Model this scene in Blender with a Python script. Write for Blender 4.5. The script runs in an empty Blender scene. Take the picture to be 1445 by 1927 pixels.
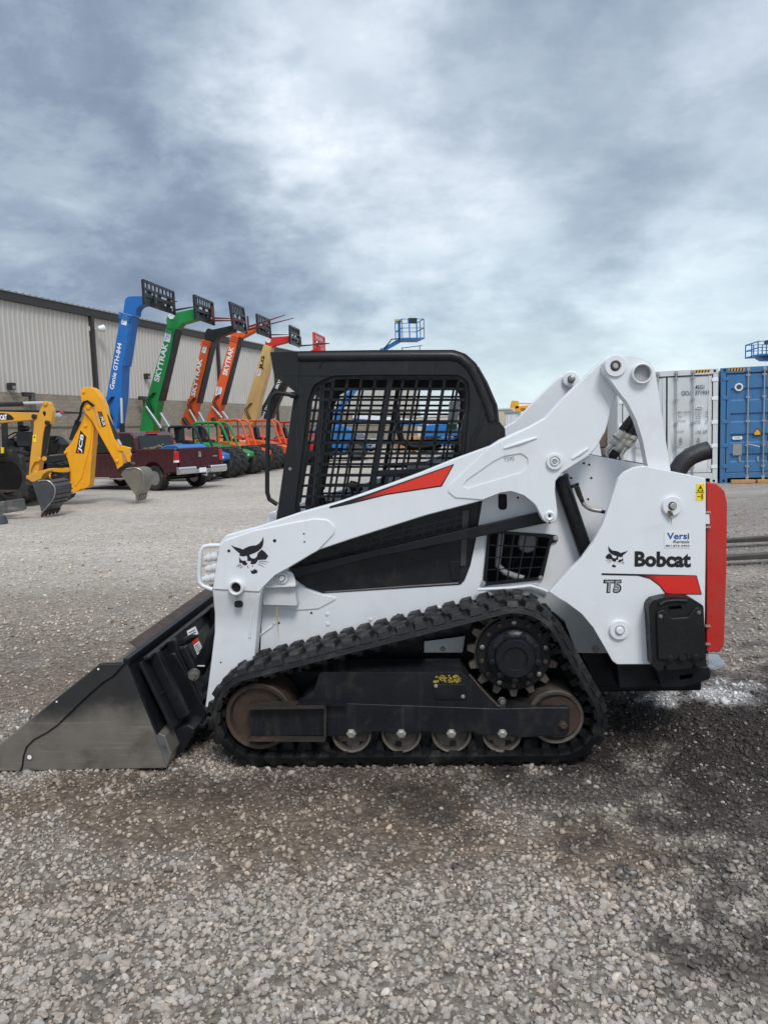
import bpy, bmesh, math, random
import numpy as np
from mathutils import Vector, Matrix
from mathutils.geometry import tessellate_polygon

random.seed(7)
S = bpy.context.scene
COL = S.collection
PI = math.pi
rad = math.radians

# ------------------------------------------------------------------ camera
CAM_H, FPX, PITCH, ROLL = 1.58, 1447.0, rad(5.9), rad(2.0)
CX, CY = 722.5, 963.5
C_F = Vector((0, math.cos(PITCH), -math.sin(PITCH)))
_R0, _U0 = Vector((1, 0, 0)), Vector((0, math.sin(PITCH), math.cos(PITCH)))
C_R = _R0 * math.cos(ROLL) - _U0 * math.sin(ROLL)
C_U = _R0 * math.sin(ROLL) + _U0 * math.cos(ROLL)
C_O = Vector((0, 0, CAM_H))
cd = bpy.data.cameras.new('camera')
cam = bpy.data.objects.new('camera', cd)
COL.objects.link(cam)
cd.sensor_fit = 'VERTICAL'
cd.sensor_height = 36.0
cd.lens = FPX / 1927 * 36
cd.clip_start, cd.clip_end = 0.05, 6000
cam.matrix_world = Matrix(((C_R.x, C_U.x, -C_F.x, 0), (C_R.y, C_U.y, -C_F.y, 0), (C_R.z, C_U.z, -C_F.z, CAM_H), (0, 0, 0, 1)))
S.camera = cam

# ------------------------------------------------------------------ view, sun, sky
S.view_settings.view_transform = 'Standard'
S.view_settings.look = 'None'
S.view_settings.gamma = 1.0
S.view_settings.use_curve_mapping = False
S.view_settings.exposure = 0.40
SUN_EL, SUN_AZ = rad(50), rad(164)           # azimuth measured from +Y clockwise: behind the camera, a little to the right
sd = bpy.data.lights.new('sun', 'SUN')
sd.energy = 1.5
sd.angle = rad(18)
sd.color = (1.0, 0.965, 0.92)
sun = bpy.data.objects.new('sun', sd)
COL.objects.link(sun)
sun.rotation_euler = Vector((math.sin(SUN_AZ) * math.cos(SUN_EL), math.cos(SUN_AZ) * math.cos(SUN_EL), math.sin(SUN_EL))).to_track_quat('Z', 'Y').to_euler()

W = bpy.data.worlds.new('World')
S.world = W
W.use_nodes = True


class NT:
    """tiny helper for node trees"""
    def __init__(s, tree):
        s.t = tree
        tree.nodes.clear()

    def n(s, typ, **kw):
        nd = s.t.nodes.new(typ)
        for k, v in kw.items():
            if k.startswith('i_'):
                key = k[2:].replace('_', ' ')
                nd.inputs[key].default_value = v
            else:
                setattr(nd, k, v)
        return nd

    def l(s, a, b):
        s.t.links.new(a, b)

    def math(s, op, a, b=None, c=None, clamp=False):
        nd = s.n('ShaderNodeMath', operation=op)
        nd.use_clamp = clamp
        for i, x in enumerate((a, b, c)):
            if x is None:
                continue
            if isinstance(x, (int, float)):
                nd.inputs[i].default_value = x
            else:
                s.l(x, nd.inputs[i])
        return nd.outputs[0]

    def vmath(s, op, a, b=None):
        nd = s.n('ShaderNodeVectorMath', operation=op)
        for i, x in enumerate((a, b)):
            if x is None:
                continue
            if isinstance(x, (tuple, list, Vector)):
                nd.inputs[i].default_value = tuple(x)
            else:
                s.l(x, nd.inputs[i])
        return nd

    def noise(s, vec, scale, detail=4, rough=.55, dist=0.0):
        nd = s.n('ShaderNodeTexNoise')
        nd.inputs['Scale'].default_value = scale
        nd.inputs['Detail'].default_value = detail
        nd.inputs['Roughness'].default_value = rough
        nd.inputs['Distortion'].default_value = dist
        if vec is not None:
            s.l(vec, nd.inputs['Vector'])
        return nd

    def mrange(s, v, a, b, c=0.0, d=1.0, smooth=False):
        nd = s.n('ShaderNodeMapRange')
        nd.interpolation_type = 'SMOOTHSTEP' if smooth else 'LINEAR'
        s.l(v, nd.inputs[0])
        for i, x in enumerate((a, b, c, d)):
            nd.inputs[i + 1].default_value = x
        return nd.outputs[0]

    def mix(s, f, a, b, mode='MIX'):
        nd = s.n('ShaderNodeMix', data_type='RGBA', blend_type=mode)
        for sock, x in ((nd.inputs[0], f), (nd.inputs[6], a), (nd.inputs[7], b)):
            if isinstance(x, (int, float)):
                sock.default_value = x
            elif isinstance(x, (tuple, list)):
                sock.default_value = (*x[:3], 1)
            else:
                s.l(x, sock)
        return nd.outputs[2]

    def ramp(s, v, stops, interp='LINEAR'):
        nd = s.n('ShaderNodeValToRGB')
        cr = nd.color_ramp
        cr.interpolation = interp
        while len(cr.elements) < len(stops):
            cr.elements.new(.5)
        for e, (p, c) in zip(cr.elements, stops):
            e.position = p
            e.color = (*c[:3], 1)
        s.l(v, nd.inputs[0])
        return nd.outputs[0]


def pixdir(px, py):
    return (C_F + C_R * ((px - CX) / FPX) - C_U * ((py - CY) / FPX)).normalized()


def build_sky():
    t = NT(W.node_tree)
    out = t.n('ShaderNodeOutputWorld')
    bg = t.n('ShaderNodeBackground')
    t.l(bg.outputs[0], out.inputs[0])
    tc = t.n('ShaderNodeTexCoord')
    d0 = t.vmath('NORMALIZE', tc.outputs['Generated']).outputs[0]
    sky = t.n('ShaderNodeTexSky', sky_type='NISHITA')
    sky.sun_disc = False
    sky.sun_elevation = SUN_EL
    sky.sun_rotation = SUN_AZ
    sky.dust_density = 2.0
    blue = t.vmath('SCALE', sky.outputs[0])
    blue.inputs[3].default_value = 0.07
    # the cloud sheet: directions projected on a flat layer overhead
    sx = t.n('ShaderNodeSeparateXYZ')
    t.l(d0, sx.inputs[0])
    zc = t.math('ADD', t.math('MAXIMUM', sx.outputs[2], 0.0), 0.34)
    cv = t.n('ShaderNodeCombineXYZ')
    t.l(t.math('DIVIDE', sx.outputs[0], zc), cv.inputs[0])
    t.l(t.math('DIVIDE', sx.outputs[1], zc), cv.inputs[1])
    P = cv.outputs[0]
    n_big = t.noise(P, 1.7, 8, .55, .15)
    n_mid = t.noise(P, 4.6, 10, .64, .2)
    off = t.vmath('ADD', P, (13.7, 4.1, 2.2)).outputs[0]
    n_fine = t.noise(off, 10, 6, .60, .3)
    # cloud masses warp
    wn = t.noise(P, 2.1, 5, .6)
    wv = t.vmath('SUBTRACT', wn.outputs['Color'], (.5, .5, .5))
    ws = t.vmath('SCALE', wv.outputs[0])
    ws.inputs[3].default_value = 0.34
    d = t.vmath('NORMALIZE', t.vmath('ADD', d0, ws.outputs[0]).outputs[0]).outputs[0]

    val = t.math('ADD', t.math('MULTIPLY', t.math('SUBTRACT', t.mrange(n_big.outputs[0], .40, .60, 0, 1, True), .5), .19),
                 t.math('ADD', t.math('MULTIPLY', t.math('SUBTRACT', t.mrange(n_mid.outputs[0], .39, .62, 0, 1, True), .5), t.mrange(sx.outputs[0], -.30, .40, .17, .06)), t.math('ADD', .555, t.math('MULTIPLY', t.math('SUBTRACT', n_fine.outputs[0], .5), t.mrange(sx.outputs[0], -.25, .35, .18, .08)))))
    for px, py, r, amt in SKY_MASSES:
        c = pixdir(px, py)
        dt = t.vmath('DOT_PRODUCT', d, c).outputs['Value']
        m = t.mrange(dt, math.cos(rad(r * 1.5)), 1.0, 0, amt, True)
        val = t.math('ADD', val, m)
    col = t.ramp(val, [(0.0, (.15, .19, .27)), (.25, (.22, .275, .37)), (.5, (.355, .43, .515)), (.75, (.58, .65, .735)), (1.0, (.86, .90, .97))])
    # thin grey-green veil low on the horizon, paler towards it
    hz = t.mrange(sx.outputs[2], 0.0, .17, 1, 0, True)
    col = t.mix(t.math('MULTIPLY', hz, .62), col, (.66, .71, .73))
    teal = t.mrange(sx.outputs[2], .05, .34, 1, 0, True)
    col = t.mix(t.math('MULTIPLY', teal, t.mrange(sx.outputs[0], -.3, .25, .15, .65)), col, (.90, 1.03, 1.0), 'MULTIPLY')
    col = t.mix(.93, blue.outputs[0], col)
    # an overcast sky grows brighter towards the zenith
    zen = t.mrange(sx.outputs[2], .45, .95, 1.0, 1.9, True)
    gain = t.vmath('SCALE', col)
    t.l(zen, gain.inputs[3])
    g2 = t.vmath('SCALE', gain.outputs[0])
    g2.inputs[3].default_value = SKY_GAIN
    t.l(g2.outputs[0], bg.inputs[0])
    bg.inputs[1].default_value = 1.0


SKY_GAIN = 0.98
SKY_MASSES = [(20, 230, 13, -.20), (330, 500, 7, -.19), (90, 500, 8, -.10), (540, 520, 4, -.14), (1090, 110, 8, -.22), (1300, 500, 9, -.05),
              (480, 260, 5, .16), (620, 120, 6, .12), (760, 290, 10, .12), (1010, 250, 6, .12), (1220, 170, 4, .16), (1390, 60, 4, .12),
              (200, 390, 3.5, .14), (1050, 760, 9, .18), (1340, 620, 6, .18), (150, 500, 4, .1)]
build_sky()


# ------------------------------------------------------------------ colour, materials
def srgb(*a):
    if len(a) == 1:
        h = a[0].lstrip('#')
        a = tuple(int(h[i:i + 2], 16) for i in (0, 2, 4))
    r = []
    for x in a:
        x /= 255
        r.append(x / 12.92 if x <= .04045 else ((x + .055) / 1.055) ** 2.4)
    return tuple(r)


def M(name, col, rough=.5, metal=0.0, var=.08, vs=6.0, dirt=None, da=.5, ds=5.0, streak=None, sa=.4, ss=(30, 30, 1.5), bump=0.0, bs=80.0, coat=0.0, rv=.12, spec=.5):
    m = bpy.data.materials.new(name)
    m.use_nodes = True
    t = NT(m.node_tree)
    out = t.n('ShaderNodeOutputMaterial')
    b = t.n('ShaderNodeBsdfPrincipled')
    t.l(b.outputs[0], out.inputs[0])
    tc = t.n('ShaderNodeTexCoord').outputs['Object']
    n1 = t.noise(tc, vs, 6, .6)
    f = t.mrange(n1.outputs[0], .25, .75)
    lo = tuple(max(0, x * (1 - var)) for x in col)
    hi = tuple(min(1, x * (1 + var)) for x in col)
    c = t.mix(f, lo, hi)
    if streak is not None:
        mp = t.n('ShaderNodeMapping')
        t.l(tc, mp.inputs[0])
        mp.inputs['Scale'].default_value = ss
        n2 = t.noise(mp.outputs[0], 1.0, 5, .65)
        c = t.mix(t.mrange(n2.outputs[0], .52, .78, 0, sa, True), c, streak)
    if dirt is not None:
        n3 = t.noise(tc, ds, 9, .68, .3)
        c = t.mix(t.mrange(n3.outputs[0], .5, .72, 0, da, True), c, dirt)
    t.l(c, b.inputs['Base Color'])
    b.inputs['Metallic'].default_value = metal
    b.inputs['Specular IOR Level'].default_value = spec
    b.inputs['Coat Weight'].default_value = coat
    b.inputs['Coat Roughness'].default_value = .12
    n4 = t.noise(tc, vs * 3.1, 5, .6)
    t.l(t.mrange(n4.outputs[0], .3, .7, max(.02, rough - rv), min(1, rough + rv)), b.inputs['Roughness'])
    if bump:
        n5 = t.noise(tc, bs, 5, .6)
        bp = t.n('ShaderNodeBump')
        bp.inputs['Strength'].default_value = bump
        bp.inputs['Distance'].default_value = .01
        t.l(n5.outputs[0], bp.inputs['Height'])
        t.l(bp.outputs[0], b.inputs['Normal'])
    return m


MUD = srgb('#6f6558')
WHITE = M('white_paint', (.74, .755, .78), .42, var=.035, vs=3, dirt=(.52, .50, .46), da=.24, ds=4.5, streak=(.56, .54, .50), sa=.16, ss=(22, 22, 1.2), coat=.1, bump=.035, bs=9)
WHITE_DIRTY = M('white_paint_dusty', (.62, .63, .64), .5, var=.05, dirt=srgb('#8a8478'), da=.4, ds=9)
FLAT_GREY = M('flat_grey', (.40, .41, .41), .5, var=.06)
BLACK = M('black_paint', (.009, .0105, .013), .36, var=.3, dirt=(.035, .033, .03), da=.4, ds=7, bump=.06, bs=200, spec=.28)
CABBLACK = M('black_textured_cab', (.011, .012, .013), .40, var=.25, dirt=(.032, .031, .029), da=.35, ds=5, streak=(.05, .048, .045), sa=.35, bump=.08, bs=260, spec=.34)
RUBBER = M('track_rubber', (.008, .0085, .0095), .46, var=.3, dirt=(.060, .055, .049), da=.65, ds=7, bump=.25, bs=120, spec=.28)
PLASTIC = M('black_plastic', (.010, .010, .011), .42, var=.2, dirt=(.035, .035, .033), da=.3, ds=9, bump=.2, bs=420, spec=.32)
STEEL = M('worn_steel', (.30, .285, .26), .42, .75, var=.25, vs=9, dirt=(.13, .105, .085), da=.6, ds=6, bump=.1)
RUSTY = M('rusty_steel', (.075, .049, .036), .62, .35, var=.3, vs=12, dirt=(.05, .04, .034), da=.6, ds=8, bump=.25, bs=90)


def worn_bucket():
    """bare scoured steel low down, the old black paint still on it further up"""
    m = M('bucket_steel', (.25, .225, .195), .46, .4, var=.2, vs=4, dirt=(.10, .078, .06), da=.8, ds=3.2, streak=(.42, .385, .34), sa=.6, ss=(3, 3, 70), bump=.16, bs=11)
    nt = m.node_tree
    t = NT.__new__(NT)
    t.t = nt
    b = next(n for n in nt.nodes if n.type == 'BSDF_PRINCIPLED')
    src = b.inputs['Base Color'].links[0].from_socket
    tc = t.n('ShaderNodeTexCoord').outputs['Object']
    sx = t.n('ShaderNodeSeparateXYZ')
    t.l(tc, sx.inputs[0])
    n1 = t.noise(tc, 3.5, 8, .68, .4)
    h = t.math('ADD', sx.outputs[2], t.math('MULTIPLY', t.math('SUBTRACT', n1.outputs[0], .5), .34))
    f = t.mrange(h, .17, .38, 0, .95, True)
    t.l(t.mix(f, src, (.014, .015, .017)), b.inputs['Base Color'])
    t.l(t.mrange(f, 0, 1, .55, .05), b.inputs['Metallic'])
    return m


BUCKETSTEEL = worn_bucket()
ZINC = M('zinc_fitting', (.50, .48, .44), .36, .7, var=.12, vs=20)
CHROME = M('chrome_rod', (.75, .76, .78), .14, 1.0, var=.03, rv=.04)
FRAME = M('track_frame_paint', (.011, .0125, .016), .36, var=.3, dirt=(.055, .045, .036), da=.6, ds=5, streak=(.06, .05, .042), sa=.5, ss=(18, 18, 2.5), bump=.1, bs=60, spec=.3)
ROLLER = M('dusty_roller', (.125, .105, .088), .55, .35, var=.3, vs=14, dirt=(.05, .042, .036), da=.7, ds=9, bump=.15)
RED = M('red_plastic', (.50, .020, .013), .36, var=.08, dirt=(.34, .045, .035), da=.45, ds=3, streak=(.36, .03, .022), sa=.3, ss=(14, 14, .8), coat=.2, bump=.04, bs=7)
DECAL_BLACK = M('decal_black', (.010, .010, .012), .4, var=.1)
DECAL_WHITE = M('decal_white', (.80, .81, .83), .45, var=.04)
DECAL_BLUE = M('decal_blue', srgb('#1c4fa0'), .45, var=.04)
DECAL_YELLOW = M('decal_yellow', srgb('#f2d21a'), .45, var=.05)
DECAL_RED = M('decal_red', srgb('#d8321f'), .45, var=.05)
HOLE = M('dark_recess', (.004, .004, .005), .8, var=.1)
GLASS = M('dark_glass', (.02, .024, .026), .08, var=.1, rv=.03, spec=.6)


# ------------------------------------------------------------------ mesh building
def fillet(pts, n=5):
    """points (x, y) or (x, y, r): corners with r are rounded off with an arc of about that radius"""
    out = []
    N = len(pts)
    for i, p in enumerate(pts):
        if len(p) < 3 or p[2] <= 0:
            out.append((p[0], p[1]))
            continue
        P = Vector(p[:2])
        A, B_ = Vector(pts[i - 1][:2]) - P, Vector(pts[(i + 1) % N][:2]) - P
        la, lb = A.length, B_.length
        if la < 1e-9 or lb < 1e-9:
            continue
        A /= la
        B_ /= lb
        ang = math.acos(max(-1, min(1, A.dot(B_))))
        if ang > 3.1:
            out.append((P.x, P.y))
            continue
        dd = min(p[2] / math.tan(ang / 2), la * .49, lb * .49)
        a, b = P + A * dd, P + B_ * dd
        for k in range(n + 1):
            s = k / n
            q = a * (1 - s) ** 2 + P * 2 * s * (1 - s) + b * s * s
            out.append((q.x, q.y))
    return out


def smooth_closed(pts, n=4):
    out = []
    N = len(pts)
    for i in range(N):
        p0, p1, p2, p3 = (Vector(pts[(i + k) % N][:2]) for k in (-1, 0, 1, 2))
        for k in range(n):
            s = k / n
            q = .5 * ((2 * p1) + (p2 - p0) * s + (2 * p0 - 5 * p1 + 4 * p2 - p3) * s * s + (3 * p1 - p0 - 3 * p2 + p3) * s ** 3)
            out.append((q.x, q.y))
    return out


class MB:
    """collects shapes in a thing's local space (x along, y across, z up) and links them as one mesh object"""
    def __init__(s):
        s.v, s.f = [], []

    def add(s, vs, fs):
        o = len(s.v)
        s.v.extend([tuple(x) for x in vs])
        s.f.extend([tuple(i + o for i in f) for f in fs])
        return s

    def prism(s, pts, y0, y1, holes=()):
        """outline in the x-z plane, extruded across from y0 to y1"""
        loops = [list(pts)] + [list(h) for h in holes]
        flat = [p for lp in loops for p in lp]
        n = len(flat)
        vs = [(p[0], y0, p[1]) for p in flat] + [(p[0], y1, p[1]) for p in flat]
        fs = []
        if holes:
            tris = tessellate_polygon([[Vector((p[0], p[1], 0)) for p in lp] for lp in loops])
            for t in tris:
                fs.append(tuple(t))
                fs.append(tuple(i + n for i in reversed(t)))
        else:
            fs.append(tuple(range(n)))
            fs.append(tuple(reversed(range(n, 2 * n))))
        o = 0
        for lp in loops:
            m = len(lp)
            for i in range(m):
                j = (i + 1) % m
                fs.append((o + i, o + j, n + o + j, n + o + i))
            o += m
        return s.add(vs, fs)

    def prism_ax(s, pts, a0, a1, ax='z'):
        """outline (p, q) extruded along axis: z -> (x, y), x -> (y, z)"""
        n = len(pts)
        mk = {'z': lambda p, a: (p[0], p[1], a), 'x': lambda p, a: (a, p[0], p[1]), 'y': lambda p, a: (p[0], a, p[1])}[ax]
        vs = [mk(p, a0) for p in pts] + [mk(p, a1) for p in pts]
        fs = [tuple(range(n)), tuple(reversed(range(n, 2 * n)))] + [(i, (i + 1) % n, n + (i + 1) % n, n + i) for i in range(n)]
        return s.add(vs, fs)

    def sheet(s, pts, y):
        return s.add([(p[0], y, p[1]) for p in pts], [tuple(range(len(pts)))])

    def box(s, a, b):
        x0, y0, z0 = a
        x1, y1, z1 = b
        return s.add([(x0, y0, z0), (x1, y0, z0), (x1, y1, z0), (x0, y1, z0), (x0, y0, z1), (x1, y0, z1), (x1, y1, z1), (x0, y1, z1)],
                     [(0, 3, 2, 1), (4, 5, 6, 7), (0, 1, 5, 4), (1, 2, 6, 5), (2, 3, 7, 6), (3, 0, 4, 7)])

    def beam(s, p0, p1, w, h, up=(0, 0, 1)):
        """square bar between two points: w along the side direction, h along up"""
        p0, p1 = Vector(p0), Vector(p1)
        d = (p1 - p0).normalized()
        side = d.cross(Vector(up))
        if side.length < 1e-6:
            side = d.cross(Vector((1, 0, 0)))
        side.normalize()
        u = side.cross(d)
        a, b = side * w / 2, u * h / 2
        vs = [p + q for p in (p0, p1) for q in (-a - b, a - b, a + b, -a + b)]
        return s.add(vs, [(0, 1, 2, 3), (7, 6, 5, 4), (0, 4, 5, 1), (1, 5, 6, 2), (2, 6, 7, 3), (3, 7, 4, 0)])

    def lathe(s, o, d, prof, seg=24):
        """profile of (radius, distance along d) turned about the axis through o along d"""
        o, d = Vector(o), Vector(d).normalized()
        a = d.cross(Vector((0, 0, 1)))
        if a.length < 1e-4:
            a = d.cross(Vector((1, 0, 0)))
        a.normalize()
        b = d.cross(a)
        vs, fs = [], []
        for r, h in prof:
            for k in range(seg):
                t = 2 * PI * k / seg
                vs.append(o + d * h + (a * math.cos(t) + b * math.sin(t)) * max(r, 1e-5))
        for i in range(len(prof) - 1):
            for k in range(seg):
                k2 = (k + 1) % seg
                fs.append((i * seg + k, i * seg + k2, (i + 1) * seg + k2, (i + 1) * seg + k))
        if prof[0][0] > 1e-4:
            fs.append(tuple(reversed(range(seg))))
        if prof[-1][0] > 1e-4:
            m = (len(prof) - 1) * seg
            fs.append(tuple(range(m, m + seg)))
        return s.add(vs, fs)

    def cyl(s, p0, p1, r, r1=None, seg=16):
        p0, p1 = Vector(p0), Vector(p1)
        L = (p1 - p0).length
        return s.lathe(p0, p1 - p0, [(r, 0), (r if r1 is None else r1, L)], seg)

    def tube(s, path, r, seg=8, closed=False, caps=True):
        P = [Vector(p) for p in path]
        n = len(P)
        vs, fs = [], []
        prev = None
        for i in range(n):
            if closed:
                d = P[(i + 1) % n] - P[i - 1]
            else:
                d = P[min(i + 1, n - 1)] - P[max(i - 1, 0)]
            d.normalize()
            if prev is None:
                a = d.cross(Vector((0, 0, 1)))
                if a.length < 1e-3:
                    a = d.cross(Vector((0, 1, 0)))
            else:
                a = prev - d * prev.dot(d)
            a.normalize()
            prev = a
            b = d.cross(a)
            rr = r[i] if isinstance(r, (list, tuple)) else r
            for k in range(seg):
                t = 2 * PI * k / seg
                vs.append(P[i] + (a * math.cos(t) + b * math.sin(t)) * rr)
        for i in range(n if closed else n - 1):
            i2 = (i + 1) % n
            for k in range(seg):
                k2 = (k + 1) % seg
                fs.append((i * seg + k, i * seg + k2, i2 * seg + k2, i2 * seg + k))
        if not closed and caps:
            fs.append(tuple(reversed(range(seg))))
            fs.append(tuple(range((n - 1) * seg, n * seg)))
        return s.add(vs, fs)

    def hexa(s, a, b):
        """two quads a (4 points) and b (4 points) joined into a block"""
        return s.add(list(a) + list(b), [(0, 1, 2, 3), (7, 6, 5, 4), (0, 4, 5, 1), (1, 5, 6, 2), (2, 6, 7, 3), (3, 7, 4, 0)])

    def mesh(s, name, mat, sharp=38):
        me = bpy.data.meshes.new(name)
        me.from_pydata(s.v, [], s.f)
        bm = bmesh.new()
        bm.from_mesh(me)
        bmesh.ops.recalc_face_normals(bm, faces=bm.faces)
        bm.to_mesh(me)
        bm.free()
        if mat is not None:
            me.materials.append(mat)
        me.polygons.foreach_set('use_smooth', [True] * len(me.polygons))
        me.set_sharp_from_angle(angle=rad(sharp))
        return me

    def build(s, name, mat, parent=None, bevel=0.0, seg=2, sharp=38, **props):
        o = bpy.data.objects.new(name, s.mesh(name, mat, sharp))
        COL.objects.link(o)
        if parent is not None:
            o.parent = parent
        if bevel:
            md = o.modifiers.new('bevel', 'BEVEL')
            md.width = bevel
            md.segments = seg
            md.limit_method = 'ANGLE'
            md.angle_limit = rad(35)
            md.harden_normals = True
            md.miter_outer = 'MITER_ARC'
        for k, v in props.items():
            o[k] = v
        return o


def tag(o, label=None, category=None, group=None, kind=None):
    for k, v in (('label', label), ('category', category), ('group', group), ('kind', kind)):
        if v:
            o[k] = v
    return o


def thing(name, label, category, loc=(0, 0, 0), rz=0.0, group=None):
    o = bpy.data.objects.new(name, None)
    COL.objects.link(o)
    o.empty_display_size = .2
    o.location = loc
    o.rotation_euler = (0, 0, rz)
    return tag(o, label, category, group)


def place(src, parent, name=None, loc=(0, 0, 0), rot=(0, 0, 0), scale=None):
    """a copy of an object sharing its mesh"""
    o = src.copy()
    COL.objects.link(o)
    o.parent = parent
    o.location = loc
    o.rotation_euler = rot
    if scale:
        o.scale = scale
    return o


def ground_at(px, py, z=0.0):
    d = pixdir(px, py)
    return C_O + d * ((z - CAM_H) / d.z)


class Frame:
    """an upright local frame standing on the ground: x along the heading, y away from the viewer, z up.
    p(px, py, y) reads a point of the photograph that lies in the frame's plane at that y."""
    def __init__(s, origin, heading):
        s.o = Vector(origin)
        s.h = heading
        s.ux = Vector((math.cos(heading), math.sin(heading), 0))
        s.uy = Vector((-math.sin(heading), math.cos(heading), 0))

    def at(s, px, py, y=0.0):
        d = pixdir(px, py)
        k = (y - (C_O - s.o).dot(s.uy)) / d.dot(s.uy)
        q = C_O + d * k - s.o
        return Vector((q.dot(s.ux), y, q.z))

    def p(s, px, py, y=0.0):
        q = s.at(px, py, y)
        return (q.x, q.z)

    def line(s, pts, y=0.0):
        return [s.p(a[0], a[1], y) for a in pts]

    def out(s, pts, y=0.0, n=5):
        return [s.p(x, z, y) for x, z in fillet(pts, n)]

    def at_x(s, px, py, x):
        """the point of the photograph that lies in the frame's plane at that x"""
        d = pixdir(px, py)
        k = (x - (C_O - s.o).dot(s.ux)) / d.dot(s.ux)
        q = C_O + d * k - s.o
        return Vector((x, q.dot(s.uy), q.z))

    def r(s, npx, px, py, y=0.0):
        """a length of npx photo pixels at that place"""
        return abs(s.p(px + npx, py, y)[0] - s.p(px, py, y)[0])


def circle(c, r, n=20, a0=0.0):
    return [(c[0] + r * math.cos(a0 + 2 * PI * k / n), c[1] + r * math.sin(a0 + 2 * PI * k / n)) for k in range(n)]


_TXT = {}


def text_mesh(s, bold=0.0):
    key = (s, bold)
    if key not in _TXT:
        cu = bpy.data.curves.new('lettering', 'FONT')
        cu.body = s
        cu.offset = bold
        cu.resolution_u = 3
        ob = bpy.data.objects.new('lettering', cu)
        COL.objects.link(ob)
        dg = bpy.context.evaluated_depsgraph_get()
        me = ob.evaluated_get(dg).to_mesh()
        vs = [tuple(v.co) for v in me.vertices]
        fs = [tuple(p.vertices) for p in me.polygons]
        bpy.data.objects.remove(ob)
        bpy.data.curves.remove(cu)
        xs, ys = [v[0] for v in vs], [v[1] for v in vs]
        x0, x1, y0, y1 = min(xs), max(xs), min(ys), max(ys)
        _TXT[key] = ([((v[0] - x0) / (x1 - x0), (v[1] - y0) / (y1 - y0)) for v in vs], fs)
    return _TXT[key]


def lettering(s, bl, br, tl, y, mat, parent, name='lettering', bold=0.0, mb=None):
    """text on the x-z plane at y; bl, br, tl are the corners of its box (local x, z)"""
    vs, fs = text_mesh(s, bold)
    bl, br, tl = Vector(bl), Vector(br), Vector(tl)
    m = mb or MB()
    m.add([(lambda q: (q.x, y, q.y))(bl + (br - bl) * a + (tl - bl) * b) for a, b in vs], fs)
    return m if mb else m.build(name, mat, parent)


def lettering3(s, bl, br, tl, mat, parent, name='lettering', bold=0.0, off=(0, 0, 0)):
    """text anywhere: corners are 3D points"""
    vs, fs = text_mesh(s, bold)
    bl, br, tl, off = Vector(bl), Vector(br), Vector(tl), Vector(off)
    m = MB()
    m.add([bl + off + (br - bl) * a + (tl - bl) * b for a, b in vs], fs)
    return m.build(name, mat, parent)

# ------------------------------------------------------------------ the yard: gravel sheet and loose stones
def _hash(ix, iy, seed):
    n = (ix.astype(np.int64) * 374761393 + iy.astype(np.int64) * 668265263 + seed * 1442695041) & 0xFFFFFFFF
    n = ((n ^ (n >> 13)) * 1274126177) & 0xFFFFFFFF
    return ((n ^ (n >> 16)) & 0xFFFF) / 65535.0


def vnoise(x, y, seed=0, octaves=4):
    r, a, tot = 0, 1.0, 0
    for k in range(octaves):
        xi, yi = np.floor(x), np.floor(y)
        fx, fy = x - xi, y - yi
        fx, fy = fx * fx * (3 - 2 * fx), fy * fy * (3 - 2 * fy)
        v = (_hash(xi, yi, seed + k) * (1 - fx) + _hash(xi + 1, yi, seed + k) * fx) * (1 - fy) + (_hash(xi, yi + 1, seed + k) * (1 - fx) + _hash(xi + 1, yi + 1, seed + k) * fx) * fy
        r, tot = r + a * v, tot + a
        x, y, a = x * 2.03 + 17.1, y * 2.03 + 5.3, a * .55
    return r / tot


def blob(x, y, cx, cy, rx, ry, rot=0.0, wob=.45, seed=3):
    c, s_ = math.cos(rot), math.sin(rot)
    dx, dy = x - cx, y - cy
    u, v = (dx * c + dy * s_) / rx, (-dx * s_ + dy * c) / ry
    d = np.sqrt(u * u + v * v) + (vnoise(x * 2.2, y * 2.2, seed, 5) - .5) * wob * 2.6 + (vnoise(x * 9, y * 9, seed + 7, 4) - .5) * 1.1
    t = np.clip((1.25 - d) / .6, 0, 1)
    return t * t * (3 - 2 * t)


G_GRAVEL, G_DIRT, G_DARK, G_PALE = np.array(srgb('#a89f96')), np.array(srgb('#8b7a69')), np.array(srgb('#46403d')), np.array(srgb('#cdc2b5'))


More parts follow.
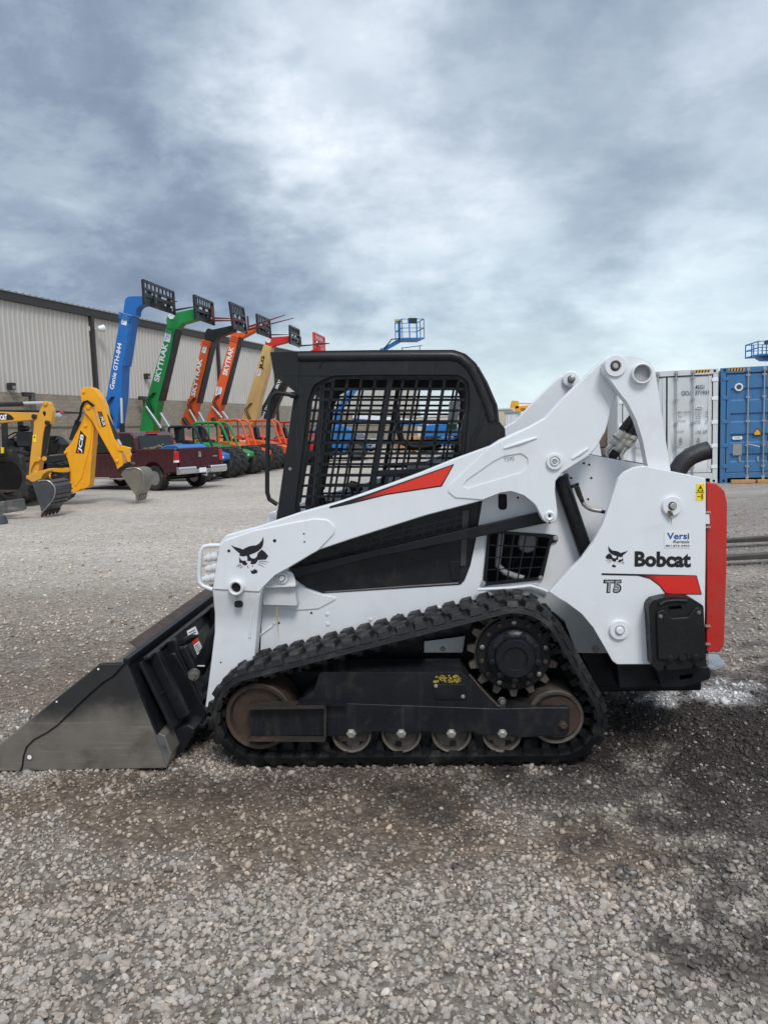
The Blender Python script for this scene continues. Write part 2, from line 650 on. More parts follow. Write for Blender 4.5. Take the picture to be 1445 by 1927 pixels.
def yard(x, y, stone=False):
    """what lies at (x, y): base colour, share covered by loose stones, darkness of the stones"""
    n = vnoise(x * .55, y * .55, 11, 5)
    n2 = vnoise(x * 1.7, y * 1.7, 23, 5)
    dirt = np.clip((n - .47) * 3.2, 0, 1) * .55
    dirt = np.maximum(dirt, blob(x, y, -.75, 3.12, 1.75, .48, -.08, .95) * .85)
    dirt = np.maximum(dirt, blob(x, y, -1.15, 2.55, .55, .22, .2, .9) * .7)
    dirt = np.maximum(dirt, blob(x, y, -.1, 2.62, .5, .12, -.1, .9) * .6)          # the strip worn bare in front of the bucket and track
    dirt = np.maximum(dirt, blob(x, y, .75, 2.72, .30, .30) * .8)
    dirt = np.maximum(dirt, blob(x, y, -.95, 1.95, .16, .10) * .9)
    dirt = np.maximum(dirt, blob(x, y, -2.4, 4.9, 1.7, .6, .1) * .62)
    dirt = np.maximum(dirt, blob(x, y, -2.2, 7.6, 2.6, .5, .05) * .55)
    dirt = np.maximum(dirt, blob(x, y, -3.6, 7.4, 3.4, 2.9, .1, .8) * .42)
    gravel = blob(x, y, .0, 1.75, 2.4, .85) * .9
    dirt = dirt * (1 - gravel * .8)
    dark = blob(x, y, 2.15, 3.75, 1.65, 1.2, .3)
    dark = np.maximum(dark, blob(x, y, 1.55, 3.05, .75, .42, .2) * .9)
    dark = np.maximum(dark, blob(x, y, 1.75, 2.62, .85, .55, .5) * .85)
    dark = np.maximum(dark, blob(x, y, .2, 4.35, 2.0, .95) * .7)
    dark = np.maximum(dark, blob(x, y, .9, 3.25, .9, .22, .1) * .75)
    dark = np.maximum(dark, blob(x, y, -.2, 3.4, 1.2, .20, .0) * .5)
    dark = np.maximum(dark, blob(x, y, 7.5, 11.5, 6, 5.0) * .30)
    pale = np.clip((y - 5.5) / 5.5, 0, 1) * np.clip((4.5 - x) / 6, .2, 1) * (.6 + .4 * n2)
    ds = dirt * (.72 if stone else 1.0)          # stones lying in the dirt stay greyer than the dirt itself
    c = G_GRAVEL[None, :] * (1 - ds[:, None]) + G_DIRT[None, :] * ds[:, None]
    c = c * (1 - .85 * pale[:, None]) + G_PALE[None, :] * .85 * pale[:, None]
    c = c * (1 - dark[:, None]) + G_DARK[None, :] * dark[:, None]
    band = vnoise(x * .25 + 40, y * .9, 77, 4)
    c = c * (.86 + .28 * band)[:, None]
    sp = blob(x, y, 1.80, 4.42, .36, .22, 0, .8, 41) * np.clip((vnoise(x * 8, y * 8, 61, 4) - .36) * 8, 0, 1)   # white paint spilt on the ground
    c = c * (1 - sp[:, None]) + np.array([.78, .79, .80])[None, :] * sp[:, None]
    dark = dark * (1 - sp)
    cover = np.clip(1.0 - .80 * dirt - .25 * pale, .08, 1)
    return c, cover, dark, dirt


def paint_attr(me, cols):
    a = me.color_attributes.new('tone', 'FLOAT_COLOR', 'POINT')
    a.data.foreach_set('color', np.concatenate([cols, np.ones((len(cols), 1))], 1).astype(np.float32).ravel())


def gravel_material(name, stones):
    m = bpy.data.materials.new(name)
    m.use_nodes = True
    t = NT(m.node_tree)
    out = t.n('ShaderNodeOutputMaterial')
    b = t.n('ShaderNodeBsdfPrincipled')
    t.l(b.outputs[0], out.inputs[0])
    at = t.n('ShaderNodeAttribute', attribute_name='tone')
    tc = t.n('ShaderNodeTexCoord').outputs['Object']
    if stones:
        n = t.noise(tc, 70, 4, .6)
        c = t.mix(t.mrange(n.outputs[0], .3, .7), (.78, .77, .76), (1.16, 1.15, 1.14))
        c = t.mix(1.0, at.outputs['Color'], c, 'MULTIPLY')
        n2 = t.noise(tc, 260, 3, .6)
        bp = t.n('ShaderNodeBump')
        bp.inputs['Strength'].default_value = .5
        bp.inputs['Distance'].default_value = .004
        t.l(n2.outputs[0], bp.inputs['Height'])
    else:
        v1 = t.n('ShaderNodeTexVoronoi', feature='F1')
        v1.inputs['Scale'].default_value = 46
        wn = t.noise(tc, 30, 3, .6)
        w = t.vmath('SCALE', wn.outputs['Color'])
        w.inputs[3].default_value = .03
        wc = t.vmath('ADD', tc, w.outputs[0]).outputs[0]
        t.l(wc, v1.inputs['Vector'])
        sep = t.n('ShaderNodeSeparateColor')
        t.l(v1.outputs['Color'], sep.inputs[0])
        cell = t.mrange(sep.outputs[0], 0, 1, .66, 1.28)
        edge = t.mrange(v1.outputs['Distance'], .25, .75, 1.0, .62)
        n = t.noise(tc, 5, 10, .72)
        nn = t.mrange(n.outputs[0], .28, .72, .74, 1.24)
        f = t.math('MULTIPLY', t.math('MULTIPLY', cell, edge), nn)
        sc = t.vmath('SCALE', at.outputs['Color'])
        t.l(f, sc.inputs[3])
        nb = t.noise(tc, .8, 6, .6)
        c = t.mix(t.mrange(nb.outputs[0], .5, .7, 0, .35, True), sc.outputs[0], t.mix(1.0, sc.outputs[0], (.92, .86, .80), 'MULTIPLY'))
        hgt = t.math('ADD', t.math('MULTIPLY', edge, 1.0), t.math('MULTIPLY', n.outputs[0], 1.2))
        bp = t.n('ShaderNodeBump')
        bp.inputs['Strength'].default_value = .6
        bp.inputs['Distance'].default_value = .012
        t.l(hgt, bp.inputs['Height'])
    t.l(bp.outputs[0], b.inputs['Normal'])
    t.l(c, b.inputs['Base Color'])
    b.inputs['Roughness'].default_value = .85
    b.inputs['Specular IOR Level'].default_value = .25
    return m


def ground_z(x, y):
    near = np.clip((10 - y) / 4, 0, 1)
    return (vnoise(x * 1.3 + 9, y * 1.3, 5, 4) - .5) * .030 * near - .004


def build_ground():
    s = np.linspace(-1, 1, 321)
    xs = 4.5 * s + np.sign(s) * np.abs(s) ** 7 * 1800
    t = np.linspace(0, 1, 361)
    ys = -6 + 30 * t + t ** 9 * 2500
    X, Y = np.meshgrid(xs, ys)
    x, y = X.ravel(), Y.ravel()
    z = ground_z(x, y)
    nx, ny = len(xs), len(ys)
    i = (np.arange(ny - 1)[:, None] * nx + np.arange(nx - 1)[None, :]).ravel()
    faces = np.stack([i, i + 1, i + nx + 1, i + nx], 1).astype(np.int32)
    me = bpy.data.meshes.new('gravel_yard')
    me.vertices.add(len(x))
    me.vertices.foreach_set('co', np.stack([x, y, z], 1).astype(np.float32).ravel())
    me.loops.add(faces.size)
    me.loops.foreach_set('vertex_index', faces.ravel())
    me.polygons.add(len(faces))
    me.polygons.foreach_set('loop_start', (np.arange(len(faces)) * 4).astype(np.int32))
    me.update(calc_edges=True)
    me.polygons.foreach_set('use_smooth', [True] * len(faces))
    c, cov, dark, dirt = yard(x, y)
    near = np.clip((9 - y) / 3, 0, 1)[:, None]
    c = c * (1 - near * .34)                      # finer, browner grit between the near stones, with the gaps' shade painted in
    c = c * (1 - near * .4) + c * np.array([1.0, .90, .80])[None, :] * near * .4
    paint_attr(me, c)
    me.materials.append(gravel_material('gravel_grit', False))
    o = bpy.data.objects.new('gravel_yard', me)
    COL.objects.link(o)
    tag(o, kind='structure')


def ico(sub):
    bm = bmesh.new()
    bmesh.ops.create_icosphere(bm, subdivisions=sub, radius=1.0)
    v = np.array([q.co[:] for q in bm.verts])
    f = np.array([[q.index for q in p.verts] for p in bm.faces])
    bm.free()
    return v, f


def scatter(name, n_per, ylim, rmin, rmax, kind, seed, sink, spread=.78):
    rng = np.random.default_rng(seed)
    y0, y1 = ylim
    area = spread * (y1 * y1 - y0 * y0) + 1.6 * (y1 - y0)
    N = int(area * n_per)
    y = np.sqrt(rng.random(N) * (y1 * y1 - y0 * y0) + y0 * y0)
    x = (rng.random(N) * 2 - 1) * (spread * y + .8)
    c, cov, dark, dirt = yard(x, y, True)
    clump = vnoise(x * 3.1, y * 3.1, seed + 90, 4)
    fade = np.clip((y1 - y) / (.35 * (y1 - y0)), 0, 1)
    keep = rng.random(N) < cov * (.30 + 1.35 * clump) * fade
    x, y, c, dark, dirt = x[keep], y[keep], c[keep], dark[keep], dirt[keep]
    N = len(x)
    if kind == 'grit':
        tv = np.array([(1, 0, 0), (-1, 0, 0), (0, 1, 0), (0, -1, 0), (0, 0, 1), (0, 0, -1)], float)
        tf = np.array([(0, 2, 4), (2, 1, 4), (1, 3, 4), (3, 0, 4), (2, 0, 5), (1, 2, 5), (3, 1, 5), (0, 3, 5)])
        nt = 6
    elif kind == 'near':
        tv, tf = ico(2)
        nt = 14
    else:
        tv, tf = ico(1)
        nt = 12
    temps = []
    for k in range(nt):
        v = tv.copy()
        # cut by a few random planes: crushed stone has flat faces
        for _ in range(9 if kind == 'near' else 4):
            d = rng.normal(size=3)
            d /= np.linalg.norm(d)
            lim = .52 + .34 * rng.random()
            e = v @ d - lim
            v = v - np.where(e > 0, e * .92, 0)[:, None] * d[None, :]
        v += rng.normal(size=v.shape) * (.03 if kind == 'near' else .09)
        temps.append(v)
    temps = np.array(temps)
    ti = rng.integers(0, nt, N)
    r = rmin + (rmax - rmin) * rng.random(N) ** 2.0
    r = r * np.where(dark > .5, .88, 1.0) * np.where(rng.random(N) < .035, 1.5, 1.0)
    sc = np.stack([r * (.9 + .5 * rng.random(N)), r * (.7 + .4 * rng.random(N)), r * (.50 + .35 * rng.random(N))], 1)
    a, b = rng.random(N) * 2 * PI, rng.normal(size=N) * .38
    b2 = rng.normal(size=N) * .38
    v = temps[ti] * sc[:, None, :]
    ca, sa, cb, sb, cc, ss = np.cos(a), np.sin(a), np.cos(b), np.sin(b), np.cos(b2), np.sin(b2)
    vx, vy, vz = v[..., 0], v[..., 1], v[..., 2]
    vy, vz = vy * cb[:, None] - vz * sb[:, None], vy * sb[:, None] + vz * cb[:, None]
    vx, vz = vx * cc[:, None] - vz * ss[:, None], vx * ss[:, None] + vz * cc[:, None]
    vx, vy = vx * ca[:, None] - vy * sa[:, None], vx * sa[:, None] + vy * ca[:, None]
    z = ground_z(x, y) + sc[:, 2] * (sink + .5 * rng.random(N))
    P = np.stack([vx + x[:, None], vy + y[:, None], vz + z[:, None]], -1).reshape(-1, 3)
    nv = tv.shape[0]
    F = (tf[None] + (np.arange(N) * nv)[:, None, None]).reshape(-1, 3).astype(np.int32)
    # each stone its own tone
    lum = np.clip(rng.normal(.97, .17, N), .42, 1.5)
    odd = rng.random(N)
    lum = np.where(odd < .05, lum * .48, np.where(odd > .965, lum * 1.35, lum))
    warm = rng.normal(.012, .026, N)
    col = c * lum[:, None] * np.stack([1 + warm, np.ones(N), 1 - warm * 1.1], 1) * (1.04 + .22 * dirt)[:, None]
    col = np.where((dark > .4)[:, None] & (odd > .93)[:, None], np.array(srgb('#8f8a84'))[None, :] * lum[:, None], col)
    me = bpy.data.meshes.new(name)
    me.vertices.add(len(P))
    me.vertices.foreach_set('co', P.astype(np.float32).ravel())
    me.loops.add(F.size)
    me.loops.foreach_set('vertex_index', F.ravel())
    me.polygons.add(len(F))
    me.polygons.foreach_set('loop_start', (np.arange(len(F)) * 3).astype(np.int32))
    me.update(calc_edges=True)
    if kind == 'near':
        me.polygons.foreach_set('use_smooth', [True] * len(F))
        me.set_sharp_from_angle(angle=rad(24))
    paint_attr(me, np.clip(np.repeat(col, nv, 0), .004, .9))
    me.materials.append(STONE)
    o = bpy.data.objects.new(name, me)
    COL.objects.link(o)
    tag(o, kind='stuff')
    return len(F)


STONE = gravel_material('gravel_stone', True)
build_ground()
_tri = scatter('loose_gravel', 3700, (1.45, 2.75), .006, .0158, 'near', 5, .12)
_tri += scatter('loose_gravel', 2000, (2.25, 4.4), .006, .0155, 'mid', 15, .12)
_tri += scatter('loose_gravel', 420, (3.2, 8.5), .007, .018, 'mid', 6, .2)
_tri += scatter('loose_gravel', 70, (5.5, 15), .009, .022, 'mid', 8, .2)
_tri += scatter('gravel_grit', 3000, (1.45, 5.2), .004, .011, 'grit', 7, .2)
print('stone triangles', _tri)

# ------------------------------------------------------------------ the compact track loader
def cat_emblem(fr, quad, y, parent, flip=False):
    """the cat head emblem: outlines in a 1445 x 1365 drawing mapped into the quad bl, br, tl (local x, z)"""
    A = [
        [(90, 370), (210, 430), (310, 455), (400, 480), (455, 510), (560, 450), (680, 405), (800, 385), (870, 385), (960, 335), (1050, 240), (1098, 120), (1112, 220), (1100, 350), (1060, 450), (960, 545), (850, 605), (700, 660), (600, 690), (480, 720), (390, 705), (345, 680), (370, 635), (260, 550), (160, 460)],
        [(580, 690), (660, 670), (690, 735), (760, 785), (850, 775), (905, 715), (925, 625), (990, 560), (1050, 510), (1150, 580), (1260, 705), (1185, 815), (1060, 820), (930, 830), (905, 890), (850, 945), (760, 960), (690, 935), (730, 860), (600, 860), (605, 760)],
        [(345, 725), (385, 800), (430, 845), (500, 850), (560, 845), (560, 890), (615, 945), (560, 985), (500, 990), (450, 955), (430, 915), (350, 918)],
        [(700, 1140), (760, 1155), (800, 1130), (828, 1080), (845, 1120), (900, 1125), (925, 1210), (850, 1245), (745, 1253), (720, 1200)],
        [(590, 1005), (610, 1000), (650, 1080), (625, 1070)], [(745, 990), (775, 990), (785, 1045), (765, 1035)],
        [(960, 870), (1080, 853), (1200, 875), (1300, 910), (1200, 890), (1080, 870), (960, 882)], [(950, 905), (1080, 915), (1240, 990), (1080, 930), (950, 915)], [(930, 945), (1050, 990), (1170, 1070), (1040, 1005), (930, 958)],
        [(250, 1060), (300, 990), (400, 940), (405, 955), (320, 1000)], [(305, 1080), (345, 1020), (420, 980), (425, 993), (350, 1035)], [(355, 1110), (400, 1050), (465, 1012), (468, 1022), (410, 1065)],
    ]
    bl, br, tl = (Vector(q) for q in quad)
    m = MB()
    for poly in A:
        pts = []
        for a, b in poly:
            u, v = (a - 90) / 1210, 1 - (b - 120) / 1135
            if flip:
                u = 1 - u
            q = bl + (br - bl) * u + (tl - bl) * v
            pts.append((q.x, q.y))
        tris = tessellate_polygon([[Vector((p[0], p[1], 0)) for p in pts]])
        m.add([(p[0], y, p[1]) for p in pts], [tuple(t) for t in tris])
    return m.build('cat_head_emblem', DECAL_BLACK, parent)


def fade_red(name, x0, x1, a, b):
    m = bpy.data.materials.new(name)
    m.use_nodes = True
    t = NT(m.node_tree)
    out = t.n('ShaderNodeOutputMaterial')
    bs = t.n('ShaderNodeBsdfPrincipled')
    t.l(bs.outputs[0], out.inputs[0])
    sx = t.n('ShaderNodeSeparateXYZ')
    t.l(t.n('ShaderNodeTexCoord').outputs['Object'], sx.inputs[0])
    t.l(t.mix(t.mrange(sx.outputs[0], x0, x1, 0, 1, True), a, b), bs.inputs['Base Color'])
    bs.inputs['Roughness'].default_value = .4
    return m


def versi_sticker(bl, br, tl, parent, y=None, full=False, off=None):
    """white rental sticker: blue name over black words; corners local x-z at y, or 3D corners with an offset"""
    if y is not None:
        bl, br, tl = (Vector((q[0], y, q[1])) for q in (bl, br, tl))
        n = Vector((0, -1, 0))
    else:
        bl, br, tl = Vector(bl), Vector(br), Vector(tl)
        n = (br - bl).cross(tl - bl).normalized()
        bl, br, tl = bl + n * .004, br + n * .004, tl + n * .004
    U, V = br - bl, tl - bl
    m = MB()
    m.hexa([bl, br, br + V, tl], [q + n * .001 for q in (bl, br, br + V, tl)])
    st = m.build('rental_sticker', DECAL_WHITE, parent)
    q = lambda a, b: bl + U * a + V * b + n * .0025
    lettering3('Versi', q(.1, .52), q(.95, .52), q(.1, .92), DECAL_BLUE, st, 'name_print', .02)
    lettering3('Rentals', q(.32, .28), q(.94, .28), q(.36, .46), DECAL_BLACK, st, 'word_print', .01)
    if full:
        lettering3('801.875.2903', q(.05, .07), q(.96, .07), q(.05, .18), DECAL_BLACK, st, 'number_print', .012)
    return st


LD = Frame(ground_at(722, 1443), rad(-3.7))
WID = 1.70
loader = thing('compact_track_loader', 'white compact track loader with black cage cab and grey bucket, nearest in the yard', 'track loader', (LD.o.x, LD.o.y, -.004), LD.h)
P = LD.p


def far(y):
    return WID - y


def belt_path():
    c1, r1 = P(487, 1348, .02), None
    c3 = P(1050, 1350, .02)
    c2 = P(966, 1229, .05)
    r1, r3 = c1[1] + .004, c3[1] + .004
    r2 = .262
    pts = []
    for c, r in ((c1, r1), (c2, r2), (c3, r3)):
        pts += circle(c, r, 72)
    pts = sorted(set((round(a, 5), round(b, 5)) for a, b in pts))
    def cross(o, a, b):
        return (a[0] - o[0]) * (b[1] - o[1]) - (a[1] - o[1]) * (b[0] - o[0])
    lo, up = [], []
    for p in pts:
        while len(lo) >= 2 and cross(lo[-2], lo[-1], p) <= 0:
            lo.pop()
        lo.append(p)
    for p in reversed(pts):
        while len(up) >= 2 and cross(up[-2], up[-1], p) <= 0:
            up.pop()
        up.append(p)
    return lo[:-1] + up[:-1]


def resample(path, n):
    P_ = [Vector(p) for p in path] + [Vector(path[0])]
    L = [0]
    for a, b in zip(P_, P_[1:]):
        L.append(L[-1] + (b - a).length)
    out, j = [], 0
    for k in range(n):
        s = L[-1] * k / n
        while L[j + 1] < s:
            j += 1
        f = (s - L[j]) / max(1e-9, L[j + 1] - L[j])
        out.append(P_[j].lerp(P_[j + 1], f))
    return out, L[-1]


def build_track(y0, y1, name):
    raw = belt_path()
    _, per = resample(raw, 10)
    nl = int(round(per / .088))
    sub = 6
    C, _ = resample(raw, nl * sub)
    n = len(C)
    nor = []
    for i in range(n):
        t = (C[(i + 1) % n] - C[i - 1]).normalized()
        nor.append(Vector((t.y, -t.x)))
    m = MB()
    LUG, TH = .023, .032
    # belt: a band whose outer face sits LUG inside the hull
    ring = []
    for i in range(n):
        o_, i_ = C[i] - nor[i] * LUG, C[i] - nor[i] * (LUG + TH)
        ring.append(((o_.x, y0 + .012, o_.y), (o_.x, y1 - .012, o_.y), (i_.x, y1, i_.y), (i_.x, y0, i_.y)))
    vs = [q for r in ring for q in r]
    fs = []
    for i in range(n):
        a, b = i * 4, ((i + 1) % n) * 4
        for k in range(4):
            fs.append((a + k, a + (k + 1) % 4, b + (k + 1) % 4, b + k))
    m.add(vs, fs)
    # tread blocks, two staggered rows, and an edge nub
    def block(s, ln, ya, yb, slant=.0, h=LUG):
        i0 = s % n
        def pt(i, f, hh):
            i = i % n
            c = C[i].lerp(C[(i + 1) % n], f)
            return c - nor[i] * (LUG - hh)
        a0, a1 = pt(i0, 0, -.004), pt(i0 + ln, 0, -.004)
        b0, b1 = pt(i0, .42, h), pt(i0 + ln - 1, .58, h)
        if slant:
            a2, a3, b2, b3 = pt(i0 + slant, 0, -.004), pt(i0 + ln + slant, 0, -.004), pt(i0 + slant, .42, h), pt(i0 + ln + slant - 1, .58, h)
        else:
            a2, a3, b2, b3 = a0, a1, b0, b1
        m.hexa([(a0.x, ya, a0.y), (a1.x, ya, a1.y), (a3.x, yb, a3.y), (a2.x, yb, a2.y)],
               [(b0.x, ya + .012, b0.y), (b1.x, ya + .012, b1.y), (b3.x, yb - .012, b3.y), (b2.x, yb - .012, b2.y)])
    w = y1 - y0
    for k in range(nl):
        s = k * sub
        block(s, 4, y0 + .004, y0 + w * .30, 1)
        block(s + 1, 4, y0 + w * .30, y0 + w * .52, -1, LUG * .85)
        block(s + 3, 4, y0 + w * .50, y0 + w * .74, 1, LUG * .85)
        block(s + 3, 4, y0 + w * .74, y1 - .004, -1)
    belt = m.build(name, RUBBER, loader, bevel=0)
    # drive lugs on the inside
    m = MB()
    for k in range(nl):
        i = k * sub
        t = (C[(i + 2) % n] - C[i - 2]).normalized()
        b = C[i] - nor[i] * (LUG + TH - .004)
        for ya, yb in ((y0 + .075, y0 + .115), (y1 - .115, y1 - .075)):
            q = [b - t * .022, b + t * .022]
            top = [b - t * .013 - nor[i] * .05, b + t * .013 - nor[i] * .05]
            m.hexa([(q[0].x, ya, q[0].y), (q[1].x, ya, q[1].y), (q[1].x, yb, q[1].y), (q[0].x, yb, q[0].y)],
                   [(top[0].x, ya + .006, top[0].y), (top[1].x, ya + .006, top[1].y), (top[1].x, yb - .006, top[1].y), (top[0].x, yb - .006, top[0].y)])
        m.hexa([(q_.x, ya_, q_.y) for q_, ya_ in ((b - t * .03, y0 + .004), (b + t * .03, y0 + .004), (b + t * .03, y0 + .05), (b - t * .03, y0 + .05))],
               [(q_.x - nor[i].x * .016, ya_, q_.y - nor[i].y * .016) for q_, ya_ in ((b - t * .022, y0 + .006), (b + t * .022, y0 + .006), (b + t * .022, y0 + .048), (b - t * .022, y0 + .048))])
    m.build('drive_lug_row', RUBBER, belt, kind='stuff')
    return belt


build_track(0.0, .32, 'track_belt')
build_track(far(.32), far(0), 'track_belt')


def wheel_disc(name, px, py, y0, y1, rpx, mat, dish=.02, hub=.35, seg=40):
    c = P(px, py, y0)
    r = LD.r(rpx, px, py, y0)
    m = MB()
    prof = [(.0001, dish), (r * hub, dish), (r * hub * 1.08, dish + .012), (r * .80, dish + .006), (r * .86, .004), (r * .96, 0), (r, .008), (r, y1 - y0 - .008), (r * .96, y1 - y0), (.0001, y1 - y0 - .01)]
    m.lathe((c[0], y0, c[1]), (0, 1, 0), prof, seg)
    return m.build(name, mat, loader, sharp=30), c, r


def bolt(px, py, y, rpx, parent, mat, h=.012, hexa=True, name='bolt'):
    c = P(px, py, y)
    r = LD.r(rpx, px, py, y)
    m = MB()
    m.lathe((c[0], y + .002, c[1]), (0, -1, 0), [(r * 1.35, 0), (r * 1.35, .004), (r, .004), (r, h), (r * .82, h + .003)], 12 if not hexa else 6)
    return m.build(name, mat, parent)


# rollers, idlers, sprocket on both sides (the far side's mostly stay hidden behind the near track)
for X in (661, 755, 849, 944):
    wheel_disc('track_roller', X, 1379, .045, .29, 38.5, ROLLER, .03, .3)
fi, _, _ = wheel_disc('front_idler', 487, 1348, .05, .28, 64, RUSTY, .025, .30, 48)
ri, _, _ = wheel_disc('rear_idler', 1046, 1349, .06, .28, 53, ROLLER, .02, .3, 48)
c_in = P(1060, 1352, .03)
MB().lathe((c_in[0] - .02, .057, c_in[1]), (0, 1, 0), [(.085, .003), (.10, 0), (.10, .004)], 30).build('wear_ring', RUSTY, ri)
# sprocket
sc = P(966, 1229, .10)
m = MB()
pts = []
NT_ = 15
rt, rb = LD.r(88, 966, 1229, .1), LD.r(74, 966, 1229, .1)
for k in range(NT_):
    a = 2 * PI * k / NT_ + .1
    for da, rr in ((-.21, rb), (-.12, rb * 1.0), (-.06, rt), (.06, rt), (.12, rb), (.17, rb * .975)):
        pts.append((sc[0] + rr * math.cos(a + da), sc[1] + rr * math.sin(a + da)))
m.prism(pts, .125, .165)
sp = m.build('drive_sprocket', ROLLER, loader, bevel=.003)
m = MB()
R1 = LD.r(71, 966, 1229, .1)
m.lathe((sc[0], .085, sc[1]), (0, 1, 0), [(R1 * .74, 0), (R1 * .74, .012), (R1 * .97, .014), (R1, .02), (R1, .045)], 48)
m.build('sprocket_flange', BLACK, sp)
m = MB()
R2 = R1 * .73
m.lathe((sc[0], .012, sc[1]), (0, 1, 0), [(.0001, .012), (R2 * .40, .011), (R2 * .44, .003), (R2 * .68, .003), (R2 * .73, .010), (R2 * .76, .026), (R2 * .92, .032), (R2, .045), (R2, .09)], 48)
for k in range(9):
    a = 2 * PI * k / 9 + .5
    q = (sc[0] + R2 * .83 * math.cos(a), .05, sc[1] + R2 * .83 * math.sin(a))
    m.lathe(q, (0, -1, 0), [(.016, 0), (.016, .024), (.011, .026)], 10)
m.build('hub_cap', BLACK, sp)
for k in range(14):
    a = 2 * PI * k / 14 + .2
    m = MB()
    m.lathe((sc[0] + R1 * .86 * math.cos(a), .099, sc[1] + R1 * .86 * math.sin(a)), (0, -1, 0), [(.0125, 0), (.0125, .012), (.009, .014)], 6)
    m.build('bolt', RUSTY if k % 3 else STEEL, sp)

# undercarriage frame
m = MB()
m.prism(LD.out([(616, 1326, 3), (645, 1322, 3), (935, 1332, 8), (1010, 1330), (1072, 1330, 6), (1070, 1383, 10), (1020, 1384), (985, 1387, 6), (945, 1382, 4), (905, 1382, 4), (890, 1376, 6), (875, 1376, 6), (850, 1384, 6), (815, 1377, 6), (790, 1375, 6), (756, 1385, 6), (725, 1376, 6), (700, 1376, 6), (663, 1386, 6), (640, 1383, 3), (616, 1385, 3)], .022), .022, .26)
tf = m.build('track_frame', FRAME, loader, bevel=.004)
m = MB()
m.prism(LD.out([(601, 1264, 8), (870, 1263, 5), (886, 1278, 8), (940, 1331, 4), (640, 1323, 2), (565, 1316, 2), (592, 1296, 10)], .05), .05, .27)
m.build('upper_beam', FRAME, tf, bevel=.006)
m = MB()
m.prism(LD.out([(471, 1328, 2), (611, 1326, 2), (609, 1383, 2), (471, 1384, 2)], .012), .012, .06)
m.build('tension_arm', FRAME, tf, bevel=.004)
m = MB()
for a, b in (((468, 1326), (614, 1324)), ((468, 1385), (614, 1386))):
    qa, qb = LD.at(*a, .012), LD.at(*b, .012)
    m.beam(qa, qb, .09, .009)
qa, qb = LD.at(612, 1326, .010), LD.at(612, 1384, .010)
m.beam(qa, qb, .02, .012, (1, 0, 0))
m.build('arm_flange', M('rusty_frame', (.030, .023, .019), .6, .1, var=.3, dirt=(.11, .06, .04), da=.7, ds=10, bump=.2), tf)
MB().prism(LD.out([(528, 1264), (612, 1262), (612, 1330), (528, 1332)], .3), .30, .36).build('gap_filler', FRAME, tf)  # black filler block added so the gap by the idler reads dark
qa, qb = LD.at(562, 1318, .03), LD.at(655, 1320, .03)
MB().beam(qa, qb, .08, .011).build('frame_ledge', BLACK, tf)
m = MB()
m.tube([LD.at(882, 1268, .06), LD.at(905, 1295, .06), LD.at(935, 1326, .06), LD.at(952, 1332, .06), LD.at(1068, 1332, .06)], .007, 6)
m.build('frame_rib', RUSTY, tf)
m = MB()
m.prism(LD.out([(815, 1286, 5), (876, 1286, 5), (877, 1315, 6), (818, 1314, 8)], .05), .044, .052)
ip = m.build('inspection_plate', BLACK, tf, bevel=.002)
for q in ((820, 1289), (871, 1309)):
    bolt(*q, .044, 3, ip, ZINC, .006)
for X, Y in ((661, 1379), (755, 1379), (849, 1379), (945, 1379), (1059, 1363)):
    bolt(X, Y, .02, 7, tf, ZINC if X != 1059 else RUSTY, .016, name='axle_bolt')
bolt(944, 1317, .11, 6, tf, STEEL, .03, name='axle_bolt')
c = P(800, 1350, .02)
MB().lathe((c[0], .020, c[1]), (0, 1, 0), [(.0175, 0), (.0175, .0015)], 16).build('frame_hole', HOLE, tf)
# worn yellow print on the beam
m = MB()
rnd = random.Random(3)
for k in range(46):          # what is left of a worn off yellow print: chips and flecks, no longer readable
    a_, b_ = 817 + rnd.random() * 50, 1270 + rnd.random() * 12
    q_ = P(a_, b_, .048)
    w_, h_ = .003 + .006 * rnd.random(), .002 + .005 * rnd.random()
    m.add([(q_[0] - w_, .0485, q_[1] - h_ * rnd.random()), (q_[0] + w_ * rnd.random(), .0485, q_[1] - h_), (q_[0] + w_, .0485, q_[1] + h_ * rnd.random()), (q_[0] - w_ * rnd.random(), .0485, q_[1] + h_)], [(0, 1, 2, 3)])
m.build('worn_yellow_print', M('worn_yellow', srgb('#a8922a'), .6, var=.4, vs=60), tf)
# recess plate glimpsed between track and frame
m = MB()
m.prism(LD.out([(798, 1205), (875, 1195), (870, 1226), (798, 1226)], .345), .335, .345)
m.build('drive_mount_plate', WHITE_DIRTY, loader, bevel=.003)
bolt(833, 1219, .335, 4, loader, STEEL, name='mount_bolt')

# ---- main body
BODY_Y = .34
body_hole = LD.out([(918, 998, 6), (1038, 1008, 4), (1015, 1089, 6), (908, 1099, 6)], BODY_Y)
m = MB()
MB().box((P(466, 1200, .42)[0], .40, P(480, 1262, .42)[1]), (P(560, 1200, .42)[0], .44, P(480, 1112, .42)[1])).build('dark_backing', BLACK, loader)  # dark plate added behind the arm foot so the gap reads as shade
m.prism(LD.out([(484, 1300), (490, 1225), (495, 1118, 3), (508, 1106), (556, 1092), (575, 1106, 10), (606, 1117, 8), (640, 1115), (866, 1101, 8), (874, 1092, 8), (885, 1063), (894, 1021), (909, 935), (960, 868), (1115, 855), (1213, 873), (1320, 905), (1320, 1226), (1084, 1226), (1062, 1170), (1040, 1150), (1010, 1130), (900, 1140), (700, 1190), (560, 1222), (484, 1290)], BODY_Y), BODY_Y, .37, [body_hole])
body = m.build('body_side', WHITE, loader)
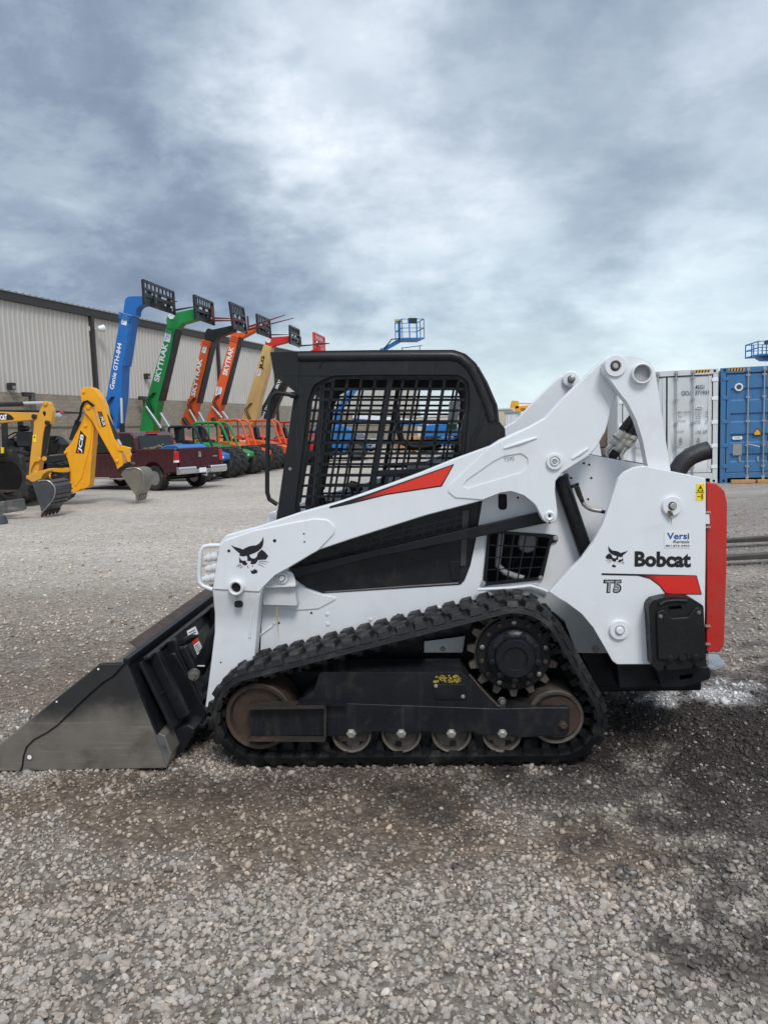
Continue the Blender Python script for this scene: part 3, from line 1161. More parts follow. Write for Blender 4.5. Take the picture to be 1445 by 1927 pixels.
# the belly of the machine between the two sides
a, b = P(500, 1120, .4), P(1318, 1240, .4)
MB().box((P(560, 1110, .4)[0], .385, .22), (b[0], far(.385), P(600, 1122, .4)[1])).build('lower_hull', BLACK, loader, bevel=.01)
m = MB()
m.prism(LD.out([(1044, 900), (1120, 858), (1300, 900), (1318, 1226), (1044, 1226)], .4), .42, far(.42))
m.build('engine_bay', BLACK, loader, bevel=.01)
# far body side
m = MB()
m.prism(LD.out([(484, 1225), (489, 1118), (606, 1117), (866, 1101), (894, 1021), (909, 935), (960, 868), (1115, 855), (1213, 873), (1320, 905), (1320, 1226)], BODY_Y), far(.37), far(BODY_Y))
m.build('body_side', WHITE, loader, bevel=.004)
# sill fold, weld lines, bolts, dots
m = MB()
m.prism(LD.out([(495, 1142, 3), (560, 1146), (600, 1143), (635, 1124, 6), (622, 1121), (606, 1118), (575, 1108, 10), (557, 1090, 4), (498, 1096, 2)], BODY_Y), .333, .345)
m.build('pivot_plate', WHITE, body, bevel=.006)
m = MB()
m.prism(LD.out([(497, 1103, 2), (556, 1100, 2), (562, 1136, 3), (498, 1134, 2)], .30), .262, .335)
m.build('pivot_box', WHITE_DIRTY, body, bevel=.008)
m = MB()
m.prism(LD.out([(494, 1104), (498, 1090, 8), (515, 1078, 8), (533, 1070, 14), (550, 1076, 10), (556, 1092, 4), (557, 1101)], .24), .238, .258)
m.build('pivot_ear', WHITE, body, bevel=.004)
m = MB()
m.prism(LD.out([(494, 1100), (557, 1097), (557, 1102), (494, 1105)], .24), .228, .30)
m.build('pivot_ledge', WHITE, body, bevel=.003)


def boss(px, py, y, rpx, parent, mat=None, core=None, name='pin_boss', h=.018, rim=.62):
    mat = mat or WHITE
    c = P(px, py, y)
    r = LD.r(rpx, px, py, y)
    m = MB()
    m.lathe((c[0], y + .003, c[1]), (0, -1, 0), [(r, 0), (r, h * .6), (r * .94, h), (r * rim, h), (r * rim, h * .45), (.0001, h * .45)], 36)
    o = m.build(name, mat, parent, sharp=30)
    if core is not None:
        m = MB()
        m.lathe((c[0], y - h * .4, c[1]), (0, -1, 0), [(r * rim * .78, 0), (r * rim * .78, h * .9), (r * rim * .6, h * 1.1), (.0001, h * 1.1)], 20)
        m.build('pin', core, o)
    return o


def ring(px, py, y, ro, ri_, parent, mat, d=.02, name='collar', back=.003):
    c = P(px, py, y)
    r0, r1 = LD.r(ro, px, py, y), LD.r(ri_, px, py, y)
    m = MB()
    m.lathe((c[0], y + back, c[1]), (0, -1, 0), [(r1, 0), (r0, 0), (r0, d), ((r0 + r1) / 2, d + .004), (r1, d), (r1, 0)], 32)
    return m.build(name, mat, parent, sharp=30)


def dot(px, py, y, rpx, parent, mat=None, name='bolt_hole'):
    c = P(px, py, y)
    r = LD.r(rpx, px, py, y)
    return MB().lathe((c[0], y - .0012, c[1]), (0, 1, 0), [(r, 0), (r, .001)], 14).build(name, mat or HOLE, parent)


boss(532, 1085, .238, 11, body, WHITE, WHITE, h=.022)
for q in ((616, 1154), (617, 1173), (697, 1164), (826, 1142), (516, 1171)):
    bolt(*q, BODY_Y, 2.6, body, WHITE, .006, False, 'body_bolt')
for q in ((749, 1155), (773, 1155), (525, 1171), (586, 1152)):
    dot(*q, BODY_Y, 2.2, body)
for q in ((1098, 870), (1108, 873), (1074, 898), (1112, 898), (1106, 938), (974, 935)):
    dot(*q, BODY_Y, 2.2, body)
dot(946, 943, BODY_Y, 1, body)
m = MB()
m.prism(LD.out([(937, 928, 4), (953, 928, 4), (954, 958, 8), (937, 958, 8)], BODY_Y), BODY_Y - .0015, BODY_Y + .001)
m.build('lifting_slot', HOLE, body)
MB().tube([LD.at(x, y, BODY_Y - .002) for x, y in ((486, 1196), (500, 1186), (514, 1176))], .005, 6).build('weld_bead', WHITE, body)
# rust run from the pivot box
MB().sheet(LD.line([(523, 1137), (525, 1137), (528, 1200), (525, 1175)], .3), .2605).build('rust_run', M('rust_stain', srgb('#b99a63'), .7), body)
# engine grille in the side
m = MB()
fr_px = [(917, 996, 5), (1030, 1003, 3), (1049, 1006, 5), (1049, 1016, 5), (1036, 1021, 4), (1020, 1089, 6), (907, 1101, 6)]
fin = LD.out([(922, 1001, 5), (1034, 1010, 4), (1013, 1084, 6), (915, 1094, 6)], BODY_Y)
m.prism(LD.out(fr_px, BODY_Y), BODY_Y - .012, BODY_Y + .004, [fin])
gr = m.build('side_grille', BLACK, loader, bevel=.003)
m = MB()
for k in range(1, 5):
    f = k / 5
    top = (922 + 112 * f, 1001 + 9 * f)
    bot = (915 + 98 * f, 1094 - 10 * f)
    m.beam(LD.at(*top, BODY_Y - .004), LD.at(*bot, BODY_Y - .004), .005, .007, (1, 0, 0))
for k in range(1, 4):
    f = k / 4
    l = (922 - 7 * f, 1001 + 93 * f)
    r_ = (1034 - 21 * f, 1010 + 74 * f)
    m.beam(LD.at(*l, BODY_Y - .004), LD.at(*r_, BODY_Y - .004), .007, .005)
m.build('grille_mesh', BLACK, gr)
for q in ((1045, 1011), (1017, 1086), (909, 1096)):
    bolt(*q, BODY_Y - .012, 3.5, gr, ZINC, .008, False)
# what shows behind the grille: filter, pipe, hoses on a dark bay wall
MB().box((P(900, 1100, .5)[0], .56, P(900, 1112, .5)[1]), (P(1050, 1100, .5)[0], .60, P(1000, 985, .5)[1])).build('bay_wall', HOLE, loader)
m = MB()
m.lathe(LD.at(992, 1022, .42), (.15, 1, 0), [(.042, 0), (.05, .012), (.05, .12)], 20)
m.build('filter_can', M('filter_grey', (.20, .20, .21), .5), loader)
m = MB()
m.tube([LD.at(943, 1000, .47), LD.at(938, 1040, .47), LD.at(936, 1062, .46), LD.at(950, 1076, .44), LD.at(985, 1088, .41)], [.017, .017, .016, .016, .018], 12)
m.build('coolant_pipe', FLAT_GREY, loader)
m = MB()
for k in range(5):
    x = 955 + k * 13
    m.tube([LD.at(x, 1002, .5), LD.at(x + 14, 1030 + 6 * k, .49), LD.at(x - 10 + 6 * k, 1060, .5), LD.at(x + 4, 1090, .52)], .006, 6)
m.build('engine_hose', RUBBER, loader)

# fender skin under the upright (shade of the wheel arch painted in as grey)
m = MB()
m.prism(LD.out([(915, 1104), (1010, 1098, 6), (1030, 1110), (1055, 1122, 30), (1098, 1150, 30), (1130, 1200, 10), (1142, 1227), (1084, 1227, 3), (1060, 1165, 10), (1040, 1150)], .33), .322, .338)
m.build('wheel_arch_panel', FLAT_GREY, loader, bevel=.003)
bolt(1120, 1219, .322, 5, loader, STEEL, .012, False, 'panel_bolt')
# ledge under the grille
m = MB()
m.tube([LD.at(x, y, .30) for x, y in ((898, 1108), (960, 1105), (998, 1101), (1015, 1106), (1030, 1112))], .008, 8)
m.build('fender_lip', WHITE, loader)

# ---- rear upright with its print
UP_Y = .062
upl = [(1050, 1124), (1032.5, 1112), (1046, 1098), (1072, 1070), (1094, 1049), (1115.6, 1018.6, 20), (1132, 988, 20), (1143, 958, 20), (1151, 934, 12), (1158, 913, 12), (1163, 899, 12), (1174, 887, 12), (1192, 878, 12), (1214, 875, 16), (1241, 881, 12), (1282, 889), (1327.5, 899, 3), (1327.5, 1024), (1324.5, 1248, 2), (1161, 1249, 8), (1152, 1243, 8), (1135, 1213), (1115.6, 1180, 20), (1094, 1154, 20), (1066, 1133, 16)]
m = MB()
m.prism(LD.out(upl, UP_Y), UP_Y, .096)
up = m.build('rear_upright', WHITE, loader, bevel=.005)
m = MB()
m.prism(LD.out(upl, UP_Y), far(.096), far(UP_Y))
m.build('rear_upright', WHITE, loader, bevel=.005)
def stain(pts, y, parent, mat, name='grease_run'):
    """an irregular thin smear lying on a panel"""
    q = LD.line(pts, y)
    return MB().sheet(smooth_closed(q, 3), y).build(name, mat, parent)


GREASE = M('grease', (.10, .085, .06), .5, var=.3)
RUSTRUN = M('rust_run', (.42, .36, .29), .7, var=.2)
boss(1263, 950, UP_Y, 19, up, WHITE, ZINC, rim=.42)
ring(1263, 950, UP_Y - .011, 8.4, 6.6, up, RUSTY, .004, 'pin_gap')
stain([(1262, 973), (1263.6, 973), (1263.6, 980), (1263, 988), (1262.5, 981)], UP_Y - .0008, up, RUSTRUN)
stain([(1255, 962), (1258, 959), (1264, 962), (1266, 968), (1260, 969)], UP_Y - .0215, up, GREASE)
bolt(1261, 970, UP_Y, 3, up, ZINC, .02, False, 'pin_keeper')
boss(1164, 1183, UP_Y, 19, up, WHITE, WHITE, rim=.5)
dot(1164, 1183, UP_Y - .016, 4.5, up)
cat_emblem(LD, (P(1137, 1066, UP_Y), P(1181, 1066, UP_Y), P(1137, 1025, UP_Y)), UP_Y - .0012, up, flip=True)
lettering('Bobcat', P(1193, 1065, UP_Y), P(1299, 1066.5, UP_Y), P(1193.5, 1035.5, UP_Y), UP_Y - .0012, DECAL_BLACK, up, 'maker_name', .045)
lettering('T5', P(1133, 1114.5, UP_Y), P(1168, 1114.5, UP_Y), P(1135, 1089, UP_Y), UP_Y - .0010, DECAL_BLACK, up, 'model_print', .07)
lettering('T5', P(1136, 1112.5, UP_Y), P(1165, 1112.5, UP_Y), P(1138.5, 1091, UP_Y), UP_Y - .0016, M('decal_grey', (.34, .34, .35), .4), up, 'model_print_face', .012)
sw = [(1131, 1077, 1.5), (1310, 1081, 2), (1320, 1117.5, 1.5), (1262, 1117, 6), (1250, 1115, 4), (1240, 1101, 8), (1222, 1088, 12), (1200, 1082, 12), (1131, 1080.5, 1.5)]
tris = LD.out(sw, UP_Y)
m = MB()
m.prism(tris, UP_Y - .0010, UP_Y + .001)
sb = m.build('swoosh_border', DECAL_BLACK, up)
sw2 = [(1185, 1080.2), (1308.5, 1082.6, 1), (1318, 1116, 1), (1262, 1115.4, 6), (1251.5, 1113.4, 4), (1242, 1100, 8), (1224, 1087, 12), (1205, 1082)]
m = MB()
m.prism(LD.out(sw2, UP_Y), UP_Y - .0018, UP_Y - .0005)
m.build('swoosh_red', fade_red('swoosh_print', P(1205, 1090, UP_Y)[0], P(1245, 1090, UP_Y)[0], (.01, .01, .012), srgb('#d6281f')), sb)
versi_sticker(P(1249, 1029, UP_Y), P(1298, 1029, UP_Y), P(1249, 998, UP_Y), up, y=UP_Y - .001, full=True)
m = MB()
m.prism(LD.out([(1309, 909, 1), (1325, 909, 1), (1324, 941, 1), (1308, 940, 1)], UP_Y), UP_Y - .0012, UP_Y + .001)
ws = m.build('warning_sticker', DECAL_YELLOW, up)
m = MB()
tri_o, tri_i = LD.line([(1311, 923), (1323, 923), (1317, 911)], UP_Y), LD.line([(1313.3, 921.8), (1320.7, 921.8), (1317, 914.2)], UP_Y)
m.prism(tri_o, UP_Y - .0022, UP_Y - .0012, [tri_i])
m.prism(LD.line([(1309, 924.5), (1324.5, 924.8), (1324.5, 925.8), (1309, 925.5)], UP_Y), UP_Y - .0022, UP_Y - .0012)
m.prism(LD.line([(1311, 932), (1317, 932), (1317, 933.2), (1311, 933.2)], UP_Y), UP_Y - .0022, UP_Y - .0012)
m.prism(LD.line([(1318.5, 930), (1321.5, 930), (1321, 938), (1319, 938)], UP_Y), UP_Y - .0022, UP_Y - .0012)
m.prism(circle(P(1320, 928.5, UP_Y), .003, 8), UP_Y - .0022, UP_Y - .0012)
m.prism(LD.line([(1316, 915.5), (1318, 915.5), (1317.4, 919), (1316.6, 919)], UP_Y), UP_Y - .0022, UP_Y - .0012)
m.build('warning_print', DECAL_BLACK, ws)

# red tailgate: a curved door right across the back
gate = [(1329, 905, 4), (1348, 909, 14), (1363, 922, 16), (1368, 945, 12), (1367, 1051), (1362, 1212, 10), (1353, 1226, 6), (1329, 1226, 3)]
m = MB()
m.prism(LD.out(gate, .12, 6), .12, far(.12))
m.build('tailgate', RED, loader, bevel=.02, seg=3)
m = MB()
x0 = P(1321, 1000, .15)[0]
m.box((x0, .145, P(1321, 1228, .15)[1]), (x0 + .03, far(.145), P(1321, 905, .15)[1]))
m.build('radiator_bulkhead', HOLE, loader)
for Y in (962, 990, 1176, 1210):
    a = LD.at(1326, Y, .118)
    MB().beam(a, a + Vector((.022, 0, 0)), .02, .008).build('hinge_pin', ZINC, loader)
MB().prism(LD.out([(1324, 966, 1), (1333, 966, 1), (1334, 984, 1), (1325, 984, 1)], .117), .112, .12).build('gate_latch', WHITE, loader)

# black plastic step guard low at the back
GY = -.015
gd = [(1219.5, 1138, 12), (1229, 1128, 6), (1250, 1123, 12), (1269, 1121, 12), (1300, 1124, 10), (1323, 1138, 10), (1328, 1243, 2), (1330, 1252, 2), (1310, 1254, 4), (1306, 1246, 3), (1302, 1252, 3), (1298, 1256, 3), (1256, 1260, 4), (1250, 1246, 4), (1246, 1260, 3), (1237, 1262, 4), (1226, 1250, 4)]
slot = LD.out([(1256, 1140, 5), (1280, 1137, 5), (1284, 1144, 5), (1258, 1146, 4)], GY)
m = MB()
m.prism(LD.out(gd, GY), GY, .098, [slot])
g = m.build('rear_step_guard', PLASTIC, loader, bevel=.012, seg=3)
m = MB()
m.prism(LD.out([(1233, 1150, 8), (1246, 1143, 10), (1256, 1152, 8), (1262, 1160, 6), (1292, 1158, 6), (1298, 1150, 6), (1308, 1138, 8), (1321, 1146, 8), (1324, 1236, 4), (1300, 1238, 3), (1252, 1240, 3), (1236, 1238, 4)], GY), GY - .014, GY + .004)
m.build('guard_face', PLASTIC, g, bevel=.007, seg=3)
ring(1284, 1234, GY - .014, 9, 7, g, PLASTIC, .006)
dot(1284, 1234, GY - .016, 7.2, g)
for q in ((1242, 1158), (1314, 1151), (1261, 1237), (1308, 1235)):
    bolt(*q, GY - .014, 3 if q[1] < 1200 else 6, g, STEEL if q[1] < 1200 else PLASTIC, .006, False)
cat_emblem(LD, (P(1256, 1212, GY), P(1306, 1212, GY), P(1256, 1162, GY)), GY - .0155, g).data.materials[0] = PLASTIC
MB().tube([LD.at(x, y, GY - .005) for x, y in ((1240, 1136), (1252, 1130), (1272, 1128), (1292, 1129))], .008, 8).build('guard_handle', PLASTIC, g)
# lower rear frame, tow plate and step
m = MB()
m.prism(LD.out([(1160, 1250, 3), (1330, 1251, 3), (1330, 1266, 4), (1290, 1282, 8), (1262, 1292, 8), (1165, 1294, 4)], .13), .13, .26)
m.build('rear_frame_foot', BLACK, loader, bevel=.006)
m = MB()
m.prism(LD.out([(1230, 1250), (1330, 1252), (1332, 1272, 6), (1280, 1287, 8), (1240, 1288, 3)], .08), .05, .13, [LD.out([(1272, 1266, 4), (1300, 1262, 4), (1298, 1270, 4), (1276, 1275, 4)], .08)])
m.build('tow_loop', BLACK, loader, bevel=.006)
m = MB()
m.prism(LD.out([(1090, 1226), (1160, 1226), (1172, 1290, 8), (1120, 1292, 10)], .36), .36, .50)
m.build('belly_guard', BLACK, loader, bevel=.006)
a = LD.at(1331, 1230, .16)
m = MB()
q = [LD.at(1331, 1229, .42), LD.at(1350, 1229, .42), LD.at(1364, 1246, .14), LD.at(1345, 1253, .14), LD.at(1331, 1250, .14)]
m.add([p for p in q] + [p - Vector((0, 0, .018)) for p in q], [(0, 1, 2, 3, 4), (9, 8, 7, 6, 5)] + [(i, (i + 1) % 5, 5 + (i + 1) % 5, 5 + i) for i in range(5)])
m.build('step_plate', M('galvanised_plate', (.36, .40, .44), .5, .3, var=.12), loader, bevel=.003)

# exhaust elbow
ex = [LD.at(x, y, .62) for x, y in ((1266, 905), (1273, 886), (1284, 869), (1299, 857), (1316, 850), (1331, 846))]
m = MB()
rr = LD.r(17.5, 1290, 865, .62)
m.tube(ex, [rr] * 6, 20, caps=False)
exo = m.build('exhaust_elbow', M('exhaust_rubber', (.02, .02, .021), .5, var=.3, dirt=(.12, .12, .115), da=.35, ds=14, bump=.2), loader)
MB().lathe(ex[-1], (ex[-2] - ex[-1]), [(rr * .86, .0), (rr * .86, .06), (.0001, .06)], 20).build('exhaust_mouth', HOLE, exo)
MB().tube(ex, [rr * .88] * 6, 20, caps=False).build('exhaust_bore', HOLE, exo)
m = MB()
m.lathe(ex[-1], ex[-1] - ex[-2], [(rr * .86, -.004), (rr * 1.01, -.004), (rr * 1.01, .003), (rr * .86, .003), (rr * .86, -.004)], 20)
m.build('exhaust_rim', PLASTIC, exo)

# ---- top link with the big tube
LK = .102
lk = [(1157, 666, 20), (1178, 668, 6), (1205, 671, 14), (1222, 679, 14), (1231, 693, 14), (1235, 712), (1244, 775), (1262, 890), (1222, 890), (1217, 868), (1209, 827, 40), (1197, 789, 40), (1181, 757, 30), (1163.7, 735), (1150, 716), (1137, 700, 12), (1136, 680, 14)]
m = MB()
m.prism(LD.out(lk, LK), LK, .175, [circle(P(1205, 702, LK), LD.r(16, 1205, 702, LK), 32)])
link = m.build('rear_link', WHITE, loader, bevel=.006)
ring(1205, 702, LK, 19.5, 16, link, WHITE, .03)
c = P(1205, 702, LK)
m = MB()
m.lathe((c[0], LK - .015, c[1]), (0, 1, 0), [(LD.r(15.8, 1205, 702, LK), 0), (LD.r(15.8, 1205, 702, LK), WID - 2 * LK + .03)], 32)
tube_o = m.build('cross_tube', M('tube_inside', (.42, .41, .39), .55, var=.1, dirt=(.2, .18, .15), da=.5), link)
tube_o.data.polygons.foreach_set('hide', [False] * len(tube_o.data.polygons))
bm = bmesh.new(); bm.from_mesh(tube_o.data)
bmesh.ops.delete(bm, geom=[f for f in bm.faces if len(f.verts) > 4], context='FACES'); bm.to_mesh(tube_o.data); bm.free()
boss(1157, 687, LK, 21, link, WHITE, None, rim=.50, h=.014)
ring(1157, 687, LK - .008, 9, 6.5, link, RUSTY, .008)
bolt(1157, 687, LK - .008, 5.5, link, ZINC, .012, False, 'pin_bolt')
m = MB()
m.prism(LD.out(lk, LK), far(.175), far(LK))
link2 = m.build('rear_link', WHITE, loader, bevel=.006)

# ---- lift arms
AY, AT = .178, .255
arm_px = [(425, 1006, 5), (488, 989, 20), (563, 963.5), (643, 941), (722, 913), (790, 888), (854, 862), (923, 837), (940, 826, 20), (996, 801, 40), (1024, 785, 20), (1055, 752), (1125, 683), (1140, 670, 12), (1158, 665, 20), (1176, 676, 14), (1178, 700, 12), (1161, 738), (1150, 768), (1139, 810, 40), (1121.7, 841, 30), (1108, 857), (1059, 888, 20), (1045, 904, 10), (1044, 922), (1049, 964, 10), (1046, 980, 10), (1033, 985.5, 12), (1021, 978, 10), (1006, 949, 30), (985, 932, 20), (961, 924, 14), (940, 927), (906, 941), (800, 969), (664.5, 1012), (597.5, 1034.6), (573, 1050), (543, 1068, 30), (518, 1082, 30), (497, 1103, 30), (491, 1116), (399.6, 1109), (413, 1022, 8)]
for side in (0, 1):
    m = MB()
    y0, y1 = (AY, AT) if not side else (far(AT), far(AY))
    m.prism(LD.out(arm_px, AY), y0, y1)
    # the lower leg of the arm: steps inwards, then runs down to the coupler
    rows = [((399.6, 1108), (491, 1114), 0.0), ((401, 1122), (488.5, 1128), .006), ((404, 1153), (486, 1160), .045), ((404, 1188), (483, 1196), .050), ((395, 1262), (477, 1262), .050), ((386, 1330), (455, 1335), .050)]
    sec = []
    for L_, R_, dv in rows:
        yy = AY + dv
        l, r_ = P(*L_, yy), P(*R_, yy)
        a, b = (yy, yy + .09) if not side else (far(yy + .09), far(yy))
        sec.append([(l[0], a, l[1]), (r_[0], a, r_[1]), (r_[0], b, r_[1]), (l[0], b, l[1])])
    vs = [q for s_ in sec for q in s_]
    fs = [(0, 1, 2, 3)]
    for i in range(len(sec) - 1):
        for k in range(4):
            fs.append((i * 4 + k, i * 4 + (k + 1) % 4, i * 4 + 4 + (k + 1) % 4, i * 4 + 4 + k))
    fs.append(tuple(len(vs) - 4 + k for k in range(4)))
    m.add(vs, fs)
    arm = m.build('lift_arm', WHITE, loader, bevel=.007, seg=3)
    if side:
        farm = arm
    else:
        narm = arm
# plates welded on the near arm
m = MB()
m.prism(LD.out([(424, 1015, 4), (480, 996, 20), (549, 982, 20), (594, 974, 20), (617, 976, 12), (631, 989, 12), (629, 1003, 10), (599, 1034), (573, 1049), (543, 1067, 30), (518, 1081, 30), (497, 1102, 30), (489, 1112), (402, 1107), (415, 1024, 6)], AY), AY - .008, AY + .002)
fp = m.build('front_arm_plate', WHITE, narm, bevel=.005)
m = MB()
slot = LD.out([(869, 914, 4), (878, 901, 6), (928, 866, 14), (948, 856, 14), (980, 851, 8), (993, 860, 8), (993, 874, 8), (981, 888, 10), (880, 918, 5)], AY)
m.prism(LD.out([(925, 838, 12), (880, 880, 10), (848, 910, 8), (842, 922, 8), (856, 934, 10), (908, 938), (941, 925), (961, 921.5, 14), (986, 930, 20), (1007, 947, 30), (1022, 976, 10), (1033, 983, 12), (1044, 978, 10), (1047, 964, 10), (1042, 922), (1043, 903, 10), (1057, 886, 20), (1106, 855), (1120, 840, 30), (1137, 809, 40), (1147, 770, 20), (1110, 700), (1055, 754), (1025, 787, 20), (997, 803, 40)], AY), AY - .006, AY + .002, [slot])
rp = m.build('rear_arm_plate', WHITE, narm, bevel=.004)
for a, b in (((948, 842), (1009, 822)), ((1076, 862), (1106, 842)), ((451, 1128), (453, 1128))):
    if a[0] > 900:
        MB().tube([LD.at(*a, AY - .006), LD.at((a[0] + b[0]) / 2, (a[1] + b[1]) / 2, AY - .008), LD.at(*b, AY - .006)], [.006, .009, .006], 8).build('weld_bead', WHITE, narm)
MB().tube([LD.at(474, 1141, AY + .035), LD.at(472, 1170, AY + .046), LD.at(470, 1198, AY + .049)], .006, 8).build('weld_bead', WHITE, narm)
for pts in ([(1032, 980), (1035, 980), (1035.5, 984), (1033.5, 985), (1032, 984)],):
    stain(pts, AY - .0068, narm, GREASE)
stain([(440, 1117), (446, 1119), (450, 1117), (448, 1124), (446, 1128), (443, 1122)], AY - .0088, narm, RUSTRUN)
boss(1042.5, 867, AY - .006, 15.5, narm, WHITE, None, rim=.68)
ring(1042.5, 867, AY - .012, 8, 4.5, narm, WHITE, .012)
bolt(1042.5, 867, AY - .010, 4, narm, ZINC, .014, False, 'pin_bolt')
ring(1033.7, 969, AY - .006, 10, 4, narm, WHITE, .006)
dot(1033.7, 969, AY - .012, 2.5, narm)
ring(446, 1103, AY - .008, 14.5, 9.5, narm, WHITE, .028)
dot(446, 1103, AY - .0085, 9.5, narm)
m = MB()
m.prism(LD.out([(441, 1130, 5), (456, 1129, 5), (456, 1142, 5), (441, 1142, 5)], AY), AY + .002, AY + .03)
m.build('slot_hole', HOLE, narm)
for q, r_ in (((431, 1035), 2.8), ((517, 1016), 3.2), ((572, 1003), 1.6), ((573, 1018), 1.6)):
    dot(*q, AY - .008, r_, narm)
dot(416, 1245, AY + .049, 1.5, narm)
cat_emblem(LD, (P(436, 1078, AY), P(508, 1078, AY), P(436, 1008, AY)), AY - .0092, narm)
# red arrow stripe
st = [(619, 955.5, 1), (621, 951, 1), (690, 929), (790, 894), (855, 871, 1), (831, 914, 1), (727, 930), (660, 947)]
m = MB()
m.prism(LD.out(st, AY), AY - .001, AY + .001)
sb = m.build('stripe_border', DECAL_BLACK, narm)
m = MB()
m.prism(LD.line([(650, 946.5), (700, 929), (790, 896.5), (851, 874.5), (829.5, 911.5), (727, 927.6), (665, 943)], AY), AY - .0018, AY - .0005)
m.build('stripe_red', fade_red('stripe_print', P(650, 940, AY)[0], P(745, 920, AY)[0], (.01, .01, .012), srgb('#dc3323')), sb)
lettering('T595', P(947, 868, AY), P(967, 865, AY), P(947, 860, AY), AY - .0008, M('pencil_mark', (.16, .16, .18), .7), narm, 'hand_marking')
# far arm: pin boss on its inner face
c = LD.at(1073, 713, far(AT + .003))
m = MB()
m.lathe(c, (0, -1, 0), [(.052, 0), (.052, .02), (.045, .026), (.024, .026), (.024, 0), (.0001, 0)], 30)
b_ = m.build('pin_boss', WHITE, farm)
m = MB()
m.lathe(c + Vector((0, -.01, 0)), (0, -1, 0), [(.02, 0), (.02, .05), (.012, .054)], 14)
m.build('pin', STEEL, b_)
# cross member between the arms, above the coupler
qa = LD.at(450, 1080, AT)
MB().cyl((qa.x, AT, qa.z), (qa.x, far(AT), qa.z), .055, seg=24).build('arm_cross_tube', WHITE_DIRTY, loader)

# lower black side link, both sides
for s_ in (0, 1):
    y0, y1 = (.262, .300) if not s_ else (far(.300), far(.262))
    m = MB()
    m.prism(LD.out([(532, 1076, 8), (540, 1072), (1016, 962), (1034, 958, 9), (1046, 970, 9), (1034, 982, 9), (700, 1049), (556, 1086), (532, 1096, 10), (521, 1086, 8)], .262), y0, y1)
    m.build('control_link', BLACK, loader, bevel=.005)

# lift cylinder
for s_ in (0, 1):
    yy = .30 if not s_ else far(.30)
    a, b = LD.at(1042, 862, .30), LD.at(1110, 1062, .30)
    a.y = b.y = yy
    m = MB()
    d = b - a
    m.cyl(a + d * .17, b, .036, seg=28)
    cy = m.build('lift_cylinder', BLACK, loader)
    MB().cyl(a, a + d * .2, .021, seg=20).build('cylinder_rod', CHROME, cy)
    MB().cyl(a + d * .16, a + d * .2, .041, seg=28).build('cylinder_gland', BLACK, cy)
# small hose on the cylinder
m = MB()
m.tube([LD.at(x, y, .24) for x, y in ((1078, 912), (1086, 916), (1090, 930), (1098, 948), (1110, 957), (1142, 963))], [.008, .011, .012, .010, .009, .009], 10)
m.build('cylinder_hose', RUBBER, loader)
m = MB()
m.cyl(LD.at(1074, 915, .25), LD.at(1088, 909, .23), .008, seg=8)
m.cyl(LD.at(1085, 916, .24), LD.at(1090, 930, .24), .013, seg=10)
m.build('hose_elbow', BLACK, loader)
m = MB()
m.tube([LD.at(x, y, .238) for x, y in ((1096, 944), (1104, 953), (1116, 958), (1130, 960))], .011, 10)
m.build('hose_fitting', ZINC, loader)

# hydraulic lines in the gap under the top link
HY = .45
def hp(zx, zy, y=HY):      # point in the enlarged detail (1392 x 1927 over 130 x 180 pixels)
    return LD.at(1110 + zx * 130 / 1392, 740 + zy * 180 / 1927, y)
hz = thing  # keep the name free
m = MB()
m.tube([hp(440, 1010), hp(380, 1080), hp(320, 1150), hp(305, 1220), hp(350, 1290), hp(430, 1380), hp(530, 1500)], .013, 10)
m.build('steel_line', ZINC, loader)
m = MB()
m.tube([hp(720, 1070), hp(660, 1150), hp(610, 1230), hp(620, 1320), hp(670, 1400)], .013, 10)
m.build('steel_line', ZINC, loader)
for (ax, ay), (bx, by), r_ in (((430, 1020), (540, 900), .021), ((520, 900), (660, 740), .026), ((510, 1150), (640, 1000), .02), ((630, 1000), (720, 890), .018), ((700, 900), (800, 790), .021), ((720, 1060), (840, 930), .022), ((820, 920), (900, 830), .024)):
    a, b = hp(ax, ay), hp(bx, by)
    m = MB()
    m.lathe(a, b - a, [(r_ * .85, 0), (r_, .004), (r_, (b - a).length * .55), (r_ * .88, (b - a).length * .58), (r_ * .88, (b - a).length)], 6 if r_ < .0225 else 14)
    m.build('hose_coupling', ZINC, loader)
for (pts) in ([(640, 760), (760, 600), (860, 480), (1000, 420)], [(790, 800), (860, 660), (930, 560), (1050, 500)], [(890, 840), (930, 740), (1010, 660)], [(520, 1160), (470, 1230), (430, 1300), (400, 1420)]):
    MB().tube([hp(*q) for q in pts], .023, 12).build('hydraulic_hose', RUBBER, loader)
m = MB()
m.lathe(hp(665, 1530, HY - .03), (0, 1, 0), [(.034, 0), (.036, .006), (.036, .03)], 28)
m.lathe(hp(670, 1540, HY - .03), (0, -1, 0), [(.012, 0), (.012, .006)], 6)
m.build('line_clamp', M('clamp_grey', (.42, .44, .47), .45, .4), loader)
m = MB()
m.prism([(hp(x, y).x, hp(x, y).z) for x, y in ((350, 1420), (480, 1370), (700, 1400), (800, 1500), (700, 1650), (520, 1850), (420, 1700), (350, 1550))], HY + .03, HY + .06)
m.build('pump_cover', BLACK, loader, bevel=.004)
m = MB()
m.tube([hp(0, 1232), hp(300, 1285), hp(700, 1350), hp(1070, 1418)], .006, 6)
m.build('cover_seal', RUBBER, loader)

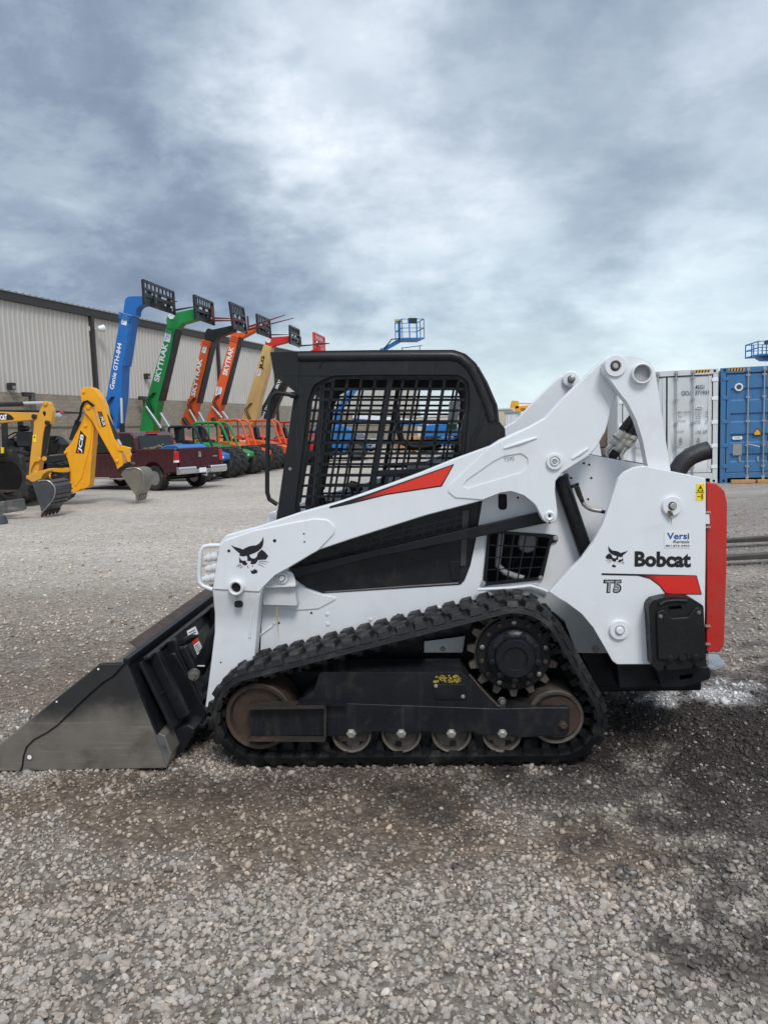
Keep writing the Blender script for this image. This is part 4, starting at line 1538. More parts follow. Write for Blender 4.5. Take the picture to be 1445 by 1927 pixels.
# ---- cab
CY0 = .37
cab_px = [(508, 661), (566, 659), (700, 657), (854, 656.5, 20), (876, 664, 16), (896, 682, 16), (910, 709, 20), (931, 756, 10), (938, 790, 8), (950, 805, 6), (951, 822), (920, 940), (880, 1104), (600, 1118), (548, 1085), (520, 985), (520, 975), (554, 735), (516, 706)]
win_px = [(566, 985), (555, 953), (571, 830), (580, 752, 20), (590, 722, 24), (625, 706, 30), (700, 704), (862, 704, 24), (882, 716, 22), (884, 750, 20), (876, 845), (872, 870), (860, 985)]
low_px = [(566, 1000), (872, 960), (876, 1010), (868, 1090), (620, 1100)]
for s_ in (0, 1):
    y0, y1 = (CY0, CY0 + .055) if not s_ else (far(CY0 + .055), far(CY0))
    m = MB()
    m.prism(LD.out(cab_px, CY0, 6), y0, y1, [LD.out(win_px, CY0, 6)])
    cs = m.build('cab_side', CABBLACK, loader, bevel=.016, seg=4)
    # the stepped inner lip of the window
    m = MB()
    lip_o = [(556, 985), (546, 953), (562, 830), (572, 750, 20), (583, 714, 24), (622, 697, 30), (700, 695), (868, 695, 24), (891, 710, 24), (893, 752, 20), (886, 845), (880, 870), (868, 985)]
    lip_i = [(572, 985), (561, 953), (577, 830), (586, 752, 20), (597, 726, 20), (628, 711, 20), (700, 709), (858, 709, 20), (876, 719, 20), (878, 750, 20), (870, 845), (866, 870), (852, 985)]
    a, b = (CY0 + .03, CY0 + .045) if not s_ else (far(CY0 + .045), far(CY0 + .03))
    m.prism(LD.out(lip_o, CY0, 6), a, b, [LD.out(lip_i, CY0, 6)])
    m.build('window_lip', CABBLACK, cs, bevel=.004)
    # punched steel screen
    m = MB()
    ys = CY0 + .038 if not s_ else far(CY0 + .038)
    poly = [Vector(q) for q in LD.out(lip_i, CY0, 4)]

    def clip(p, q):
        """pieces of the segment p-q inside the window"""
        p, q = Vector(p), Vector(q)
        ts = [0.0, 1.0]
        for i in range(len(poly)):
            a_, b_ = poly[i - 1], poly[i]
            d, e = q - p, b_ - a_
            den = d.x * e.y - d.y * e.x
            if abs(den) < 1e-12:
                continue
            w = a_ - p
            t = (w.x * e.y - w.y * e.x) / den
            u = (w.x * d.y - w.y * d.x) / den
            if 0 <= t <= 1 and 0 <= u <= 1:
                ts.append(t)
        ts.sort()
        out = []
        for t0, t1 in zip(ts, ts[1:]):
            mid = p + (q - p) * ((t0 + t1) / 2)
            ins = False
            for i in range(len(poly)):
                a_, b_ = poly[i - 1], poly[i]
                if (a_.y > mid.y) != (b_.y > mid.y) and mid.x < (b_.x - a_.x) * (mid.y - a_.y) / (b_.y - a_.y) + a_.x:
                    ins = not ins
            if ins and t1 - t0 > 1e-4:
                out.append((p + (q - p) * t0, p + (q - p) * t1))
        return out

    def bar(p, q, w, dy=0.0, d=.004):
        for a_, b_ in clip(LD.p(*p, CY0), LD.p(*q, CY0)):
            m.beam((a_.x, ys + dy, a_.y), (b_.x, ys + dy, b_.y), d, w, (0, 0, 1) if abs(q[1] - p[1]) < 1 else (1, 0, 0))
    wbar = LD.r(4.9, 722, 800, CY0)
    x = 601.5 - 26.4 * 3
    cols = []
    while x < 1010:
        cols.append(x)
        x += 26.4
    for x in cols:
        if abs(x - 733.5) < 8:
            bar((x + 2, 700), (x + 2 - .161 * 290, 990), LD.r(10, 722, 800, CY0), -.002, .008)
        else:
            bar((x, 700), (x - .161 * 290, 990), wbar)
    y = 709.5
    k = 0
    while y < 985:
        bar((540, y), (900, y), wbar if k != 7 else wbar, .001)
        y += 20.4
        k += 1
    bar((540, 853), (605, 853), LD.r(9, 722, 800, CY0), -.002, .008)
    bar((705, 889), (800, 885), LD.r(9, 722, 800, CY0), -.002, .008)
    # corner gussets of the punched holes: small diagonal webs that round off the cells
    rw = LD.r(3.2, 722, 800, CY0)
    y = 709.5
    while y < 985:
        for x in cols:
            cx = x - .161 * (y - 700)
            c_ = Vector(LD.p(cx, y, CY0))
            ins = False
            for i in range(len(poly)):
                a_, b_ = poly[i - 1], poly[i]
                if (a_.y > c_.y) != (b_.y > c_.y) and c_.x < (b_.x - a_.x) * (c_.y - a_.y) / (b_.y - a_.y) + a_.x:
                    ins = not ins
            if ins:
                rr_ = rw * 1.25
                m.prism([(c_.x + rr_, c_.y), (c_.x, c_.y + rr_), (c_.x - rr_, c_.y), (c_.x, c_.y - rr_)], ys - .002, ys + .0024)
        y += 20.4
    m.build('window_screen', BLACK, cs)
    if not s_:
        # round door-side fixings, rib on the top rail, bolt heads, rear bellows fold
        for q in ((640, 694), (821, 688)):
            dot(*q, CY0, 2, cs)
        MB().tube([LD.at(602, 690, CY0 - .002), LD.at(607, 678, CY0 - .002)], .006, 6).build('rail_nub', CABBLACK, cs)
        bolt(546, 881, CY0, 2.4, cs, STEEL, .004, False)
        MB().tube([LD.at(564.5, 662, CY0 - .001), LD.at(561, 732, CY0 - .001)], .0035, 6).build('visor_seam', CABBLACK, cs)
        MB().tube([LD.at(x_, y_, CY0 + .012) for x_, y_ in ((562, 671), (640, 670), (760, 669), (850, 668.5), (866, 673), (884, 688), (897, 712), (915, 755), (926, 790))], .027, 12).build('cab_rail', CABBLACK, cs)
        for off in (0, 7):
            MB().tube([LD.at(x_ + off, y_, CY0 - .001) for x_, y_ in ((905, 730), (906, 770), (900, 800), (886, 824), (884, 842))], .004, 6).build('cab_rib', CABBLACK, cs)
        MB().tube([LD.at(x_, y_, CY0 + .004) for x_, y_ in ((897, 690), (914, 720), (932, 762), (936, 795))], .010, 8).build('rear_seal', CABBLACK, cs)
# roof, visor, floor, back wall, front header
top = [(520, 663), (566, 661), (700, 659), (854, 658.5, 20), (876, 666, 16), (894, 683, 16), (902, 700), (880, 700), (862, 684, 20), (850, 680), (570, 682), (524, 690)]
m = MB()
m.prism(LD.out(top, CY0), CY0 + .055, far(CY0 + .055))
m.build('cab_roof', CABBLACK, loader, bevel=.006)
m = MB()
bk = [(905, 700), (932, 770), (940, 880), (925, 1000), (905, 1000), (915, 880), (912, 780), (892, 705)]
o_ = LD.out(bk, CY0)
# back wall split so that the rear window stays open
m.prism(LD.out([(926, 822), (940, 880), (925, 1000), (905, 1000), (915, 880), (910, 822)], CY0), CY0 + .055, far(CY0 + .055))
m.build('cab_back', CABBLACK, loader)
m = MB()
m.prism(LD.out([(560, 1010), (900, 1000), (880, 1100), (600, 1112)], CY0), CY0 + .055, far(CY0 + .055))
m.build('cab_floor', CABBLACK, loader)
m = MB()
m.prism(LD.out([(556, 1000), (900, 930), (895, 1010), (872, 1102), (606, 1116), (548, 1085)], CY0 - .005), CY0 - .008, CY0 + .004)
lc = m.build('lower_cab_cover', FRAME, loader, bevel=.003)
# the little row of louvres and dark grid above the link
m = MB()
for k in range(9):
    a, b = (700 + k * 20, 1004 - k * 4.6), (694 + k * 20, 1040 - k * 4.8)
    m.beam(LD.at(*a, CY0 - .010), LD.at(*b, CY0 - .010), .006, .007, (1, 0, 0))
for k in range(3):
    m.beam(LD.at(690, 1012 + k * 11, CY0 - .010), LD.at(880, 968 + k * 11, CY0 - .010), .006, .006)
m.build('louvre_grid', M('grid_dusty', (.030, .030, .031), .5, var=.3), lc)
MB().tube([LD.at(x, y, CY0 - .012) for x, y in ((612, 1113), (700, 1107), (780, 1101), (862, 1096))], .005, 6).build('cover_edge', M('edge_pale', (.07, .068, .064), .5), lc)  # thin lighter line along the lower edge of the cover
MB().tube([LD.at(x, y, CY0 - .010) for x, y in ((640, 1040), (720, 1036), (800, 1030), (860, 1012))], .004, 6).build('cover_crease', CABBLACK, lc)
m = MB()
m.prism(LD.out([(870, 960, 2), (882, 958, 2), (876, 1062, 2), (866, 1064, 2)], CY0 - .02), CY0 - .02, CY0 - .01)
m.build('gas_strut', M('strut_grey', (.05, .053, .056), .35), lc)
MB().prism(LD.out([(845, 1055, 2), (866, 1055, 2), (862, 1090, 2), (850, 1090, 2)], CY0 - .02), CY0 - .02, CY0 - .006).build('cover_latch', BLACK, lc, bevel=.003)
bolt(777, 1051, CY0 - .008, 3, lc, PLASTIC, .004, False)
# near front grab bar
m = MB()
m.tube([LD.at(x, y, .33) for x, y in ((556, 743), (533, 739), (520, 738), (512, 744), (507, 760), (505, 800), (503, 860), (503, 925), (507, 938), (522, 948))], LD.r(4.2, 510, 850, .33), 10)
m.build('grab_bar', CABBLACK, loader)
m = MB()
m.cyl(LD.at(549, 742, .325), LD.at(557, 742, .36), .016, seg=12)
m.build('bar_bracket', CABBLACK, loader)
# light cluster box ahead of the cab foot
m = MB()
m.prism(LD.out([(505, 965, 6), (520, 958, 4), (526, 985), (500, 990)], .40), .40, .52)
m.build('step_box', WHITE, loader, bevel=.008)
# ---- inside the cab
m = MB()
seat = LD.out([(880, 870, 10), (760, 882, 14), (752, 908, 10), (880, 925, 6)], .6)
m.prism(seat, .58, 1.12)
st_ = m.build('seat', M('seat_vinyl', (.02, .02, .022), .5, var=.2, dirt=(.06, .06, .06), da=.3), loader, bevel=.03, seg=3)
m = MB()
m.prism(LD.out([(872, 905), (868, 820, 10), (880, 770, 12), (900, 772, 8), (905, 905)], .6), .60, 1.10)
m.build('seat_back', PLASTIC, st_, bevel=.03, seg=3)
m = MB()
for k in range(2):
    sp_ = [LD.at(802 + k * 16 + t * 1.5, 858 + k * 6 + (3.4 if t % 2 else -3.4), .56) for t in range(10)]
    m.tube(sp_, .003, 5)
m.build('seat_spring', ZINC, st_)
for y_ in (.62, 1.08):
    MB().tube([LD.at(x, y, y_) for x, y in ((745, 760), (748, 800), (756, 830), (775, 840), (800, 840), (830, 834))], .018, 10).build('lap_bar', CABBLACK, loader)
for y_ in (.62, 1.05):
    m = MB()
    m.tube([LD.at(665, 960, y_), LD.at(662, 925, y_), LD.at(664, 910, y_)], [.012, .010, .012], 8)
    m.lathe(LD.at(668, 912, y_) + Vector((-.035, 0, .012)), (1, 0, -.5), [(.0001, 0), (.02, .005), (.026, .03), (.024, .07), (.0001, .085)], 12)
    m.build('control_joystick', PLASTIC, loader)
m = MB()
m.tube([LD.at(x, y, .95) for x, y in ((612, 705), (608, 800), (600, 900), (592, 1000))], .03, 10)
m.tube([LD.at(x, y, .50) for x, y in ((618, 705), (612, 800), (603, 900), (592, 1000))], .022, 10)
m.build('front_post', CABBLACK, loader)
m = MB()
m.prism(LD.out([(845, 755, 2), (866, 753, 2), (858, 815, 2), (842, 815, 2)], .9), .895, .9)
m.build('instruction_label', M('label_print', (.62, .62, .58), .5, var=.3, vs=60), loader)
m = MB()
m.prism(LD.out([(842, 797, 1), (860, 797, 1), (858, 806, 1), (841, 806, 1)], .893), .889, .8945)
m.build('green_label', M('label_green', (.05, .16, .09), .5), loader)

# ---- auxiliary couplers and their guard on the arm front
m = MB()
m.tube([LD.at(x, y, .21) for x, y in ((418, 1025), (396, 1025), (384, 1027), (378, 1036), (374, 1078), (375, 1094), (382, 1101), (400, 1108))], LD.r(4, 380, 1060, .21), 10)
m.build('coupler_guard', WHITE, loader)
for (x, y, L_) in ((412, 1044, 26), (412, 1064, 24), (412, 1083, 30)):
    a, b = LD.at(x, y, .225), LD.at(x - L_, y + 6, .225)
    d = (b - a).normalized()
    m = MB()
    Lm = (b - a).length
    m.lathe(a, d, [(.022, 0), (.024, Lm * .4), (.018, Lm * .42), (.018, Lm * .55), (.021, Lm * .57), (.021, Lm * .8), (.015, Lm * .82), (.015, Lm)], 16)
    m.build('hydraulic_coupler', WHITE_DIRTY, loader)

# ---- bucket
BY = -.03
BW = WID + .03
side_px = [(237.5, 1254), (189, 1257), (0, 1409), (-60, 1456), (-64, 1462), (41, 1458), (180, 1456), (314, 1453), (295, 1397), (240.5, 1260)]
bs = LD.line(side_px, BY)
bz = min(q[1] for q in bs)
bs = [(a, b - bz + .002) for a, b in bs]
PB = lambda x, y: (lambda q: (q[0], q[1] - bz + .002))(LD.p(x, y, BY))
back_top, back_low, heel = PB(238, 1254), PB(296, 1397), PB(314, 1453)
bucket = None
m = MB()
m.prism(bs, BY, BY + .012)
bucket = m.build('bucket_side', BUCKETSTEEL, loader, bevel=.002)
m = MB()
m.prism(bs, BW - .012, BW)
m.build('bucket_side', BUCKETSTEEL, loader, bevel=.002)
# wear plate with the ragged edge, lip holes
m = MB()
m.prism([PB(*q) for q in ((236, 1256), (190, 1258), (0, 1411), (-58, 1457), (40, 1457), (44, 1448), (46, 1430), (52, 1412), (66, 1398), (90, 1385), (110, 1371), (140, 1342), (165, 1318), (196, 1291), (215, 1279))], BY - .010, BY + .001)
wp = m.build('side_cutter', BUCKETSTEEL, bucket, bevel=.003)
for q in ((59, 1431, 4.2), (188, 1266, 2), (110, 1327, 1.8)):
    c = PB(q[0], q[1])
    MB().lathe((c[0], BY - .0115, c[1]), (0, 1, 0), [(LD.r(q[2], q[0], q[1], BY), 0), (LD.r(q[2], q[0], q[1], BY), .001)], 14).build('cutter_hole', DECAL_WHITE, wp)
MB().tube([(lambda c: (c[0], BY - .003, c[1]))(PB(*q)) for q in ((42, 1456), (45, 1448), (47, 1430), (53, 1413), (67, 1399.5), (91, 1386.5), (111, 1372.5), (141, 1343.5), (166, 1319.5), (197, 1292.5), (216, 1280.5), (237, 1258))], .0022, 6).build('seam_shade', FRAME, bucket)  # black line drawn along the cutter seam for the joint and its shadow
# shell: floor, heel, back
lip, floor_b = PB(-60, 1458), heel
prof = [lip, (floor_b[0] - .02, floor_b[1]), (heel[0] + .03, heel[1] + .02), (PB(345, 1392)[0], PB(345, 1392)[1]), PB(300, 1392), PB(239, 1256)]
def shell(pr, th, name, mat, y0, y1):
    m = MB()
    ptsL = [Vector(p) for p in pr]
    off = []
    for i, p in enumerate(ptsL):
        t = (ptsL[min(i + 1, len(ptsL) - 1)] - ptsL[max(i - 1, 0)]).normalized()
        off.append(p + Vector((-t.y, t.x)) * th)
    m.prism([(p.x, p.y) for p in ptsL] + [(p.x, p.y) for p in reversed(off)], y0, y1)
    return m.build(name, mat, bucket, bevel=.002)
shell([lip, (heel[0] - .10, heel[1]), heel, PB(322, 1428), PB(310, 1395), PB(297, 1390)], .012, 'bucket_floor', BUCKETSTEEL, BY + .012, BW - .012)
shell([PB(298, 1392), PB(239, 1256)], .012, 'bucket_back', BLACK, BY + .012, BW - .012)
m = MB()
a, b = back_top, back_top
m.beam((a[0], BY, a[1]), (a[0], BW, a[1]), .03, .035)
m.build('top_edge', BLACK, bucket, bevel=.006)
# rusty spill guard seen past the top edge (inside of the bucket's far lip)
m = MB()
q0, q1 = PB(238, 1258), PB(205, 1244)
m.hexa([(q0[0], BY + .2, q0[1]), (q0[0], BW, q0[1]), (q1[0], BW, q1[1]), (q1[0], BY + .25, q1[1])], [(q0[0] + .01, BY + .2, q0[1] + .004), (q0[0] + .01, BW, q0[1] + .004), (q1[0] + .01, BW, q1[1] + .004), (q1[0] + .01, BY + .25, q1[1] + .004)])
m.build('spill_guard', RUSTY, bucket)
# heel box at the back foot
m = MB()
m.prism([PB(*q) for q in ((300, 1405), (318, 1452), (330, 1440), (345, 1418), (352, 1400), (338, 1392))], .10, BW - .10)
m.build('bucket_heel', FRAME, bucket, bevel=.006)

# ---- quick coupler plate between arms and bucket
CPY = .20
m = MB()
# back plate leaning with the bucket's back
pA, pB_ = PB(248, 1262), PB(312, 1394)
dx = Vector((pB_[0] - pA[0], pB_[1] - pA[1]))
nx = Vector((-dx.y, dx.x)).normalized()
if nx.x < 0:
    nx = -nx
def cp(s, t, y):
    """on the coupler: s down the slope (0..1), t metres out from it"""
    return (pA[0] + dx.x * s + nx.x * t, y, pA[1] + dx.y * s + nx.y * t)
def cblock(s0, s1, t0, t1, y0, y1, mb):
    mb.hexa([cp(s0, t0, y0), cp(s1, t0, y0), cp(s1, t0, y1), cp(s0, t0, y1)], [cp(s0, t1, y0), cp(s1, t1, y0), cp(s1, t1, y1), cp(s0, t1, y1)])
    return mb
cpl = cblock(.02, .98, .012, .030, .02, WID - .02, MB()).build('coupler_plate', BLACK, loader, bevel=.004)
for y0 in (.10, WID - .62):
    cblock(.0, .95, .030, .085, y0, y0 + .05, MB()).build('coupler_rib', BLACK, cpl, bevel=.006)
    cblock(.0, .95, .030, .10, y0 + .20, y0 + .25, MB()).build('coupler_rib', BLACK, cpl, bevel=.006)
    cblock(.05, .9, .030, .055, y0 + .05, y0 + .20, MB()).build('wedge_cover', BLACK, cpl, bevel=.006)
    cblock(.15, .5, .10, .145, y0 + .20, y0 + .25, MB()).build('pivot_lug', BLACK, cpl, bevel=.012)
    c = Vector(cp(.55, .13, y0 + .19))
    MB().lathe(c, (0, -1, 0), [(.03, 0), (.03, .03), (.018, .03), (.018, .05)], 16).build('coupler_pin', STEEL, cpl)
cblock(-.02, .04, .03, .07, .04, WID - .04, MB()).build('coupler_bar', BLACK, cpl, bevel=.01)
cblock(.93, 1.0, .03, .075, .30, WID - .30, MB()).build('coupler_foot', BLACK, cpl, bevel=.006)
cblock(.2, .75, .031, .036, .52, 1.0, MB()).build('coupler_web', M('olive_plate', (.035, .04, .03), .5, var=.3), cpl)
# outlines raised on the side of the plate
m = MB()
m.tube([cp(.05, .031, .05), cp(.05, .033, .16), cp(.45, .033, .165), cp(.52, .033, .12), cp(.52, .033, .05)], .006, 6)
m.build('plate_weld', BLACK, cpl)
# lever, spring, stickers
m = MB()
sp0, sp1 = LD.at(326, 1222, .45), LD.at(341, 1219, .45)
d = sp1 - sp0
m.tube([sp0 + d * (k / 40) + Vector((0, math.cos(k * 1.1), math.sin(k * 1.1))) * .022 for k in range(41)], .0045, 5)
m.lathe(sp1, d, [(.022, 0), (.022, .012), (.013, .014), (.013, .03)], 12)
m.build('lever_spring', ZINC, cpl)
m = MB()
m.cyl(LD.at(334, 1245, .42), LD.at(345, 1243, .42), .018, seg=14)
m.build('lever_grip', M('grip_cream', (.5, .47, .4), .5), cpl)
m = MB()
m.tube([LD.at(x, y, .45) for x, y in ((310, 1232), (340, 1212), (360, 1198), (371, 1194))], [.016, .02, .022, .016], 8)
m.build('coupler_lever', BLACK, cpl)
m = MB()
m.tube([LD.at(x, y, .4) for x, y in ((352, 1240), (358, 1249), (370, 1252), (386, 1252))], .006, 6)
m.build('bent_rod', ZINC, cpl)
for px4, mt, nm in (([(352, 1186), (368, 1177), (374, 1191), (356, 1200)], DECAL_WHITE, 'info_sticker'), ([(362, 1206), (372, 1198), (383, 1222), (372, 1231)], DECAL_WHITE, 'caution_sticker')):
    q = [LD.at(*p_, .44) for p_ in px4]
    n = Vector((0, -.002, 0))
    m = MB()
    m.hexa([p_ for p_ in q], [p_ + n for p_ in q])
    so = m.build(nm, mt, cpl)
    if nm == 'caution_sticker':
        m = MB()
        e = [LD.at(*p_, .437) for p_ in ((362, 1206), (372, 1198), (374.5, 1204), (364.5, 1212))]
        m.hexa(e, [p_ + n for p_ in e])
        m.build('red_header', DECAL_RED, so)
        m = MB()
        for k in range(4):
            f = .42 + .14 * k
            a_, b_ = q[0].lerp(q[3], f) + n * 1.6, q[1].lerp(q[2], f) + n * 1.6
            m.beam(a_.lerp(b_, .15), a_.lerp(b_, .85), .001, .003)
        m.build('text_lines', DECAL_BLACK, so)
    else:
        m = MB()
        for k in range(2):
            f = .35 + .3 * k
            a_, b_ = q[0].lerp(q[3], f) + n * 1.6, q[1].lerp(q[2], f) + n * 1.6
            m.beam(a_.lerp(b_, .15), a_.lerp(b_, .85), .001, .004)
        m.build('text_lines', DECAL_BLACK, so)
# tilt cylinder going up behind the arm
m = MB()
m.cyl(LD.at(372, 1262, .45), LD.at(430, 1150, .45), .04, seg=20)
m.build('tilt_cylinder', BLACK, loader)
m = MB()
m.cyl(LD.at(366, 1276, .45), LD.at(384, 1240, .45), .024, seg=16)
m.build('tilt_rod', CHROME, loader)
# coupler side cheek by the arm foot
m = MB()
m.prism(LD.out([(304, 1240, 6), (326, 1225, 10), (345, 1255, 6), (386, 1340, 4), (386, 1364, 4), (356, 1366, 4)], .24), .24, .27)
m.build('coupler_cheek', BLACK, cpl, bevel=.005)
m = MB()
m.prism(LD.out([(352, 1358, 2), (387, 1360, 2), (387, 1367, 2), (352, 1366, 2)], .20), .18, .30)
m.build('coupler_toe', BLACK, cpl, bevel=.003)
dot(353, 1327, .24, 2.4, cpl, DECAL_WHITE, 'sight_hole')

# ------------------------------------------------------------------ the yard behind
def paint(name, hexa, rough=.42, **k):
    c = srgb(hexa)
    kw = dict(var=.06, vs=1.5, dirt=tuple(x * .45 + y * .5 for x, y in zip(c, MUD)), da=.5, ds=2.6, streak=tuple(x * .55 + .03 for x in c), sa=.4, ss=(9, 9, .8), coat=.05)
    kw.update(k)
    return M(name, c, rough, **kw)


P_BLUE = paint('machine_blue', '#1268b4')
P_GREEN = paint('machine_green', '#0b8a3c')
P_ORANGE = paint('machine_orange', '#dd5a1c')
P_TAN = paint('machine_tan', '#d2b274')
P_RED = paint('machine_red', '#cf2a20')
P_YELLOW = paint('machine_yellow', '#eea40c')
P_CAT = paint('machine_ochre', '#d79a2e')
P_BLACK = paint('machine_black', '#17181a', var=.2, dirt=(.05, .047, .043))
P_MAROON = paint('car_maroon', '#430f1b', .26, dirt=(.07, .04, .038), da=.25, coat=.35)
P_SILVER = paint('car_silver', '#9ea3a8', .3, coat=.5)
P_DARKCAR = paint('car_black', '#15171a', .25, coat=.6)
TYRE = M('tyre_rubber', (.022, .022, .022), .8, var=.25, dirt=(.13, .115, .10), da=.75, ds=4, bump=.2)
RIM = M('wheel_rim', (.08, .078, .075), .6, .2, var=.2, dirt=(.16, .14, .12), da=.6, ds=5)
DARKSTEEL = M('bucket_dark_steel', (.085, .09, .097), .42, .6, var=.3, vs=3, dirt=(.14, .125, .11), da=.5, ds=4)
LAMP_RED = M('lamp_red', (.55, .01, .012), .2, coat=.4)
BUMPER = M('bumper_chrome', (.62, .63, .65), .2, .9, var=.06)


# ---- warehouse
WH = Frame((-17.5, 35.0, 0), rad(71.6))
wh = thing('warehouse', 'long pale metal clad warehouse with block base and dark roof trim', 'warehouse', WH.o, WH.h)
eave = .5 * (WH.p(20, 562, 0)[1] + WH.p(300, 617, 0)[1])
blk = WH.p(100, 742, 0)[1]
U0, U1 = -22.0, WH.p(792, 800, 0)[0] if WH.p(792, 800, 0)[0] > 20 else 90.0
U1 = min(max(U1, 40), 130)
CLAD = M('metal_cladding', srgb('#bfbbb4'), .55, var=.05, vs=.2, streak=srgb('#a9a49a'), sa=.55, ss=(2.5, 2.5, .16), dirt=srgb('#b0aa9f'), da=.4, ds=.35)
BLOCK = bpy.data.materials.new('split_face_block')
BLOCK.use_nodes = True
t = NT(BLOCK.node_tree)
_o, _b = t.n('ShaderNodeOutputMaterial'), t.n('ShaderNodeBsdfPrincipled')
t.l(_b.outputs[0], _o.inputs[0])
tc = t.n('ShaderNodeTexCoord').outputs['Object']
mp = t.n('ShaderNodeMapping')
t.l(tc, mp.inputs[0])
mp.inputs['Rotation'].default_value = (rad(90), 0, 0)
br = t.n('ShaderNodeTexBrick')
t.l(mp.outputs[0], br.inputs['Vector'])
br.inputs['Color1'].default_value = (*srgb('#a79d8e'), 1)
br.inputs['Color2'].default_value = (*srgb('#978e81'), 1)
br.inputs['Mortar'].default_value = (*srgb('#8a8278'), 1)
br.inputs['Scale'].default_value = 1.0
br.inputs['Brick Width'].default_value = .4
br.inputs['Row Height'].default_value = .2
br.inputs['Mortar Size'].default_value = .008
nz = t.noise(tc, 9, 8, .75)
t.l(t.mix(1.0, br.outputs[0], t.mix(t.mrange(nz.outputs[0], .3, .7), (.66, .66, .66), (1.2, 1.19, 1.17)), 'MULTIPLY'), _b.inputs['Base Color'])
_b.inputs['Roughness'].default_value = .9
bp = t.n('ShaderNodeBump')
bp.inputs['Distance'].default_value = .08
t.l(nz.outputs[0], bp.inputs['Height'])
t.l(bp.outputs[0], _b.inputs['Normal'])
TRIM = M('roof_trim', (.032, .028, .026), .5, var=.1)
MB().box((U0, .02, -.3), (U1, .5, blk)).build('block_wall', BLOCK, wh)
m = MB()
m.box((U0, .10, blk), (U1, .45, eave))
# trapezoid ribs of the sheeting
u = U0
while u < U1 - .3:
    m.hexa([(u, .10, blk), (u + .13, .10, blk), (u + .13, .10, eave), (u, .10, eave)], [(u + .03, .055, blk), (u + .10, .055, blk), (u + .10, .055, eave), (u + .03, .055, eave)])
    u += .305
m.build('metal_cladding', CLAD, wh, sharp=20)
m = MB()
m.box((U0, -.10, eave - .12), (U1, .5, eave + .26))
m.build('roof_trim', TRIM, wh)
m = MB()
m.hexa([(U0, -.14, eave + .262), (U1, -.14, eave + .262), (U1, -.14, eave + .30), (U0, -.14, eave + .30)], [(U0, 28, eave + 1.2), (U1, 28, eave + 1.2), (U1, 28, eave + 1.24), (U0, 28, eave + 1.24)])
u = U0
while u < U1:
    m.hexa([(u, -.15, eave + .30), (u + .06, -.15, eave + .30), (u + .06, -.15, eave + .35), (u, -.15, eave + .35)], [(u, 12, eave + .70), (u + .06, 12, eave + .70), (u + .06, 12, eave + .75), (u, 12, eave + .75)])
    u += .42
m.build('metal_roof', M('roof_metal', (.30, .28, .26), .5, .3, var=.1), wh)
MB().box((U1 - .3, .5, -.3), (U1, 26, eave)).build('end_wall', CLAD, wh)
MB().box((U0, -.03, WH.p(100, 802, 0)[1] - .05), (U1, .02, WH.p(100, 802, 0)[1])).build('block_band', M('band_course', srgb('#746e64'), .9), wh)
for X in (181, 414, 520, 602):
    uu = WH.p(X, 720, -.06)[0]
    m = MB()
    m.box((uu - .09, -.16, -.1), (uu + .09, .06, eave - .1))
    m.build('downspout', TRIM, wh)


def lamp_head(px, py, kind):
    q = WH.at(px, py, -.3)
    m = MB()
    if kind == 'flood':
        l = thing('flood_light', 'white twin flood light bracketed high on the warehouse wall', 'flood light', WH.o, WH.h)
        m.box((q.x - .9, -.02, q.z - .12), (q.x - .75, .08, q.z + .12))
        m.cyl((q.x - .8, .02, q.z), (q.x - .5, -.25, q.z + .02), .03)
        m.build('bracket', M('lamp_grey', (.5, .5, .48), .5), l)
        MB().lathe((q.x - .6, -.28, q.z), (1, -.5, .15), [(.10, 0), (.14, .06), (.2, .3), (.2, .34), (.0001, .36)], 18).build('lamp_bowl', M('lamp_glass', (.75, .77, .78), .25), l)
    else:
        l = thing('wall_light', kind, 'wall light', WH.o, WH.h)
        m.box((q.x - .14, -.25, q.z - .15), (q.x + .14, .06, q.z + .17))
        m.build('lamp_box', TRIM, l, bevel=.03)
        MB().box((q.x - .1, -.27, q.z - .12), (q.x + .1, -.25, q.z + .03)).build('lens', M('lamp_lens', (.25, .25, .24), .2), l)


lamp_head(199, 621, 'flood')
lamp_head(29, 727, 'dark square wall light over the block base, above the black backhoe')
lamp_head(283, 708, 'dark square wall light beside the green telehandler boom')
for i, (X, Y) in enumerate(((62, 741), (275, 748), (366, 753))):
    q = WH.at(X, Y, -.4)
    b_ = thing('bracket_post', ('grey post with a short arm against the block wall, behind the black backhoe', 'grey post with a short arm behind the green telehandler boom', 'grey post with a short arm left of the first orange boom')[i], 'post', WH.o, WH.h)
    m = MB()
    m.box((q.x - .12, -.45, -.1), (q.x + .12, -.25, q.z))
    m.build('upright', M('post_grey', (.10, .10, .10), .6), b_)
    MB().box((q.x - .55, -.44, q.z - .14), (q.x + .10, -.26, q.z + .06)).build('arm', TRIM, b_)


